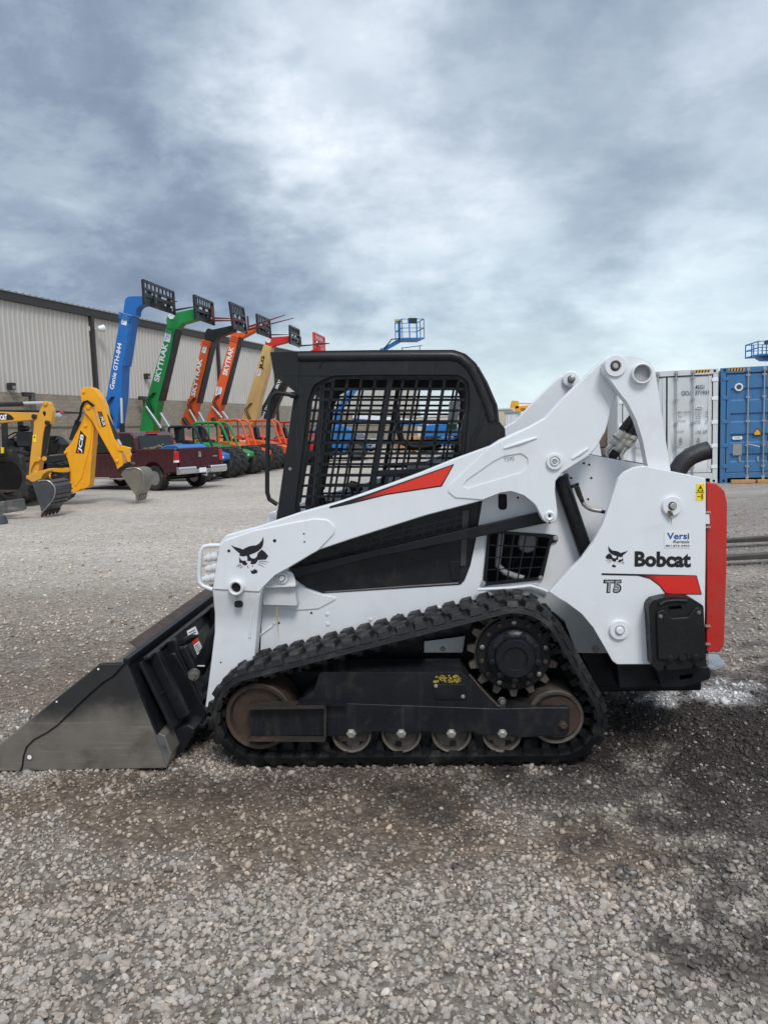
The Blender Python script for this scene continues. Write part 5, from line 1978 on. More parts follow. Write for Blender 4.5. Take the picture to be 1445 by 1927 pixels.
# ---- wheels: one mesh each, shared by every copy
def tyre_mesh(R, w, lugs, name, mat=None):
    m = MB()
    m.lathe((0, -w / 2, 0), (0, 1, 0), [(R * .56, .02), (R * .62, 0), (R * .86, -.01), (R * .93, w * .12), (R * .955, w * .3), (R * .955, w * .7), (R * .93, w * .88), (R * .86, w + .01), (R * .62, w), (R * .56, w - .02)], 36)
    for k in range(lugs):
        for s_ in (-1, 1):
            a = 2 * PI * (k + (.5 if s_ > 0 else 0)) / lugs
            da = PI / lugs * .48
            def pt(r, y, an):
                return (r * math.sin(an), y, r * math.cos(an))
            y0, y1 = s_ * w * .02, s_ * w * .53
            sk = da * 1.3
            m.hexa([pt(R * .94, y0, a - da + sk), pt(R * .94, y0, a + da + sk), pt(R * .86, y1, a + da), pt(R * .86, y1, a - da)],
                   [pt(R, y0, a - da * .8 + sk), pt(R, y0, a + da * .8 + sk), pt(R * .975, y1, a + da * .8), pt(R * .975, y1, a - da * .8)])
    return m.mesh(name, mat or TYRE)


def rim_mesh(R, w, name, mat=None):
    m = MB()
    m.lathe((0, -w * .46, 0), (0, 1, 0), [(R * .57, 0), (R * .57, .02), (R * .5, .05), (R * .46, w * .25), (R * .2, w * .22), (R * .19, w * .08), (.0001, w * .07)], 28)
    for k in range(8):
        a = 2 * PI * k / 8
        m.lathe((R * .3 * math.cos(a), -w * .22, R * .3 * math.sin(a)), (0, -1, 0), [(R * .035, 0), (R * .035, .02)], 6)
    return m.mesh(name, mat or RIM)


W_BIG = (tyre_mesh(.62, .46, 16, 'lug_tyre'), rim_mesh(.62, .46, 'lug_rim'))
W_HUGE = (tyre_mesh(.66, .5, 15, 'rear_lug_tyre'), rim_mesh(.66, .5, 'rear_lug_rim'))
W_CAR = (tyre_mesh(.40, .28, 26, 'road_tyre'), rim_mesh(.40, .28, 'road_rim', M('alloy_rim', (.35, .35, .36), .35, .7)))


def wheel(pair, parent, loc, flip=False):
    o = bpy.data.objects.new('wheel', pair[0])
    COL.objects.link(o)
    o.parent = parent
    o.location = loc
    if flip:
        o.rotation_euler = (0, 0, PI)
    r = bpy.data.objects.new('rim', pair[1])
    COL.objects.link(r)
    r.parent = o
    return o


Z2 = lambda a, b: (180 + a * .31834, 510 + b * .31834)      # detail view of the telehandler row


def zl(pts):
    return [Z2(*p[:2]) + tuple(p[2:]) for p in pts]


HEAD = rad(-9.8)


def carriage(fr, root, TL, TR, BR, BL, y_near, mat, forks, nbar=8, tips=None):
    """fork carriage standing across the boom: its plane is x = const at the left (near) corner"""
    a = fr.at(*Z2(*BL), y_near)
    b = fr.at(*Z2(*TL), y_near)
    x = (a.x + b.x) / 2
    f1 = fr.at_x(*Z2(*TR), x)
    y1 = f1.y
    z0, z1 = a.z, b.z
    lean = max(-.25, min(.25, b.x - a.x))
    def q(s, t, d=0.0):
        return (x + lean * (t - .5) + d, y_near + (y1 - y_near) * s, z0 + (z1 - z0) * t)
    H = z1 - z0
    c = bpy.data.objects.new('fork_carriage', None)
    m = MB()
    for s_ in (0, 1):
        m.beam(q(s_, 0), q(s_, 1), .09, .09, (1, 0, 0))
    for t_ in (.06, .42, .66, .98):
        m.beam(q(0, t_), q(1, t_), .07, .09 if t_ != .42 else .13)
    co = m.build('fork_carriage', mat, root)
    for k in range(1, nbar):
        MB().beam(q(k / nbar, .66), q(k / nbar, 1.0), .035, .05, (1, 0, 0)).build('grid_bar', mat, co)
    m = MB()
    for s0, s1 in ((.10, .20), (.45, .52), (.76, .86)):
        m.hexa([q(s0, .05, -.02), q(s1, .05, -.02), q(s1 + .08, .66, -.02), q(s0 + .06, .66, -.02)], [q(s0, .05, -.08), q(s1, .05, -.08), q(s1 + .08, .66, -.08), q(s0 + .06, .66, -.08)])
    m.hexa([q(.05, .04, -.03), q(.95, .04, -.03), q(.95, .26, -.03), q(.05, .26, -.03)], [q(.05, .04, -.06), q(.95, .04, -.06), q(.95, .26, -.06), q(.05, .26, -.06)])
    m.build('carriage_plate', mat, co)
    m = MB()
    for s_ in (.36, .62):
        c0 = Vector(q(s_, .28, -.12))
        m.lathe(c0, (1, 0, 0), [(.12, 0), (.16, 0), (.16, .1), (.12, .1), (.12, 0)], 16)
    m.build('tilt_ring', mat, co)
    for i, (p0, p1) in enumerate(forks):
        s_ = (.30, .85)[i % 2]
        yb = y_near + (y1 - y_near) * s_
        A, B = fr.at(*Z2(*p0), yb), fr.at(*Z2(*p1), yb)
        m = MB()
        w_ = .10
        for pa, pb, h0, h1 in ((A, B, .07, .02),):
            m.hexa([(pa.x, yb - w_ / 2, pa.z), (pa.x, yb + w_ / 2, pa.z), (pa.x, yb + w_ / 2, pa.z + h0), (pa.x, yb - w_ / 2, pa.z + h0)],
                   [(pb.x, yb - w_ / 2 + .02, pb.z), (pb.x, yb + w_ / 2 - .02, pb.z), (pb.x, yb + w_ / 2 - .02, pb.z + h1), (pb.x, yb - w_ / 2 + .02, pb.z + h1)])
        m.beam((A.x, yb, A.z), (A.x - .02, yb, A.z + .5), .10, .05, (1, 0, 0))
        fo = m.build('fork', tips or STEEL_DARK, co)
    return co


STEEL_DARK = M('fork_steel', (.05, .045, .042), .5, .4, var=.2)
FORK_RED = M('fork_red', (.14, .02, .022), .5, .2, var=.3)


def telehandler(label, fr, body, boom, neck, neck_mat, car, rods=(), words=(), sticker=None, cab=None, under=P_BLACK, car_mat=P_BLACK, forks=(), tips=None, rings=True, wheels=True, nose=True, cabmat=None, pin=None, barrel=()):
    root = thing('telehandler', label, 'telehandler', (fr.o.x, fr.o.y, 0), fr.h, 'telehandlers parked in a row before the warehouse')
    Y0, Y1 = .62, 1.22
    if boom:
        bm_ = MB().prism(fr.out(zl(boom), Y0, 4), Y0, Y1).build('boom', body, root, bevel=.02)
        lower, upper = fr.at(*Z2(*boom[3][:2]), Y0), fr.at(*Z2(*boom[1][:2]), Y0)
        if under is not None:
            m = MB()
            d = Vector((.05, 0, 0))
            m.hexa([lower + Vector((.004, .03, 0)), lower + Vector((.004, Y1 - Y0 - .03, 0)), lower + Vector((.07, Y1 - Y0 - .03, 0)), lower + Vector((.07, .03, 0))],
                   [upper + Vector((.004, .03, 0)), upper + Vector((.004, Y1 - Y0 - .03, 0)), upper + Vector((.07, Y1 - Y0 - .03, 0)), upper + Vector((.07, .03, 0))])
            m.build('boom_underside', under, bm_)
        if rings:
            a, b = Vector(boom[0][:2]), Vector(boom[1][:2])
            ax = (Vector(boom[-1][:2]) - a).normalized()
            for k in range(3):
                pa, pb = fr.at(*Z2(*(a + ax * (4 + 13 * k))), Y0), fr.at(*Z2(*(b + ax * (4 + 13 * k))), Y0)
                m = MB()
                d = (pb - pa).normalized()
                c0, c1 = pa - d * .05, pb + d * .05
                m.hexa([c0 + Vector((0, -.04, -.03)), c1 + Vector((0, -.04, -.03)), c1 + Vector((0, -.04, .03)), c0 + Vector((0, -.04, .03))],
                       [c0 + Vector((0, Y1 - Y0 + .04, -.03)), c1 + Vector((0, Y1 - Y0 + .04, -.03)), c1 + Vector((0, Y1 - Y0 + .04, .03)), c0 + Vector((0, Y1 - Y0 + .04, .03))])
                m.build('boom_collar', body, bm_)
        for s_, bl, br_, tl, mt, bd in words:
            lettering(s_, fr.p(*Z2(*bl), Y0), fr.p(*Z2(*br_), Y0), fr.p(*Z2(*tl), Y0), Y0 - .008, mt, bm_, bold=bd)
        if sticker:
            versi_sticker(fr.p(*Z2(*sticker[0]), Y0), fr.p(*Z2(*sticker[1]), Y0), fr.p(*Z2(*sticker[2]), Y0), bm_, y=Y0 - .006)
        for p0, p1 in rods:
            for off in (Y0 - .10, Y1 + .10) if len(rods) == 1 else (Y0 - .10,):
                MB().cyl(fr.at(*Z2(*p0), off), fr.at(*Z2(*p1), off), .055, seg=12).build('lift_rod', CHROME, root)
        lo_ = fr.at(*Z2(*boom[-1][:2]), Y0)
        up_ = fr.at(*Z2(*(Vector(boom[0][:2]).lerp(Vector(boom[-1][:2]), .9))), Y0)
        for k in range(2):
            MB().tube([lo_ + Vector((.25 + .1 * k, -.06, -.5)), lo_ + Vector((.05 + .1 * k, -.10, 0)), up_ + Vector((.25 + .08 * k, -.03, 0))], .022, 6).build('boom_hose', RUBBER, bm_)
        for p0, p1 in barrel:
            MB().cyl(fr.at(*Z2(*p0), Y0 - .1), fr.at(*Z2(*p1), Y0 - .1), .10, seg=14).build('lift_barrel', P_BLACK, root)
    if neck:
        n_ = MB().prism(fr.out(zl(neck), Y0 + .1, 4), Y0 + .08, Y1 - .08).build('boom_head', neck_mat, root, bevel=.02)
        if pin:
            c = fr.at(*Z2(*pin), Y0 + .06)
            MB().lathe(c, (0, -1, 0), [(.13, -.02), (.13, .02), (.06, .02), (.06, 0), (.0001, 0)], 18).build('head_pin', DECAL_WHITE, n_)
    if car:
        carriage(fr, root, *car, Y0 - .35, car_mat, forks, tips=tips)
    # running gear and body
    if wheels:
        for x_, y_ in ((0, .25), (0, 2.25), (-3.3, .25), (-3.3, 2.25)):
            wheel(W_BIG, root, (x_, y_, .62))
        m = MB()
        m.cyl((0, .3, .6), (0, 2.2, .6), .13)
        m.build('front_axle', P_BLACK, root)
        m = MB()
        m.cyl((-3.3, .3, .6), (-3.3, 2.2, .6), .13)
        m.build('rear_axle', P_BLACK, root)
    MB().prism([(-4.4, .75), (-4.4, 1.5), (-3.6, 1.75), (-2.6, 1.15), (.2, 1.05), (.25, .7), (-.5, .55), (-2.8, .5)], .60, 1.75).build('chassis', body, root, bevel=.04)
    MB().prism([(-3.9, .8), (-3.9, 1.5), (-1.9, 1.42), (-1.9, .8)], .05, .58).build('engine_hood', body, root, bevel=.08)
    if nose:
        MB().prism([(-.2, .84), (-.3, 1.08), (.28, 1.0), (.40, .96), (.40, .78), (.2, .72)], .62, 1.75).build('front_nose', body, root, bevel=.03)
        MB().box((.402, .95, .82), (.41, 1.08, .90)).build('headlight', DECAL_WHITE, root)
        m = MB()
        m.prism_ax([(-.55, .45), (.45, .45), (.45, .60), (-.55, .60)], 1.18, 1.22, 'z')
        m.build('fender', P_BLACK, root)
    if cab:
        cm = cabmat or body
        y0, y1 = 1.35, 2.25
        x0, x1 = fr.p(*Z2(cab[0], cab[1]), y0)[0], fr.p(*Z2(cab[2], cab[1]), y0)[0]
        z1 = fr.p(*Z2(cab[0], cab[1]), y0)[1]
        zb = 1.12
        L = x1 - x0
        c = MB()
        for yy in (y0, y1):
            c.tube([(x0, yy, zb), (x0, yy, z1 - .12), (x0 + .03, yy, z1 - .03), (x0 + .12, yy, z1), (x0 + L * .62, yy, z1), (x0 + L * .72, yy, z1 - .06), (x0 + L * .78, yy, z1 - .16), (x1, yy, zb)], .05, 8)
            c.tube([(x0 + L * .42, yy, zb), (x0 + L * .42, yy, z1)], .04, 8)
        for xx, zz in ((x0 + .1, z1), (x0 + L * .62, z1), (x0, zb + .5), (x1, zb)):
            c.tube([(xx, y0, zz), (xx, y1, zz)], .045, 8)
        co = c.build('cab_frame', cm, root)
        MB().box((x0 + .05, y0 + .02, z1 - .02), (x0 + L * .64, y1 - .02, z1 + .02)).build('cab_roof', cm, co)
        MB().prism([(x0, zb - .3), (x0, zb + .35), (x0 + L * .4, zb + .3), (x1 - .05, zb + .02), (x1 + .45, zb - .04), (x1 + .75, zb - .16), (x1 + .75, zb - .40), (x0, zb - .45)], .66, y1 + .02).build('cab_base', body, co, bevel=.04)
        MB().prism([(x0 + .15, zb + .2), (x0 + .1, zb + .95), (x0 + .25, zb + .95), (x0 + .32, zb + .45), (x0 + .7, zb + .4), (x0 + .7, zb + .2)], y0 + .2, y1 - .2).build('cab_seat', PLASTIC, co, bevel=.04)
        MB().tube([(x1 - .35 + .16 * math.cos(k * PI / 6), (y0 + y1) / 2 + .17 * math.sin(k * PI / 6), zb + .42 + .08 * math.cos(k * PI / 6)) for k in range(12)], .018, 6, closed=True).build('steering_wheel', PLASTIC, co)
        m = MB()
        for k in range(9):
            zz = zb + .40 + k * .075
            m.beam((x0 + .02, y0, zz), (x0 + .02, y1, zz), .01, .012)
        m.build('rear_guard', cm, co)
    return root


def ground_frame(px, py, h):
    q = ground_at(px, py)
    return Frame((q.x, q.y, 0), h)


TA, TB_, TC_, TD = ground_frame(384, 907, HEAD), ground_frame(436, 898, HEAD), ground_frame(473, 891.5, HEAD), ground_frame(510, 884, HEAD)
step = (TD.o - TA.o) / 3
TE = Frame(TD.o + step * 1.0, HEAD)
TF_ = Frame(TD.o + step * 1.9, HEAD)
TG = Frame(TD.o + step * 3.0, HEAD)
print('row', [tuple(round(c, 1) for c in f.o) for f in (TA, TB_, TC_, TD, TE, TF_, TG)])

telehandler('blue telehandler with a raised blue boom, first in the row', TA, P_BLUE,
            [(150, 245), (206, 262), (180, 480), (160, 560), (152, 740), (125, 935), (62, 900), (55, 800)],
            [(165, 245), (176, 165, 8), (198, 149, 8), (288, 147), (292, 200), (262, 206, 14), (243, 228, 14), (238, 266)], P_BLUE,
            ((280, 52), (457, 92), (470, 235), (290, 200)), rods=[((152, 750), (158, 930))], barrel=[((158, 900), (160, 960))],
            words=[('Genie GTH-844', (109, 703), (158, 430), (84, 694), DECAL_WHITE, .02)], sticker=((184, 322), (192, 266), (153, 314)),
            cab=(432, 922, 640), under=P_BLUE, forks=[((355, 208), (485, 180)), ((465, 238), (612, 208))], cabmat=P_BLACK)
telehandler('green telehandler with green cab frame and raised boom', TB_, P_GREEN,
            [(428, 330), (470, 342), (440, 500), (372, 765), (350, 880), (335, 985), (275, 990), (262, 930), (282, 810), (300, 765)],
            [(425, 335), (418, 285, 6), (434, 258, 8), (452, 250, 4), (588, 222), (602, 285), (510, 312, 10), (484, 345)], P_GREEN,
            ((582, 142), (690, 165), (693, 298), (592, 285)), rods=[((300, 800), (395, 938)), ((385, 840), (440, 928))], barrel=[((390, 930), (432, 990))],
            words=[('SKYTRAK', (376, 658), (432, 430), (345, 648), DECAL_WHITE, .035)], sticker=((440, 424), (452, 358), (406, 412)),
            cab=(576, 900, 795), forks=[((695, 283), (845, 285)), ((695, 298), (880, 296))], tips=FORK_RED, pin=(450, 266))
telehandler('orange telehandler whose raised boom ends in a black head', TC_, P_ORANGE,
            [(634, 405), (680, 416), (650, 560), (596, 780), (580, 850), (572, 905), (512, 915), (500, 890), (545, 790)],
            [(648, 410), (642, 375, 4), (662, 335, 6), (692, 346), (812, 320), (818, 355), (722, 392, 10), (704, 418)], P_BLACK,
            ((792, 183), (878, 202), (905, 360), (815, 345)), rods=[((555, 820), (596, 892)), ((610, 835), (642, 892))], barrel=[((520, 870), (560, 930))],
            words=[('SKYTRAK', (589, 744), (634, 520), (564, 735), DECAL_WHITE, .035)], sticker=((650, 487), (660, 442), (629, 480)),
            cab=(722, 884, 905), forks=[((905, 335), (1120, 262)), ((905, 352), (1170, 280))], tips=FORK_RED)
telehandler('orange telehandler whose raised boom ends in an orange head, between orange and tan booms', TD, P_ORANGE,
            [(804, 375), (845, 388), (826, 480), (742, 790), (720, 892), (652, 892), (664, 850), (690, 770)],
            [(802, 378), (816, 358, 4), (852, 366), (935, 326), (957, 322), (960, 345), (905, 374), (864, 396)], P_ORANGE,
            ((952, 255), (1028, 275), (1035, 388), (960, 372)), rods=[((690, 800), (748, 868)), ((750, 830), (782, 872))], barrel=[((690, 870), (730, 930))],
            words=[('SKYTRAK', (778, 620), (820, 452), (750, 610), DECAL_WHITE, .035)], sticker=((738, 742), (750, 690), (707, 734)),
            cab=(908, 886, 1092), forks=[((1010, 382), (1142, 377))])
telehandler('tan telehandler with a red boom head behind the orange ones', TE, P_TAN,
            [(994, 432), (1032, 446), (1024, 560), (935, 890), (915, 912), (862, 892), (880, 820)],
            [(1000, 436), (1008, 400, 6), (1026, 392, 4), (1142, 384), (1142, 418), (1058, 440, 6), (1042, 452)], P_RED,
            ((1147, 322), (1200, 335), (1210, 450), (1150, 432)), words=[('JLG', (990, 586), (1006, 506), (966, 580), DECAL_BLACK, .05)],
            sticker=((972, 622), (980, 586), (950, 616)), under=P_TAN, forks=[((1215, 446), (1382, 431))], pin=(1022, 410), rings=False, nose=False)
telehandler('black boomed telehandler with red body, just left of the cage cab', TF_, P_RED,
            [(1092, 610), (1130, 640), (1110, 700), (1030, 870), (1018, 882), (975, 872), (985, 800), (1030, 720)],
            None, None, None, words=[('SJ643 TH', (990, 882), (1026, 800), (974, 874), DECAL_WHITE, .03), ('SKYJACK', (1080, 702), (1130, 590), (1060, 692), DECAL_WHITE, .04)],
            cab=(1085, 895, 1275), rings=False).children[0].data.materials[0] = P_BLACK
telehandler('red telehandler showing only its red fork carriage above the cage cab', TG, P_RED, None, None, None,
            ((1287, 362), (1350, 376), (1358, 470), (1290, 470)), car_mat=P_RED, forks=[((1300, 432), (1382, 428))], rings=False, nose=False)
# the last one's boom, mostly hidden behind the cab
g7 = bpy.data.objects['telehandler.006'] if 'telehandler.006' in bpy.data.objects else None
if g7:
    MB().prism([(TG.p(*Z2(1200, 800), .6)[0], TG.p(*Z2(1200, 800), .6)[1]), TG.p(*Z2(1270, 470), .6), TG.p(*Z2(1330, 440), .6), TG.p(*Z2(1330, 480), .6), TG.p(*Z2(1260, 810), .6)], .62, 1.22).build('boom', P_RED, g7, bevel=.02)

# ---- maroon pickup
Z9 = lambda a, b: (90 + a * .21453, 700 + b * .21453)
q_ = ground_at(291, 924)
PK = Frame((q_.x, q_.y, 0), rad(-33))
pk = thing('pickup_truck', 'maroon crew cab pickup truck parked with its tailgate towards us', 'pickup truck', (q_.x, q_.y, 0), PK.h)
xr = PK.p(*Z9(1118, 720), 0)[0]
wl = 1.98
zr = PK.p(*Z9(1080, 655), 0)[1]
zs = PK.p(*Z9(800, 900), 0)[1]
print('pickup', xr, zr, zs, PK.p(*Z9(450, 530), .2), PK.p(*Z9(110, 610), 0))
zr = 1.32
zroof = max(1.85, min(2.05, PK.p(*Z9(600, 530), .25)[1]))
xf = xr - 5.75
ax_r = 0.0
def arch(cx, r, z0):
    return [(cx + r * math.cos(a), z0 + r * math.sin(a)) for a in [PI * k / 10 for k in range(11)]]
xw = xf + .95
side = [(xr, .62), (xr, zr - .05), (xr - .04, zr), (xr - 1.75, zr), (xr - 1.78, 1.20), (xf + 1.35, 1.18), (xf + .1, 1.10), (xf, .95), (xf, .48)] + [(xw + .5 * math.cos(a), .42 + .5 * math.sin(a)) for a in [PI - PI * k / 10 for k in range(11)]] + [(xw + .55, .42), (-.52, .42)] + [(.52 * math.cos(a), .42 + .5 * math.sin(a)) for a in [PI - PI * k / 10 for k in range(11)]] + [(.54, .55)]
for y0, y1 in ((0, .10), (wl - .10, wl)):
    MB().prism(side, y0, y1).build('body_side', P_MAROON, pk, bevel=.03)
MB().prism([(xf, .5), (xf, 1.05), (xf + 1.3, 1.17), (xr - 1.78, 1.17), (xr - 1.78, .5)], .10, wl - .10).build('body_core', P_MAROON, pk)
MB().box((xr - 1.78, .1, .62), (xr - .02, wl - .1, .72)).build('bed_floor', P_BLACK, pk)
cabp = [(xr - 1.95, 1.17), (xr - 2.02, zroof - .18), (xr - 2.25, zroof), (xf + 2.55, zroof), (xf + 1.45, 1.17)]
MB().prism(cabp, .16, wl - .16).build('cab_shell', P_MAROON, pk, bevel=.07, seg=3)
for yy in (.150, wl - .152):
    for w0, w1, s0 in ((xr - 3.05, xr - 2.12, 0), (xr - 4.0, xr - 3.15, .33)):
        MB().prism([(w0 - (.02), 1.24), (w0 + (.0 if not s0 else .30), zroof - .12), (w1, zroof - .12), (w1 + .03, 1.24)], yy, yy + .002 + .012).build('side_window', GLASS, pk)
MB().hexa([(xr - 1.945, .3, 1.25), (xr - 1.945, wl - .3, 1.25), (xr - 2.03, wl - .34, zroof - .14), (xr - 2.03, .34, zroof - .14)], [(xr - 1.925, .3, 1.25), (xr - 1.925, wl - .3, 1.25), (xr - 2.01, wl - .34, zroof - .14), (xr - 2.01, .34, zroof - .14)]).build('rear_window', GLASS, pk)
MB().box((xr - 2.14, .75, zroof - .06), (xr - 2.02, wl - .75, zroof + .005)).build('brake_light', LAMP_RED, pk)
tg = MB().box((xr - .05, .14, .68), (xr + .02, wl - .14, zr)).build('tailgate', P_MAROON, pk, bevel=.02)
MB().prism([(xr - .09, .88), (xr + .025, .88), (xr + .025, 1.22), (xr - .05, 1.24)], -.012, .135).build('tail_light', LAMP_RED, pk, bevel=.015)
MB().prism([(xr - .09, .88), (xr + .025, .88), (xr + .025, 1.22), (xr - .05, 1.24)], wl - .135, wl + .012).build('tail_light', LAMP_RED, pk, bevel=.015)
MB().prism([(xr - .07, .885), (xr + .028, .885), (xr + .028, .95), (xr - .07, .95)], -.014, .12).build('reverse_light', DECAL_WHITE, pk)
MB().prism_ax([(.93, 1.02), (1.05, 1.02), (1.03, 1.16), (.99, 1.2), (.95, 1.16)], xr + .02, xr + .035, 'x').build('badge', BUMPER, pk)
MB().box((xr + .02, 1.55, 1.0), (xr + .03, 1.74, 1.04)).build('side_badge', BUMPER, pk)
bpx = [(xr + .03, .50), (xr + .17, .52), (xr + .20, .58), (xr + .20, .70), (xr + .16, .74), (xr + .03, .74)]
m = MB()
m.prism(bpx, -.02, .68)
m.prism(bpx, wl - .68, wl + .02)
m.prism([(xr + .03, .50), (xr + .12, .52), (xr + .12, .64), (xr + .03, .64)], .68, wl - .68)
m.build('rear_bumper', BUMPER, pk, bevel=.02)
MB().box((xr + .12, .84, .54), (xr + .13, 1.14, .68)).build('licence_plate', DECAL_WHITE, pk)
m = MB()
m.tube([(xr + .1, .99, .45), (xr + .28, .99, .43), (xr + .28, .99, .50)], .025, 8)
m.lathe((xr + .28, .99, .50), (0, 0, 1), [(.0001, 0), (.025, .01), (.03, .03), (.02, .055), (.0001, .06)], 10)
m.build('tow_ball', BUMPER, pk)
MB().cyl((xr - .1, 1.5, .42), (xr + .1, 1.5, .40), .04).build('exhaust_tip', STEEL, pk)
for x_ in (0, xw):
    for y_ in (.17, wl - .17):
        wheel(W_CAR, pk, (x_, y_, .40))
MB().cyl((0, .2, .40), (0, wl - .2, .40), .09).build('rear_axle', P_BLACK, pk)
MB().box((xf + .9, .02, .36), (-.6, .06, .40)).build('side_step', BUMPER, pk)
for x_ in (xr - 2.35, xr - 3.3):
    MB().box((x_ - .2, -.015, 1.03), (x_, .004, 1.07)).build('door_handle', P_DARKCAR, pk)
for x_ in (xr - 1.79, xr - 3.1, xr - 4.15):
    MB().box((x_ - .006, -.0015, .55), (x_ + .006, .001, 1.2)).build('door_gap', HOLE, pk)
# things in the bed
MB().prism([(xr - 1.0, zr - .1), (xr - 1.0, zr + .03), (xr - .75, zr + .10), (xr - .30, zr + .10), (xr - .12, zr + .02), (xr - .12, zr - .1)], .3, 1.5).build('tarpaulin', P_BLUE, None, bevel=.05)
o = bpy.data.objects['tarpaulin']
o.location, o.rotation_euler = pk.location, pk.rotation_euler
tag(o, 'blue tarpaulin bundle lying in the maroon pickup bed', 'tarpaulin')
m = MB()
rng = random.Random(5)
for k in range(22):
    a = Vector((xr - 1.6 + rng.random() * .6, .25 + rng.random() * .9, zr - .02 + rng.random() * .12))
    m.beam(a, a + Vector((rng.uniform(-.4, .4), rng.uniform(-.3, .3), rng.uniform(-.02, .06))), .05, .03)
m.build('scrap_wood', M('scrap_wood', srgb('#8d8462'), .8, var=.4), None)
o = bpy.data.objects['scrap_wood']
o.location, o.rotation_euler = pk.location, pk.rotation_euler
tag(o, 'heap of cut branches and scrap in the maroon pickup bed', 'scrap heap')

# ---- backhoe loader with the yellow arm
q_ = ground_at(150, 950)
JB = Frame((q_.x, q_.y, 0), rad(0))
jb = thing('backhoe_loader', 'yellow backhoe loader with black open cab, arm folded over its bucket', 'backhoe loader', (q_.x, q_.y, 0), 0)
J = lambda pts, y=0, n=4: JB.out([Z9(*p[:2]) + tuple(p[2:]) for p in pts], y, n)
bo = MB().prism(J([(340, 345, 8), (412, 400), (402, 560), (395, 640), (372, 960), (366, 1000, 10), (345, 1020, 10), (290, 1030), (262, 1050), (200, 1062), (202, 880), (175, 765), (145, 705, 6), (160, 672, 6), (205, 625)], .0), 0, .34).build('boom', P_YELLOW, jb, bevel=.02)
MB().prism(J([(225, 640, 8), (250, 560), (330, 370), (395, 430), (376, 640), (300, 930), (240, 1010), (212, 900)], -.02), -.02, .0).build('boom_face', P_YELLOW, bo, bevel=.008)
dp = MB().prism(J([(292, 165, 10), (318, 138, 10), (392, 132, 10), (430, 158, 10), (478, 230, 10), (508, 300, 10), (522, 380), (590, 580), (625, 640), (652, 690), (672, 820), (618, 855), (600, 800), (580, 760), (490, 600), (395, 430), (330, 350, 14), (305, 260)], -.04), -.10, .22).build('dipper_arm', P_YELLOW, jb, bevel=.02)
for zx, zy, r_ in ((358, 308, 20), (316, 175, 12), (608, 780, 16), (334, 472, 12), (158, 705, 12)):
    yy = -.11 if zx in (358, 316, 608) else -.03
    c = JB.at(*Z9(zx, zy), yy)
    MB().lathe(c, (0, -1, 0), [(r_ * .0030, -.02), (r_ * .0030, .02), (r_ * .002, .03), (.0001, .03)], 16).build('pivot_pin', P_YELLOW, dp if yy < -.05 else bo)
m = MB()
m.tube([JB.at(*Z9(*p), -.16) for p in ((245, 455), (280, 385), (296, 300), (318, 262), (350, 252), (395, 285), (410, 300))], .022, 8)
m.tube([JB.at(*Z9(*p), -.14) for p in ((250, 470), (290, 390), (306, 305), (325, 270), (352, 262), (400, 300))], .018, 8)
m.build('boom_hose', RUBBER, jb)
m = MB()
m.cyl(JB.at(*Z9(280, 430), .17), JB.at(*Z9(222, 600), .17), .10)
m.build('boom_cylinder', P_BLACK, jb)
m = MB()
m.cyl(JB.at(*Z9(500, 370), .02), JB.at(*Z9(612, 592), .02), .075, seg=14)
m.build('bucket_cylinder', P_BLACK, jb)
MB().cyl(JB.at(*Z9(608, 585), .02), JB.at(*Z9(640, 640), .02), .045, seg=12).build('bucket_rod', CHROME, jb)
m = MB()
m.tube([JB.at(*Z9(*p), -.125) for p in ((405, 300), (425, 360), (440, 430), (462, 478))], .012, 6)
m.build('steel_pipe', CHROME, dp)
bd = MB().prism(J([(247, 712), (290, 512), (342, 570), (318, 716)], -.023), -.026, -.02).build('name_panel', DECAL_BLACK, bo)
lettering('JCB', JB.p(*Z9(303, 712), -.026), JB.p(*Z9(328, 560), -.026), JB.p(*Z9(266, 688), -.026), -.030, DECAL_WHITE, bd, bold=.035)
MB().prism(J([(263, 684), (275, 684), (277, 708), (265, 708)], -.026), -.029, -.026).build('orange_dot', P_ORANGE, bd)
bd = MB().prism(J([(440, 345), (476, 350), (515, 470), (478, 485)], -.105), -.108, -.10).build('arm_decal', DECAL_BLACK, dp)
lettering('MUX', JB.p(*Z9(462, 395), -.108), JB.p(*Z9(488, 474), -.108), JB.p(*Z9(488, 392), -.108), -.112, DECAL_WHITE, bd, bold=.03)
MB().prism(J([(449, 358), (470, 360), (478, 388), (456, 386)], -.108), -.111, -.108, [J([(453, 363), (467, 365), (473, 383), (460, 382)], -.108)]).build('decal_mark', P_ORANGE, bd)
# bucket linkage
MB().prism(J([(610, 665, 8), (650, 645, 8), (690, 655, 8), (735, 665, 10), (720, 690, 8), (735, 730, 8), (722, 750, 6), (725, 790), (700, 790), (680, 700), (660, 690, 8), (625, 695, 8)], -.12), -.14, -.04).build('bucket_link', P_YELLOW, jb, bevel=.012)
MB().prism(J([(612, 860), (680, 800, 8), (735, 790, 8), (745, 812), (690, 850), (635, 880)], -.04), -.10, .24).build('bucket_hitch', P_BLACK, jb, bevel=.015)


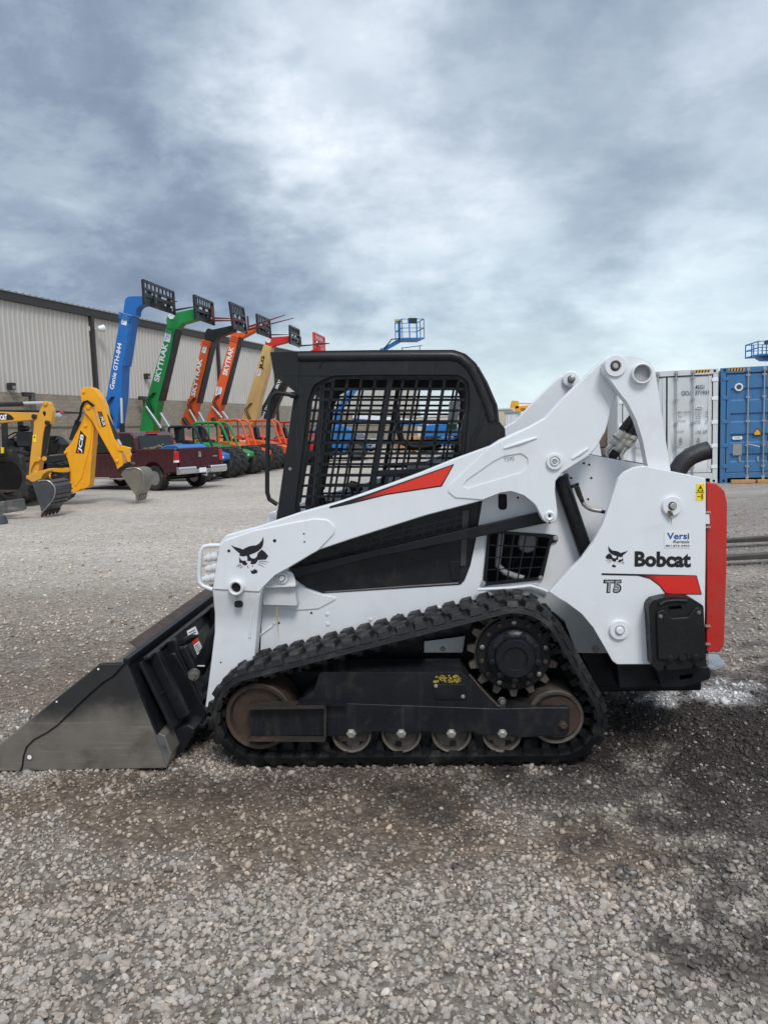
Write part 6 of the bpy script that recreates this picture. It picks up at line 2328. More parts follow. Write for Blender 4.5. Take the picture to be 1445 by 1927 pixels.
def dig_bucket(fr, root, sidepts, back, y0, y1, mat, teeth, tooth_px, toothmat, Zf):
    """side plate outline traced on the near side; back = polyline of the curved shell"""
    b_ = MB().prism(fr.out([Zf(*p[:2]) + tuple(p[2:]) for p in sidepts], y0, 4), y0, y0 + .03).build('bucket', mat, root, bevel=.006)
    MB().prism(fr.out([Zf(*p[:2]) + tuple(p[2:]) for p in sidepts], y0, 4), y1 - .03, y1).build('bucket_cheek', mat, b_, bevel=.006)
    pts = [Vector(q) for q in fr.line([Zf(*p) for p in back], y0)]
    sm = []
    for i in range(len(pts) - 1):
        p0, p1, p2, p3 = pts[max(i - 1, 0)], pts[i], pts[i + 1], pts[min(i + 2, len(pts) - 1)]
        for k in range(4):
            s_ = k / 4
            sm.append(.5 * ((2 * p1) + (p2 - p0) * s_ + (2 * p0 - 5 * p1 + 4 * p2 - p3) * s_ ** 2 + (3 * p1 - p0 - 3 * p2 + p3) * s_ ** 3))
    sm.append(pts[-1])
    off = []
    for i, p in enumerate(sm):
        t_ = (sm[min(i + 1, len(sm) - 1)] - sm[max(i - 1, 0)]).normalized()
        off.append(p + Vector((t_.y, -t_.x)) * .025)
    m = MB()
    m.prism([(p.x, p.y) for p in sm] + [(p.x, p.y) for p in reversed(off)], y0, y1)
    m.build('bucket_shell', mat, b_)
    MB().tube([(p.x, y0 - .004, p.y) for p in sm], .016, 6).build('edge_highlight', STEEL, b_)  # lighter tube added as a highlight along the bucket's edge
    tip, root_ = fr.p(*Zf(*tooth_px[1]), y0), fr.p(*Zf(*tooth_px[0]), y0)
    for k in range(teeth):
        yy = y0 + .02 + (y1 - y0 - .13) * k / (teeth - 1)
        m = MB()
        d = Vector(tip) - Vector(root_)
        n_ = Vector((-d.y, d.x)).normalized() * .035
        m.hexa([(root_[0] - n_.x, yy, root_[1] - n_.y), (root_[0] + n_.x, yy, root_[1] + n_.y), (root_[0] + n_.x, yy + .09, root_[1] + n_.y), (root_[0] - n_.x, yy + .09, root_[1] - n_.y)],
               [(tip[0] - n_.x * .3, yy + .01, tip[1] - n_.y * .3), (tip[0] + n_.x * .3, yy + .01, tip[1] + n_.y * .3), (tip[0] + n_.x * .3, yy + .08, tip[1] + n_.y * .3), (tip[0] - n_.x * .3, yy + .08, tip[1] - n_.y * .3)])
        m.build('bucket_tooth', toothmat, b_)
    return b_


BUCKET2 = M('bucket_brown_steel', (.21, .19, .155), .5, .4, var=.25, vs=2, dirt=(.06, .055, .05), da=.6, ds=2.5)
JBk = Frame(JB.o, rad(-48))
# bucket turned so that its curved back shows: built in a frame rotated about the arm
jbk = dig_bucket(Frame(JB.at(*Z9(700, 850), 0) * 1 + JB.o * 1, 0) if False else JB, jb, [(640, 895, 4), (700, 845), (790, 845), (830, 880, 6), (835, 960), (800, 1060), (778, 1095), (755, 1060)], [(690, 850), (780, 842), (832, 880), (838, 960), (812, 1040), (778, 1095)], -.34, .50, BUCKET2, 5, ((782, 1085), (775, 1140)), STEEL, Z9)
# kingpost, valve block, stabiliser
MB().prism(J([(0, 850), (10, 845), (200, 838), (210, 870), (205, 1060), (190, 1075), (195, 900), (60, 895), (40, 940), (20, 930)], .1), .05, .30).build('slew_frame', P_YELLOW, jb, bevel=.02)
m = MB()
rng = random.Random(8)
for k in range(9):
    y_ = 880 + k * 9
    m.tube([JB.at(*Z9(30 + rng.randint(0, 20), y_), .02), JB.at(*Z9(90, y_ + rng.randint(-8, 18)), -.05), JB.at(*Z9(150, y_ + rng.randint(-10, 20)), -.04), JB.at(*Z9(195, y_ - 5), .04)], .020, 6)
for k in range(5):
    m.tube([JB.at(*Z9(-10 + k * 18, 770 + k * 8), .2), JB.at(*Z9(60 + k * 12, 800 + k * 4), .0), JB.at(*Z9(130, 815 - k * 5), .0), JB.at(*Z9(190, 800 + k * 8), .1)], .022, 6)
m.build('valve_hose', RUBBER, jb)
MB().prism(J([(205, 1040, 6), (250, 1010), (262, 1048), (195, 1064)], -.02), -.05, .3).build('boom_foot', P_YELLOW, jb, bevel=.01)
MB().prism(J([(180, 1075), (225, 1065), (205, 1100), (150, 1135, 6), (120, 1120)], .3), .25, .55).build('stabiliser_foot', RUSTY, jb, bevel=.02)
# tractor part: wheel, fender, deck, seat, canopy
L1 = lambda a, b: (a * .14006, 720 + b * .14006)
JL = lambda pts, y, n=4: JB.out([L1(*p[:2]) + tuple(p[2:]) for p in pts], y, n)
wc = JB.at(*L1(130, 1390), .0)
rw = JB.r(38, 20, 915, 0)
wy = Vector((math.cos(rad(30)), math.sin(rad(30)), 0))
W_JCB = (tyre_mesh(.78, .50, 14, 'backhoe_tyre'), rim_mesh(.78, .50, 'backhoe_rim', M('rim_dark', (.03, .03, .032), .5)))
w_ = wheel(W_JCB, jb, (wc.x, .25, .78))
w_.rotation_euler = (0, 0, rad(-12))
w2 = wheel(W_JCB, jb, (wc.x - .4, 2.0, .78))
MB().prism(JL([(-150, 1010), (0, 1000, 8), (395, 985, 8), (645, 990), (880, 960), (925, 1050), (640, 1090), (395, 1050), (250, 1090, 20), (0, 1060)], .05), .0, .55).build('rear_fender', P_BLACK, jb, bevel=.03)
MB().prism(JL([(-200, 1060), (400, 1080), (640, 1085), (640, 1300), (420, 1350), (-200, 1400)], .6), .6, 1.9).build('chassis', P_BLACK, jb, bevel=.04)
MB().prism(JL([(-150, 940), (390, 930), (395, 985), (-150, 1000)], .0), -.02, .6).build('side_deck', P_BLACK, jb, bevel=.02)
se = MB().prism(JL([(215, 690, 8), (235, 660, 6), (360, 660, 8), (420, 760, 10), (415, 800), (400, 860, 6), (240, 850, 8), (230, 790)], .7), .7, 1.15).build('seat', M('seat_grey', (.06, .06, .062), .6, var=.2), jb, bevel=.05, seg=3)
MB().prism(JL([(228, 640, 8), (240, 585, 10), (270, 575), (330, 580, 10), (345, 640, 8), (290, 660)], .75), .75, 1.08).build('headrest', PLASTIC, se, bevel=.04)
MB().prism(JL([(250, 840), (400, 850), (395, 920), (240, 915)], .75), .75, 1.1).build('seat_base', P_BLACK, se, bevel=.03)
c = JB.at(*L1(160, 720), .9)
MB().tube([c + Vector((.20 * math.cos(k * PI / 8) * .8, .2 * math.sin(k * PI / 8), .10 * math.cos(k * PI / 8))) for k in range(16)], .018, 6, closed=True).build('steering_wheel', PLASTIC, jb)
MB().prism(JL([(105, 760), (150, 740), (215, 780), (210, 920), (110, 930)], .85), .8, 1.3).build('dash_console', P_BLACK, jb, bevel=.04)
MB().prism(JL([(645, 700, 8), (730, 740, 8), (825, 830, 6), (800, 880), (760, 960), (640, 975)], .5), .5, 1.1).build('rear_console', PLASTIC, jb, bevel=.04)
m = MB()
for a_, b_ in (((700, 760), (760, 725)), ((720, 800), (800, 760))):
    m.tube([JB.at(*L1(*a_), .5), JB.at(*L1(*b_), .48)], .025, 8)
m.build('control_lever', PLASTIC, jb)
for zx, y_ in ((60, .05), (275, 1.9)):
    MB().beam(JB.at(*L1(zx + 20, 960), y_), JB.at(*L1(zx, 385), y_), .10, .12, (1, 0, 0)).build('canopy_post', P_BLACK, jb)
MB().prism(JL([(-150, 370), (300, 372), (520, 372, 4), (800, 378, 4), (835, 380), (830, 400), (500, 408), (-150, 395)], .5), -.05, 2.0).build('canopy', P_BLACK, jb, bevel=.02)
for zx in (745, 800):
    c = JB.at(*L1(zx, 435), -.05)
    MB().lathe(c, (.5, -1, 0), [(.0001, -.07), (.05, -.05), (.062, 0), (.055, .008), (.0001, .010)], 14).build('work_light', BUMPER, jb)
c = JB.at(*L1(835, 408), -.02)
MB().box(c - Vector((.04, .03, .03)), c + Vector((.04, .03, .05))).build('brake_light', LAMP_RED, jb, bevel=.02)
MB().prism(JL([(35, 870), (70, 870), (68, 948), (35, 948)], .0), -.07, -.02).build('warning_sticker', DECAL_YELLOW, jb)

# ---- small excavator at the left edge
q_ = ground_at(84, 972)
CT = Frame((q_.x, q_.y, 0), 0)
ct = thing('mini_excavator', 'ochre mini excavator arm with dark ribbed bucket at the left edge', 'excavator', (q_.x, q_.y, 0), 0)
C_ = lambda pts, y=0, n=4: CT.out([L1(*p[:2]) + tuple(p[2:]) for p in pts], y, n)
bm_ = MB().prism(C_([(-900, 700), (-600, 520), (-200, 392), (0, 390), (310, 400), (440, 402), (480, 402, 8), (495, 455, 10), (470, 490, 10), (400, 508), (330, 512), (0, 542), (-300, 600), (-700, 850)], 0), 0, .26).build('boom', P_CAT, ct, bevel=.015)
MB().prism(C_([(-200, 408), (60, 410, 20), (150, 430, 20), (200, 490, 10), (170, 500), (-200, 525)], -.002), -.006, .002).build('name_panel', DECAL_BLACK, bm_)
lettering('CAT', CT.p(*L1(8, 505), -.008), CT.p(*L1(100, 500), -.008), CT.p(*L1(4, 432), -.008), -.010, DECAL_WHITE, bm_, bold=.06)
MB().prism(C_([(35, 504), (78, 501), (56, 478)], -.011), -.013, -.010).build('yellow_triangle', DECAL_YELLOW, bm_)
st_ = MB().prism(C_([(590, 255, 8), (620, 245, 6), (670, 290, 8), (668, 480), (665, 545, 8), (640, 560, 8), (600, 590), (580, 680), (560, 840), (545, 990), (520, 1170), (500, 1250, 8), (380, 1270, 8), (390, 1160), (405, 1000), (425, 820), (450, 620), (455, 510), (500, 440), (540, 360)], .0), .02, .24).build('stick', P_CAT, ct, bevel=.015)
MB().prism(C_([(570, 400, 8), (595, 376, 8), (620, 400, 8), (612, 440, 8), (596, 456, 8)], .0), .016, .03).build('stick_hole', HOLE, st_)
MB().prism(C_([(668, 300), (705, 345), (712, 400), (700, 520), (690, 560), (668, 480)], .05), .03, .22).build('stick_back', P_CAT, st_, bevel=.01)
for zx, zy, r_ in ((612, 278, .05), (465, 455, .055), (638, 538, .05), (527, 1030, .05), (390, 1272, .05), (488, 1216, .05)):
    c = CT.at(*L1(zx, zy), .0)
    MB().lathe(c, (0, -1, 0), [(r_, -.03), (r_, .02), (r_ * .6, .03), (.0001, .03)], 14).build('pivot_pin', P_BLACK if zy > 400 and zy < 600 else P_CAT, st_)
MB().prism(C_([(442, 705), (490, 700), (488, 798), (440, 795)], .0), .014, .021).build('warning_sticker', DECAL_YELLOW, st_)
MB().prism(C_([(465, 715), (478, 740), (450, 740)], .0), .010, .015).build('warning_triangle', DECAL_BLACK, st_)
MB().cyl(CT.at(*L1(-300, 300), .13), CT.at(*L1(320, 285), .13), .055).build('stick_cylinder', P_BLACK, ct)
MB().cyl(CT.at(*L1(310, 275), .13), CT.at(*L1(600, 270), .13), .03).build('stick_rod', CHROME, ct)
MB().cyl(CT.at(*L1(655, 560), .13), CT.at(*L1(580, 1000), .13), .07).build('bucket_cylinder', P_BLACK, ct)
MB().prism(C_([(405, 1180), (430, 1060, 10), (480, 1010, 10), (535, 1005, 8), (560, 1025, 8), (530, 1060, 8), (480, 1060, 8), (450, 1110), (420, 1190)], -.02), -.04, .02).build('bucket_link', P_CAT, ct, bevel=.008)
MB().prism(C_([(375, 1290, 10), (380, 1250, 8), (470, 1215), (520, 1190), (640, 1160, 8), (655, 1190, 8), (590, 1230), (560, 1290), (460, 1335, 8), (430, 1330)], -.03), -.05, .28).build('quick_hitch', P_CAT, ct, bevel=.015)
m = MB()
m.cyl(CT.at(*L1(600, 1020), -.05), CT.at(*L1(600, 1020), .3), .05)
m.build('link_pin', P_CAT, ct)
dig_bucket(CT, ct, [(430, 1345), (520, 1330), (640, 1320), (735, 1400, 10), (740, 1480, 10), (720, 1560), (600, 1690), (560, 1740, 4), (535, 1640)], [(520, 1325), (650, 1318), (735, 1400), (742, 1490), (705, 1590), (620, 1690), (575, 1745)], -.28, .62, DARKSTEEL, 5, ((580, 1735), (550, 1808)), RUSTY, L1)
cb = bpy.data.objects['bucket.001'] if 'bucket.001' in bpy.data.objects else None
m = MB()
for zx, zy in ((690, 1340), (735, 1400), (748, 1460), (742, 1520), (715, 1590), (668, 1640)):
    a_ = CT.at(*L1(zx + 8, zy), -.28)
    m.beam((a_.x, -.28, a_.z), (a_.x, .62, a_.z), .03, .02)
m.build('bucket_rib', DARKSTEEL, cb or ct)
# undercarriage: track and blade
tr = MB()
tr.prism(C_([(-600, 1465, 20), (80, 1465, 10), (150, 1520, 16), (180, 1580), (120, 1640, 10), (-600, 1680)], .1), -.1, .35)
to = tr.build('crawler_track', RUBBER, ct, bevel=.02)
m = MB()
for k in range(12):
    a_ = CT.at(*L1(-500 + k * 55, 1470), -.1)
    m.beam((a_.x, -.1, a_.z), (a_.x, .35, a_.z), .06, .03)
m.build('track_shoe', RUSTY, to)
MB().prism(C_([(-500, 1640), (0, 1600), (335, 1550, 4), (345, 1600), (375, 1690, 4), (330, 1715), (0, 1770), (-500, 1840)], -.3), -.38, -.30).build('dozer_blade', M('blade_steel', (.10, .098, .095), .6, .3, var=.3, dirt=(.4, .38, .35), da=.6, ds=6), ct, bevel=.015)
MB().prism(C_([(-1700, 800), (-1000, 750), (-900, 1300), (-1000, 1460), (-1700, 1460)], .3), .2, 1.6).build('house', P_CAT, ct, bevel=.05)
q2 = ground_at(-6, 986)
o = MB().lathe((0, 0, 0), (0, 0, 1), [(.22, 0), (.22, .05), (.18, .16), (.08, .22), (.0001, .23)], 20).build('steel_cap', DARKSTEEL, None)
o.location = (q2.x, q2.y, 0)
tag(o, 'dark rounded steel lump on the ground at the left edge', 'steel lump')

# ---- containers
q_ = ground_at(1349, 909)
CH = rad(-15)
Z5 = lambda a, b: (1130 + a * .218, 660 + b * .218)


def container(origin, label, mat, x_at, marks):
    fr = Frame((origin.x, origin.y, 0), CH)
    root = thing('shipping_container', label, 'shipping container', (origin.x, origin.y, 0), CH, 'shipping containers standing side by side')
    x0, x1 = x_at, x_at + 2.438
    H, L = 2.896, 12.19
    fm = MB()
    for xx in (x0, x1 - .12):
        fm.box((xx, 0, .12), (xx + .12, .12, H - .12))
    fm.box((x0 + .12, 0, H - .14), (x1 - .12, .10, H))
    fm.box((x0 + .12, 0, .12), (x1 - .12, .12, .26))
    fm.build('door_frame', mat, root, bevel=.008)
    for xx in (x0 - .004, x1 - .174):
        for zz in (.0, H - .118):
            c_ = MB().box((xx, -.006, zz), (xx + .178, .16, zz + .118)).build('corner_casting', mat, root, bevel=.008)
            MB().lathe((xx + .089, -.008, zz + .059), (0, 1, 0), [(.035, 0), (.035, .002)], 12).build('casting_hole', HOLE, c_)
    # corrugated sides and roof behind
    for xx, sgn in ((x0 + .02, 1), (x1 - .06, -1)):
        m = MB()
        pts = []
        yv = .14
        k = 0
        while yv < L:
            d = .036 if k % 4 in (1, 2) else 0
            pts.append((xx + d, yv))
            yv += (.07, .068, .07, .068)[k % 4]
            k += 1
        pts2 = [(a + .006, b) for a, b in reversed(pts)]
        m.prism_ax(pts + pts2, .14, H - .05, 'z')
        m.build('side_wall', mat, root)
    MB().box((x0 + .02, .12, H - .07), (x1 - .02, L, H - .045)).build('roof', mat, root)
    MB().box((x0 + .04, .14, .12), (x1 - .04, L, .17)).build('floor', P_BLACK, root)
    MB().box((x0 + .04, L - .05, .12), (x1 - .04, L, H - .07)).build('end_wall', mat, root)
    ZN = M('lock_bar_galvanised', (.36, .38, .40), .5, .4, var=.12) if 'lock_bar_galvanised' not in bpy.data.materials else bpy.data.materials['lock_bar_galvanised']
    for dn, (a, b) in enumerate(((x0 + .13, (x0 + x1) / 2 - .006), ((x0 + x1) / 2 + .006, x1 - .13))):
        dm = MB()
        # door leaf with pressed ribs
        zs_ = [.27, .52, .56, .70, .74, 1.00, 1.04, 1.20, 1.24, 1.52, 1.56, 1.72, 1.76, 2.06, 2.10, 2.34, 2.38, H - .16]
        if marks != 'blue':
            zs_ = [.27, .62, .66, .98, 1.02, 1.55, 1.585, 1.75, 2.16, 2.19, 2.5, 2.53, H - .16]
        dep = [0.02]
        prof_ = []
        for i, zz in enumerate(zs_):
            deep = .056 if (i // 2) % 2 == 1 and marks == 'blue' else (.020 if marks == 'blue' else (.052 if i in (2, 3, 6, 7) else .03))
            prof_.append((deep, zz))
        e = .10
        dm.box((a, .018, .27), (a + e, .075, H - .16))
        dm.box((b - e, .018, .27), (b, .075, H - .16))
        dm.prism_ax([(y_, z_) for y_, z_ in prof_] + [(.07, H - .16), (.07, .27)], a + e, b - e, 'x')
        do = dm.build('door', mat, root, bevel=0)
        gk = MB()
        for u0, u1 in ((a - .012, a + .012), (b - .012, b + .012)):
            gk.box((u0, .010, .26), (u1, .03, H - .15))
        gk.box((a + .012, .010, .255), (b - .012, .03, .275))
        gk.box((a + .012, .010, H - .165), (b - .012, .03, H - .145))
        gk.build('door_gasket', HOLE, do)
        for f in ((.28, .80) if marks != 'blue' else (.46, .80)) if dn == 0 else ((.20, .57) if marks != 'blue' else (.22, .68)):
            xb = a + (b - a) * f
            lb = MB().cyl((xb, -.03, .10), (xb, -.03, H - .04), .017, seg=10).build('lock_bar', ZN, do)
            for zz in (.16, .42, .95, 1.55, 2.15, H - .20, H - .08):
                MB().box((xb - .045, -.03, zz - .025), (xb + .045, .02, zz + .025)).build('bar_bracket', ZN, lb)
            for zz in (.10, H - .06):
                MB().box((xb - .03, -.055, zz - .03), (xb + .03, .0, zz + .04)).build('cam_keeper', ZN, lb)
            MB().tube([(xb, -.03, .98), (xb + .06, -.07, .96), (xb + .28, -.06, .90)] if f < .5 else [(xb, -.05, .62), (xb - .01, -.06, .98)], .014, 6).build('lock_handle', ZN, lb)
        hx = b - .02 if dn else a - .10
        for zz in (.42, .95, 1.55, 2.15, 2.62):
            MB().box((hx, -.014, zz - .045), (hx + .15, .02, zz + .045)).build('hinge', mat if marks == 'blue' else DECAL_WHITE, do, bevel=.008)
    # hazard stripes on the header
    for xa in (x0 + .18, x1 - .55):
        hz_ = MB().box((xa, -.004, H - .085), (xa + .36, .001, H - .02)).build('hazard_stripe', P_YELLOW, root)
        m = MB()
        for k in range(5):
            u0 = xa + .01 + k * .07
            m.hexa([(u0, -.007, H - .085), (u0 + .035, -.007, H - .085), (u0 + .055, -.007, H - .02), (u0 + .02, -.007, H - .02)], [(u0, -.004, H - .085), (u0 + .035, -.004, H - .085), (u0 + .055, -.004, H - .02), (u0 + .02, -.004, H - .02)])
        m.build('stripe_bar', DECAL_BLACK, hz_)
    return fr, root


CG = M('container_grey', srgb('#cdd0d1'), .5, var=.04, dirt=srgb('#a5a29c'), da=.3, ds=1.8, streak=srgb('#9a8e80'), sa=.16, ss=(14, 14, .5))
CB = M('container_blue', srgb('#3d709f'), .45, var=.05, dirt=srgb('#52789a'), da=.35, ds=2, streak=srgb('#2d4964'), sa=.5, ss=(12, 12, .5))
cfr, cg = container(q_, 'pale grey shipping container with black code markings on its doors', CG, -2.44, 'grey')
cfr2, cbl = container(q_, 'blue shipping container with a yellow warning triangle on its door', CB, .06, 'blue')
YG = .010


def mark(s_, x0, y0, x1, y1, y=YG, mat=None, fr=None, root=None, bold=.0):
    fr, root = fr or cfr, root or cg
    lettering(s_, fr.p(*Z5(x0, y1), y), fr.p(*Z5(x1, y1 - (x1 - x0) * .03), y), fr.p(*Z5(x0, y0), y), y - .002, mat or DECAL_BLACK, root, 'container_code', bold + .008)


INK = M('stencil_grey', (.10, .10, .11), .6)
mark('45G1', 815, 297, 892, 332)
mark('CICU', 695, 350, 772, 386)
mark('371931', 814, 345, 930, 382)
mark('3', 972, 345, 988, 382)
for s_, x0, y0, x1, y1 in (('MAX. GROSS', 664, 525, 768, 542), ('32,500', 810, 525, 864, 540), ('kg', 902, 523, 918, 540), ('71,650', 810, 543, 864, 556), ('lb', 902, 543, 916, 556), ('TARE', 666, 564, 696, 580), ('3,700', 816, 563, 864, 578), ('kg', 902, 562, 918, 578), ('8,160', 816, 581, 864, 594), ('PAYLOAD', 660, 602, 730, 618), ('28,800', 808, 602, 860, 616), ('kg', 900, 600, 916, 616), ('63,490', 806, 619, 860, 632), ('lb', 900, 618, 914, 632), ('CU.CAP', 660, 692, 714, 707), ('76.4', 824, 688, 864, 702), ('CUM', 880, 686, 914, 701), ('2,700', 814, 706, 864, 720), ('CUFT', 876, 704, 914, 718)):
    mark(s_, x0, y0, x1, y1, mat=INK)
def plate(fr, root, pts, mat, name, y=YG):
    return MB().prism(fr.out([Z5(*p[:2]) + tuple(p[2:]) for p in pts], y), y - .004, y).build(name, mat, root)
o = plate(cfr, cg, [(822, 476, 2), (885, 474, 2), (882, 498, 2), (820, 500, 2)], DECAL_WHITE, 'number_plate')
mark('6316', 830, 481, 876, 495, y=YG - .004, root=o, bold=.03)
o = plate(cfr, cg, [(858, 1060, 2), (926, 1058, 2), (926, 1078, 2), (858, 1080, 2)], DECAL_WHITE, 'small_plate')
for X in (690, 842):
    o = plate(cfr, cg, [(X - 12, 752, 2), (X + 6, 750, 2), (X + 12, 800, 4), (X - 4, 802, 4)], M('latch_grey', (.28, .28, .28), .5, .3), 'latch', y=.0)
q5 = [Z5(*p) for p in ((1175, 285), (1220, 285))]
ctr = cfr2.at(*Z5(1191, 313), YG)
o = MB().lathe((ctr.x, YG, ctr.z), (0, -1, 0), [(.0001, .004), (.098, .004), (.098, 0)], 24).build('round_badge', DECAL_WHITE, cbl)
o.scale = (1, 1, 1)
MB().lathe((ctr.x, YG - .005, ctr.z), (0, -1, 0), [(.03, 0), (.065, .001), (.065, 0)], 20).build('badge_ring', INK, o)
o = plate(cfr2, cbl, [(1302, 733, 3), (1395, 730, 3), (1350, 660, 3)], DECAL_BLACK, 'warning_sign')
plate(cfr2, o, [(1312, 727, 3), (1386, 725, 3), (1350, 670, 3)], P_YELLOW, 'warning_face', y=YG - .004)
o = plate(cfr2, cbl, [(1134, 740, 8), (1220, 737, 8), (1220, 765, 8), (1134, 768, 8)], DECAL_WHITE, 'oval_plate')
m = MB()
for k in range(2):
    a_, b_ = cfr2.at(*Z5(1150, 748 + 9 * k), YG), cfr2.at(*Z5(1205, 746 + 9 * k), YG)
    m.beam((a_.x, YG - .005, a_.z), (b_.x, YG - .005, b_.z), .002, .008)
m.build('text_lines', INK, o)
o = plate(cfr2, cbl, [(1138, 806, 1), (1215, 803, 1), (1213, 902, 1), (1137, 903, 1)], M('data_plate', (.30, .31, .32), .5, .3, var=.25, vs=30), 'data_plate')
for X in (1196, 1355):
    plate(cfr2, cbl, [(X - 8, 910, 4), (X + 8, 908, 4), (X + 10, 955, 4), (X - 8, 957, 4)], M('latch_zinc', (.35, .35, .36), .4, .5), 'latch', y=.0)
# timber packers under the blue container and a third container further left
WOOD = M('packing_timber', srgb('#b98a58'), .75, var=.2, vs=9)
for i, (a_, b_) in enumerate(((1125, 1330), (1350, 1460))):
    p0, p1 = cfr2.at(*Z5(a_, 1135), -.25), cfr2.at(*Z5(b_, 1130), -.25)
    w_ = thing('packing_timber', ('sawn timber lying under the blue container, the one at its left door', 'sawn timber lying under the blue container, at the right edge')[i], 'timber', (q_.x, q_.y, 0), CH, 'timbers under the blue container')
    MB().box((p0.x, -.28, .0), (p1.x, -.12, .09)).build('board', WOOD, w_, bevel=.01)
    MB().box((p0.x + .1, -.10, .0), (p1.x + .1, .02, .07)).build('board', WOOD, w_, bevel=.01)

# ---- fork tines lying at the right
q_ = ground_at(1366, 1066)
FK = Frame((q_.x, q_.y, 0), rad(5))
fk = thing('pallet_fork_attachment', 'long rusty fork tines low over the gravel behind the red tailgate', 'pallet forks', (q_.x, q_.y, 0), FK.h)
for y_, (a_, b_) in ((0.0, ((1366, 1061), (1445, 1052))), (1.15, ((1366, 1028), (1445, 1021)))):
    A, B = FK.at(*a_, y_), FK.at(*b_, y_)
    z = .05
    MB().hexa([(A.x - 1.0, y_, z + .02), (A.x - 1.0, y_ + .12, z + .02), (A.x - 1.0, y_ + .12, z + .04), (A.x - 1.0, y_, z + .04)],
              [(B.x + 1.0, y_, z), (B.x + 1.0, y_ + .12, z), (B.x + 1.0, y_ + .12, z + .085), (B.x + 1.0, y_, z + .085)]).build('tine', M('tine_steel', (.07, .06, .054), .55, .4, var=.3, dirt=(.14, .10, .08), da=.5, ds=3) if 'tine_steel' not in bpy.data.materials else bpy.data.materials['tine_steel'], fk, bevel=.006)
xb = FK.at(1445, 1052, 0).x + 1.0
m = MB()
m.box((xb, -.2, .0), (xb + .08, 1.5, .1))
m.box((xb, -.2, .5), (xb + .08, 1.5, .6))
for y_ in (-.2, .6, 1.42):
    m.box((xb + .01, y_, .1), (xb + .07, y_ + .08, .5))
m.build('fork_frame', P_BLACK, fk)

# ------------------------------------------------------------------ far things: boom lifts, cars, stacks
def basket(root, c, w, d, h, mat, yaw=0.0):
    """work platform of bent tubes: c is the floor centre"""
    R = Matrix.Rotation(yaw, 3, 'Z')
    T = lambda x, y, z: Vector(c) + R @ Vector((x, y, z))
    m = MB()
    fl = [T(-w / 2, -d / 2, 0), T(w / 2, -d / 2, 0), T(w / 2, d / 2, 0), T(-w / 2, d / 2, 0)]
    m.hexa(fl, [p + Vector((0, 0, .07)) for p in fl])
    b = m.build('platform_floor', mat, root)
    for zz in (h, h * .55):
        m = MB()
        m.tube([T(-w / 2, -d / 2, zz), T(w / 2, -d / 2, zz), T(w / 2, d / 2, zz), T(-w / 2, d / 2, zz)], .03, 6, closed=True)
        m.build('guard_rail', mat, b)
    for x, y in ((-1, -1), (-.35, -1), (.35, -1), (1, -1), (1, 0), (1, 1), (.35, 1), (-.35, 1), (-1, 1), (-1, 0)):
        MB().cyl(T(x * w / 2, y * d / 2, 0), T(x * w / 2, y * d / 2, h), .028, seg=6).build('rail_post', mat, b)
    m = MB()
    m.hexa([T(-.25, -d / 2 - .02, h * .8), T(.25, -d / 2 - .02, h * .8), T(.25, -d / 2 + .2, h * .8), T(-.25, -d / 2 + .2, h * .8)], [T(-.25, -d / 2 - .02, h * 1.05), T(.25, -d / 2 - .02, h * 1.05), T(.25, -d / 2 + .2, h * 1.02), T(-.25, -d / 2 + .2, h * 1.02)])
    m.build('control_box', P_BLACK, b)
    return b


LIFT_BLUE = paint('lift_blue', '#1a6fb5')


def far_frame(px, dist):
    d = pixdir(px, 830)
    k = dist / math.hypot(d.x, d.y)
    return Frame((d.x * k, d.y * k, 0), 0)


def lift_base(root, x, mat):
    for xx in (-1.0, 1.0):
        for yy in (-.9, .9):
            wheel(W_BIG, root, (x + xx, yy, .62))
    MB().prism([(x - 1.7, .5), (x - 1.7, .95), (x - 1.2, 1.1), (x + 1.2, 1.1), (x + 1.7, .95), (x + 1.7, .5)], -.8, .8).build('chassis', mat, root, bevel=.05)
    MB().prism([(x - 1.5, 1.15), (x - 1.4, 2.0), (x + .3, 2.1), (x + .9, 1.7), (x + 1.0, 1.15)], -.9, .9).build('turntable', mat, root, bevel=.08)


# lift whose basket stands over the cab roof
f = far_frame(640, 46)
bl = thing('boom_lift', 'blue boom lift with its basket raised above the black cage cab roof', 'boom lift', f.o, 0, 'blue boom lifts')
lift_base(bl, 0, LIFT_BLUE)
m = MB()
A, B = f.at(634, 826, 0), f.at(637, 772, 0)
m.beam((A.x, 0, 1.6), (B.x, 0, B.z), .5, .45, (1, 0, 0))
m.build('riser', LIFT_BLUE, bl, bevel=.03)
C1 = f.at(722, 658, 0)
m = MB()
m.beam(B, C1, .34, .36)
bo = m.build('boom', LIFT_BLUE, bl, bevel=.03)
MB().beam(B.lerp(C1, .80), B.lerp(C1, .93), .36, .38).build('boom_label', DECAL_WHITE, bo)
D1 = f.at(752, 641, 0)
MB().beam(C1, D1, .25, .22).build('jib', LIFT_BLUE, bl, bevel=.02)
m = MB()
m.tube([C1 + Vector((0, -.2, 0)), C1.lerp(D1, .5) + Vector((0, -.3, .3)), D1 + Vector((0, -.2, .1))], .035, 6)
m.build('jib_hose', RUBBER, bl)
E1 = f.at(771, 641, 0)
b = basket(bl, (E1.x, 0, E1.z), 1.3, 1.7, 1.12, LIFT_BLUE, rad(12))
MB().beam(D1, (D1.x, 0, f.at(752, 606, 0).z), .16, .16, (1, 0, 0)).build('platform_mount', LIFT_BLUE, bl)
m = MB()
c = f.at(748, 604, 0)
m.box(c - Vector((.16, .2, .06)), c + Vector((.25, .2, .1)))
m.build('control_cover', M('cover_yellow', srgb('#b9b04a'), .5), bl, bevel=.04)
m = MB()
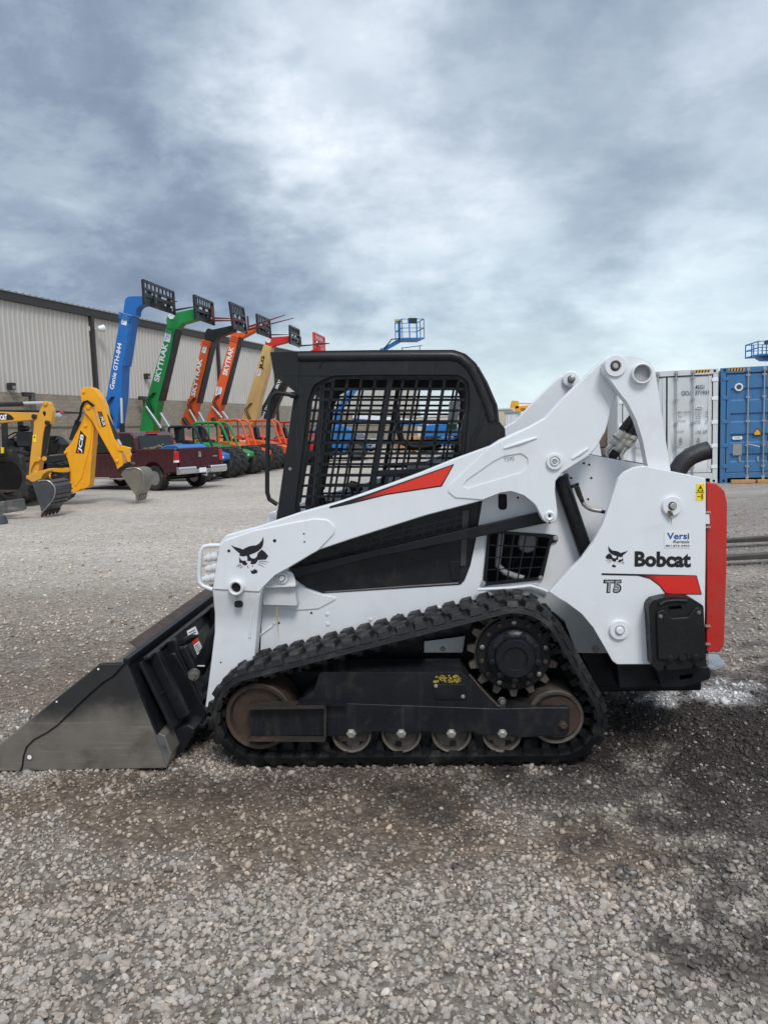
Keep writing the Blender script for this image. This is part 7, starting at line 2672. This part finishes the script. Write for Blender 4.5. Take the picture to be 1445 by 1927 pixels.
for x, z in ((757, 668), (790, 665)):
    q = f.at(x, z, 0)
    m.tube([q + Vector((0, 0, .45)), q], .025, 6)
q0, q1 = f.at(757, 655, 0), f.at(795, 650, 0)
m.tube([q0, q1], .025, 6)
m.build('lower_guard', LIFT_BLUE, bl)

# basket at the right edge above the containers
f = far_frame(1440, 42)
br_ = thing('boom_lift', 'blue boom lift basket raised above the blue container at the right edge', 'boom lift', f.o, 0, 'blue boom lifts')
c = f.at(1437, 671, 0)
basket(br_, (c.x, 0, c.z), 1.15, 1.8, .62 * 1.05, LIFT_BLUE, rad(-8))
MB().prism([(c.x - .35, c.z - .04), (c.x + .9, c.z - .04), (c.x + .9, c.z - .25), (c.x - .1, c.z - .2)], -.3, .3).build('platform_mount', LIFT_BLUE, br_, bevel=.02)
MB().beam((c.x + .7, 0, c.z - .15), (c.x + 3.4, 0, 1.6), .3, .32).build('boom', LIFT_BLUE, br_, bevel=.03)
lift_base(br_, c.x + 3.4, LIFT_BLUE)

# lifts and stowed booms seen through the cage
f = far_frame(820, 54)
l3 = thing('boom_lift', 'blue boom lift with lowered white sided boom, seen through the cage', 'boom lift', f.o, 0, 'blue boom lifts')
lift_base(l3, f.at(838, 830, 0).x, LIFT_BLUE)
MB().beam(f.at(664, 783, 0), f.at(850, 800, 0), .3, .30).build('boom', DECAL_WHITE, l3, bevel=.02)
MB().beam(f.at(664, 789, -.1), f.at(850, 806, -.1), .3, .16).build('boom_chord', LIFT_BLUE, l3, bevel=.02)
MB().beam(f.at(806, 800, -.5), f.at(832, 832, -.5), .3, .3).build('lower_arm', LIFT_BLUE, l3, bevel=.02)
f = far_frame(875, 48)
l4 = thing('scissor_lift', 'blue lift standing behind the cage cab rear post', 'scissor lift', f.o, 0)
MB().box((-.5, -.6, .2), (.5, .6, .6)).build('base', LIFT_BLUE, l4, bevel=.03)
m = MB()
for k in range(4):
    z0 = .62 + k * .35
    m.beam((-.45, -.5, z0), (.45, -.5, z0 + .33), .06, .08)
    m.beam((.45, -.42, z0), (-.45, -.42, z0 + .33), .06, .08)
m.build('scissor_arms', LIFT_BLUE, l4)
b = basket(l4, (0, 0, 2.05), 1.1, 1.1, 1.0, LIFT_BLUE)


def car(label, px, dist, mat, kind, yaw=0.0, L=4.9, w=1.9):
    f = far_frame(px, dist)
    root = thing('parked_car', label, 'car', f.o, yaw, 'cars parked behind the loader')
    if kind == 'suv':
        body = [(0, .35), (0, .9), (.15, 1.08), (1.25, 1.15), (L - .1, 1.12), (L, .9), (L, .35)]
        top = [(1.15, 1.14), (1.9, 1.72), (4.3, 1.75), (L - .12, 1.12)]
        glass = [(1.42, 1.18), (2.0, 1.64), (4.2, 1.66), (L - .3, 1.18)]
    else:
        body = [(0, .4), (0, 1.05), (.15, 1.15), (1.35, 1.2), (L - 1.6, 1.2), (L, 1.2), (L, .4)]
        top = [(1.3, 1.19), (1.95, 1.85), (3.2, 1.85), (3.5, 1.19)]
        glass = [(1.55, 1.24), (2.05, 1.78), (3.1, 1.78), (3.35, 1.24)]
    MB().prism(body, 0, w).build('body', mat, root, bevel=.08, seg=3)
    MB().prism(top, .12, w - .12).build('roof', mat, root, bevel=.08, seg=3)
    MB().prism(glass, .10, .125).build('side_window', GLASS, root)
    MB().prism(glass, w - .125, w - .10).build('side_window', GLASS, root)
    MB().hexa([(top[0][0] + .02, .25, top[0][1] + .06), (top[0][0] + .02, w - .25, top[0][1] + .06), (top[1][0] - .12, w - .3, top[1][1] - .1), (top[1][0] - .12, .3, top[1][1] - .1)], [(top[0][0] + .05, .25, top[0][1] + .02), (top[0][0] + .05, w - .25, top[0][1] + .02), (top[1][0] - .06, w - .3, top[1][1] - .12), (top[1][0] - .06, .3, top[1][1] - .12)]).build('windscreen', GLASS, root)
    MB().box((-.03, .45, .62), (.03, w - .45, .95)).build('grille', BUMPER, root, bevel=.02)
    MB().box((-.08, -.02, .36), (.1, w + .02, .56)).build('front_bumper', BUMPER if kind != 'suv' else mat, root, bevel=.03)
    for y0 in (.08, w - .42):
        MB().box((-.02, y0, .72), (.06, y0 + .34, .92)).build('headlight', DECAL_WHITE, root, bevel=.03)
    for x in (.85, L - .95):
        for y in (.14, w - .14):
            wheel(W_CAR, root, (x, y, .40))
    return root


car('black pickup with chrome front, seen through the cage beside the blue lift', 700, 58, P_DARKCAR, 'pickup', rad(140), 5.4)
car('pale silver car behind the black pickup, seen through the cage', 668, 68, P_SILVER, 'suv', rad(120))
car('silver car partly hidden by the cage centre bar', 712, 66, P_SILVER, 'suv', rad(130))

# lumber stack on the ground
f = far_frame(776, 56)
lu = thing('lumber_stack', 'stack of pale sawn lumber packs, seen through the cage', 'lumber stack', f.o, rad(6))
PINE = M('pine_lumber', srgb('#c49a68'), .75, var=.15, vs=5)
for px0 in (0, 1):
    for lev in range(4):
        for k in range(4):
            x0 = -1.05 + px0 * 1.15 + k * .26
            MB().box((x0, 0, .15 + lev * .28), (x0 + .24, 2.4, .15 + lev * .28 + .22)).build('plank', PINE, lu, bevel=.01)
for x0 in (-1.0, -.1, .2, 1.0):
    MB().box((x0, 0.1, 0), (x0 + .1, 2.3, .15)).build('bearer', WOOD, lu)
f = far_frame(676, 50)
kb = thing('parking_block', 'pale concrete parking block on the ground, seen through the cage', 'parking block', f.o, rad(4))
MB().prism_ax([(-.14, 0), (.14, 0), (.10, .22), (-.10, .22)], -.9, .9, 'x').build('block', M('concrete', srgb('#bdb29f'), .85, var=.1), kb, bevel=.02)

# stores beyond the lifts: block like sheds, containers, a distant excavator, the ridge
def crate(name, label, cat, px, dist, w, d, h, mat, yaw=0.0, z0=0.0, roof=None, group=None, door=None):
    f = far_frame(px, dist)
    r = thing(name, label, cat, f.o, yaw, group)
    m = MB()
    m.box((-w / 2, 0, z0), (w / 2, d, z0 + h))
    b = m.build('wall', mat, r, bevel=.02)
    m = MB()
    k = -w / 2 + .15
    while k < w / 2 - .2:
        m.box((k, -.04, z0 + .15), (k + .12, 0, z0 + h - .15))
        k += .3
    m.build('wall_rib', mat, b)
    if roof:
        MB().prism([(-w / 2 - .1, z0 + h), (w / 2 + .1, z0 + h), (w / 2 + .1, z0 + h + .12), (-w / 2 - .1, z0 + h + .12)], -.1, d + .1).build('roof', roof, r)
    if door:
        MB().box((w * .1, -.06, z0), (w * .1 + .9, -.045, z0 + 2.0)).build('door', door, r)
    return r


BEIGE = M('shed_beige', srgb('#cfc7b4'), .6, var=.04)
PALE = M('shed_white', srgb('#d5d8da'), .6, var=.04)
GREYD = M('shed_grey', srgb('#8f989c'), .6, var=.05)
crate('storage_container', 'beige storage container far off, just right of the cage cab', 'storage container', 946, 62, 1.1, 4, 3.05, BEIGE, rad(-14), roof=PALE, group='stores at the far side of the yard')
crate('storage_shed', 'white shed with grey roof and dark door, right of the beige container', 'shed', 962, 58, .85, 3, 2.7, PALE, rad(-14), roof=GREYD, group='stores at the far side of the yard', door=GREYD)
crate('storage_shed', 'grey green shed furthest right of the far stores', 'shed', 981, 66, 1.3, 4, 2.7, GREYD, rad(-14), roof=PALE, group='stores at the far side of the yard')
crate('storage_shed', 'low pale yellow shed seen through the cage under the skyline', 'shed', 850, 80, 7, 6, 3.0, BEIGE, rad(-5), roof=PALE, group='stores at the far side of the yard')
f = far_frame(931, 60)
o = MB().lathe((0, 0, 0), (0, 0, 1), [(.05, 0), (.05, 3.0), (.15, 3.08), (.22, 3.3), (.16, 3.5), (.0001, 3.56)], 16).build('float_marker', P_RED, None)
o.location = f.o
tag(o, 'red rounded marker just right of the cage cab', 'marker')
f = far_frame(985, 75)
ex = thing('excavator', 'far off yellow excavator arm over the sheds', 'excavator', f.o, 0)
A_, B_, C2 = f.at(966, 759, 0), f.at(969, 770, 0), f.at(1000, 768, 0)
MB().prism([(A_.x - .35, A_.z - .5), (A_.x - .15, A_.z + .25), (A_.x + .45, A_.z + .2), (B_.x + .3, B_.z + .1), (B_.x - .2, B_.z)], -.2, .2).build('stick', P_YELLOW, ex)
MB().beam(B_, C2, .4, .55).build('boom', P_YELLOW, ex)
MB().beam(A_, C2 + Vector((.3, 0, .4)), .1, .12).build('ram', P_YELLOW, ex)
MB().box((C2.x + .2, -1.2, 1.0), (C2.x + 3.2, 1.2, 3.2)).build('house', P_YELLOW, ex, bevel=.1)
MB().box((C2.x - .3, -1.4, 0), (C2.x + 3.4, 1.4, .9)).build('crawler', P_BLACK, ex, bevel=.2)
lettering3('KOMATSU', (B_.x + .5, -.21, B_.z - .2), (B_.x + 1.35, -.21, B_.z - .25), (B_.x + .5, -.21, B_.z + .1), DECAL_BLACK, ex, 'lettering', .03)

# a pile of broken rock beside the grey container
f = far_frame(1150, 34)
rk = thing('rock_stack', 'tan stone and brick stack glimpsed left of the grey container', 'stone stack', f.o, 0)
ROCK = M('tan_stone', srgb('#b39a83'), .9, var=.2, vs=2, bump=.5, bs=6)
rng = random.Random(12)
for r_ in range(5):
    for k in range(6):
        x0 = -1.9 + k * .72 + (.3 if r_ % 2 else 0)
        MB().box((x0 + rng.uniform(-.03, .03), rng.uniform(-.06, .06), r_ * .62), (x0 + .70, .9, r_ * .62 + .60)).build('stone', ROCK, rk, bevel=.05)

# the ridge and far ground line
m = MB()
rng = np.random.default_rng(4)
n = 90
xs = np.linspace(-900, 1500, n)
hh = 10 + 16 * vnoise(xs / 160, xs * 0 + 3, 31, 4)
vs = [(float(x), 1500.0, -4.0) for x in xs] + [(float(x), 1500.0, float(h)) for x, h in zip(xs, hh)] + [(float(x), 2200.0, float(h) * .4) for x, h in zip(xs, hh)]
fs = [(i, i + 1, n + i + 1, n + i) for i in range(n - 1)] + [(n + i, n + i + 1, 2 * n + i + 1, 2 * n + i) for i in range(n - 1)]
m.add(vs, fs)
tag(m.build('hills', M('far_hills', srgb('#9aa0a2'), .95, var=.1, vs=.01), None), kind='structure')
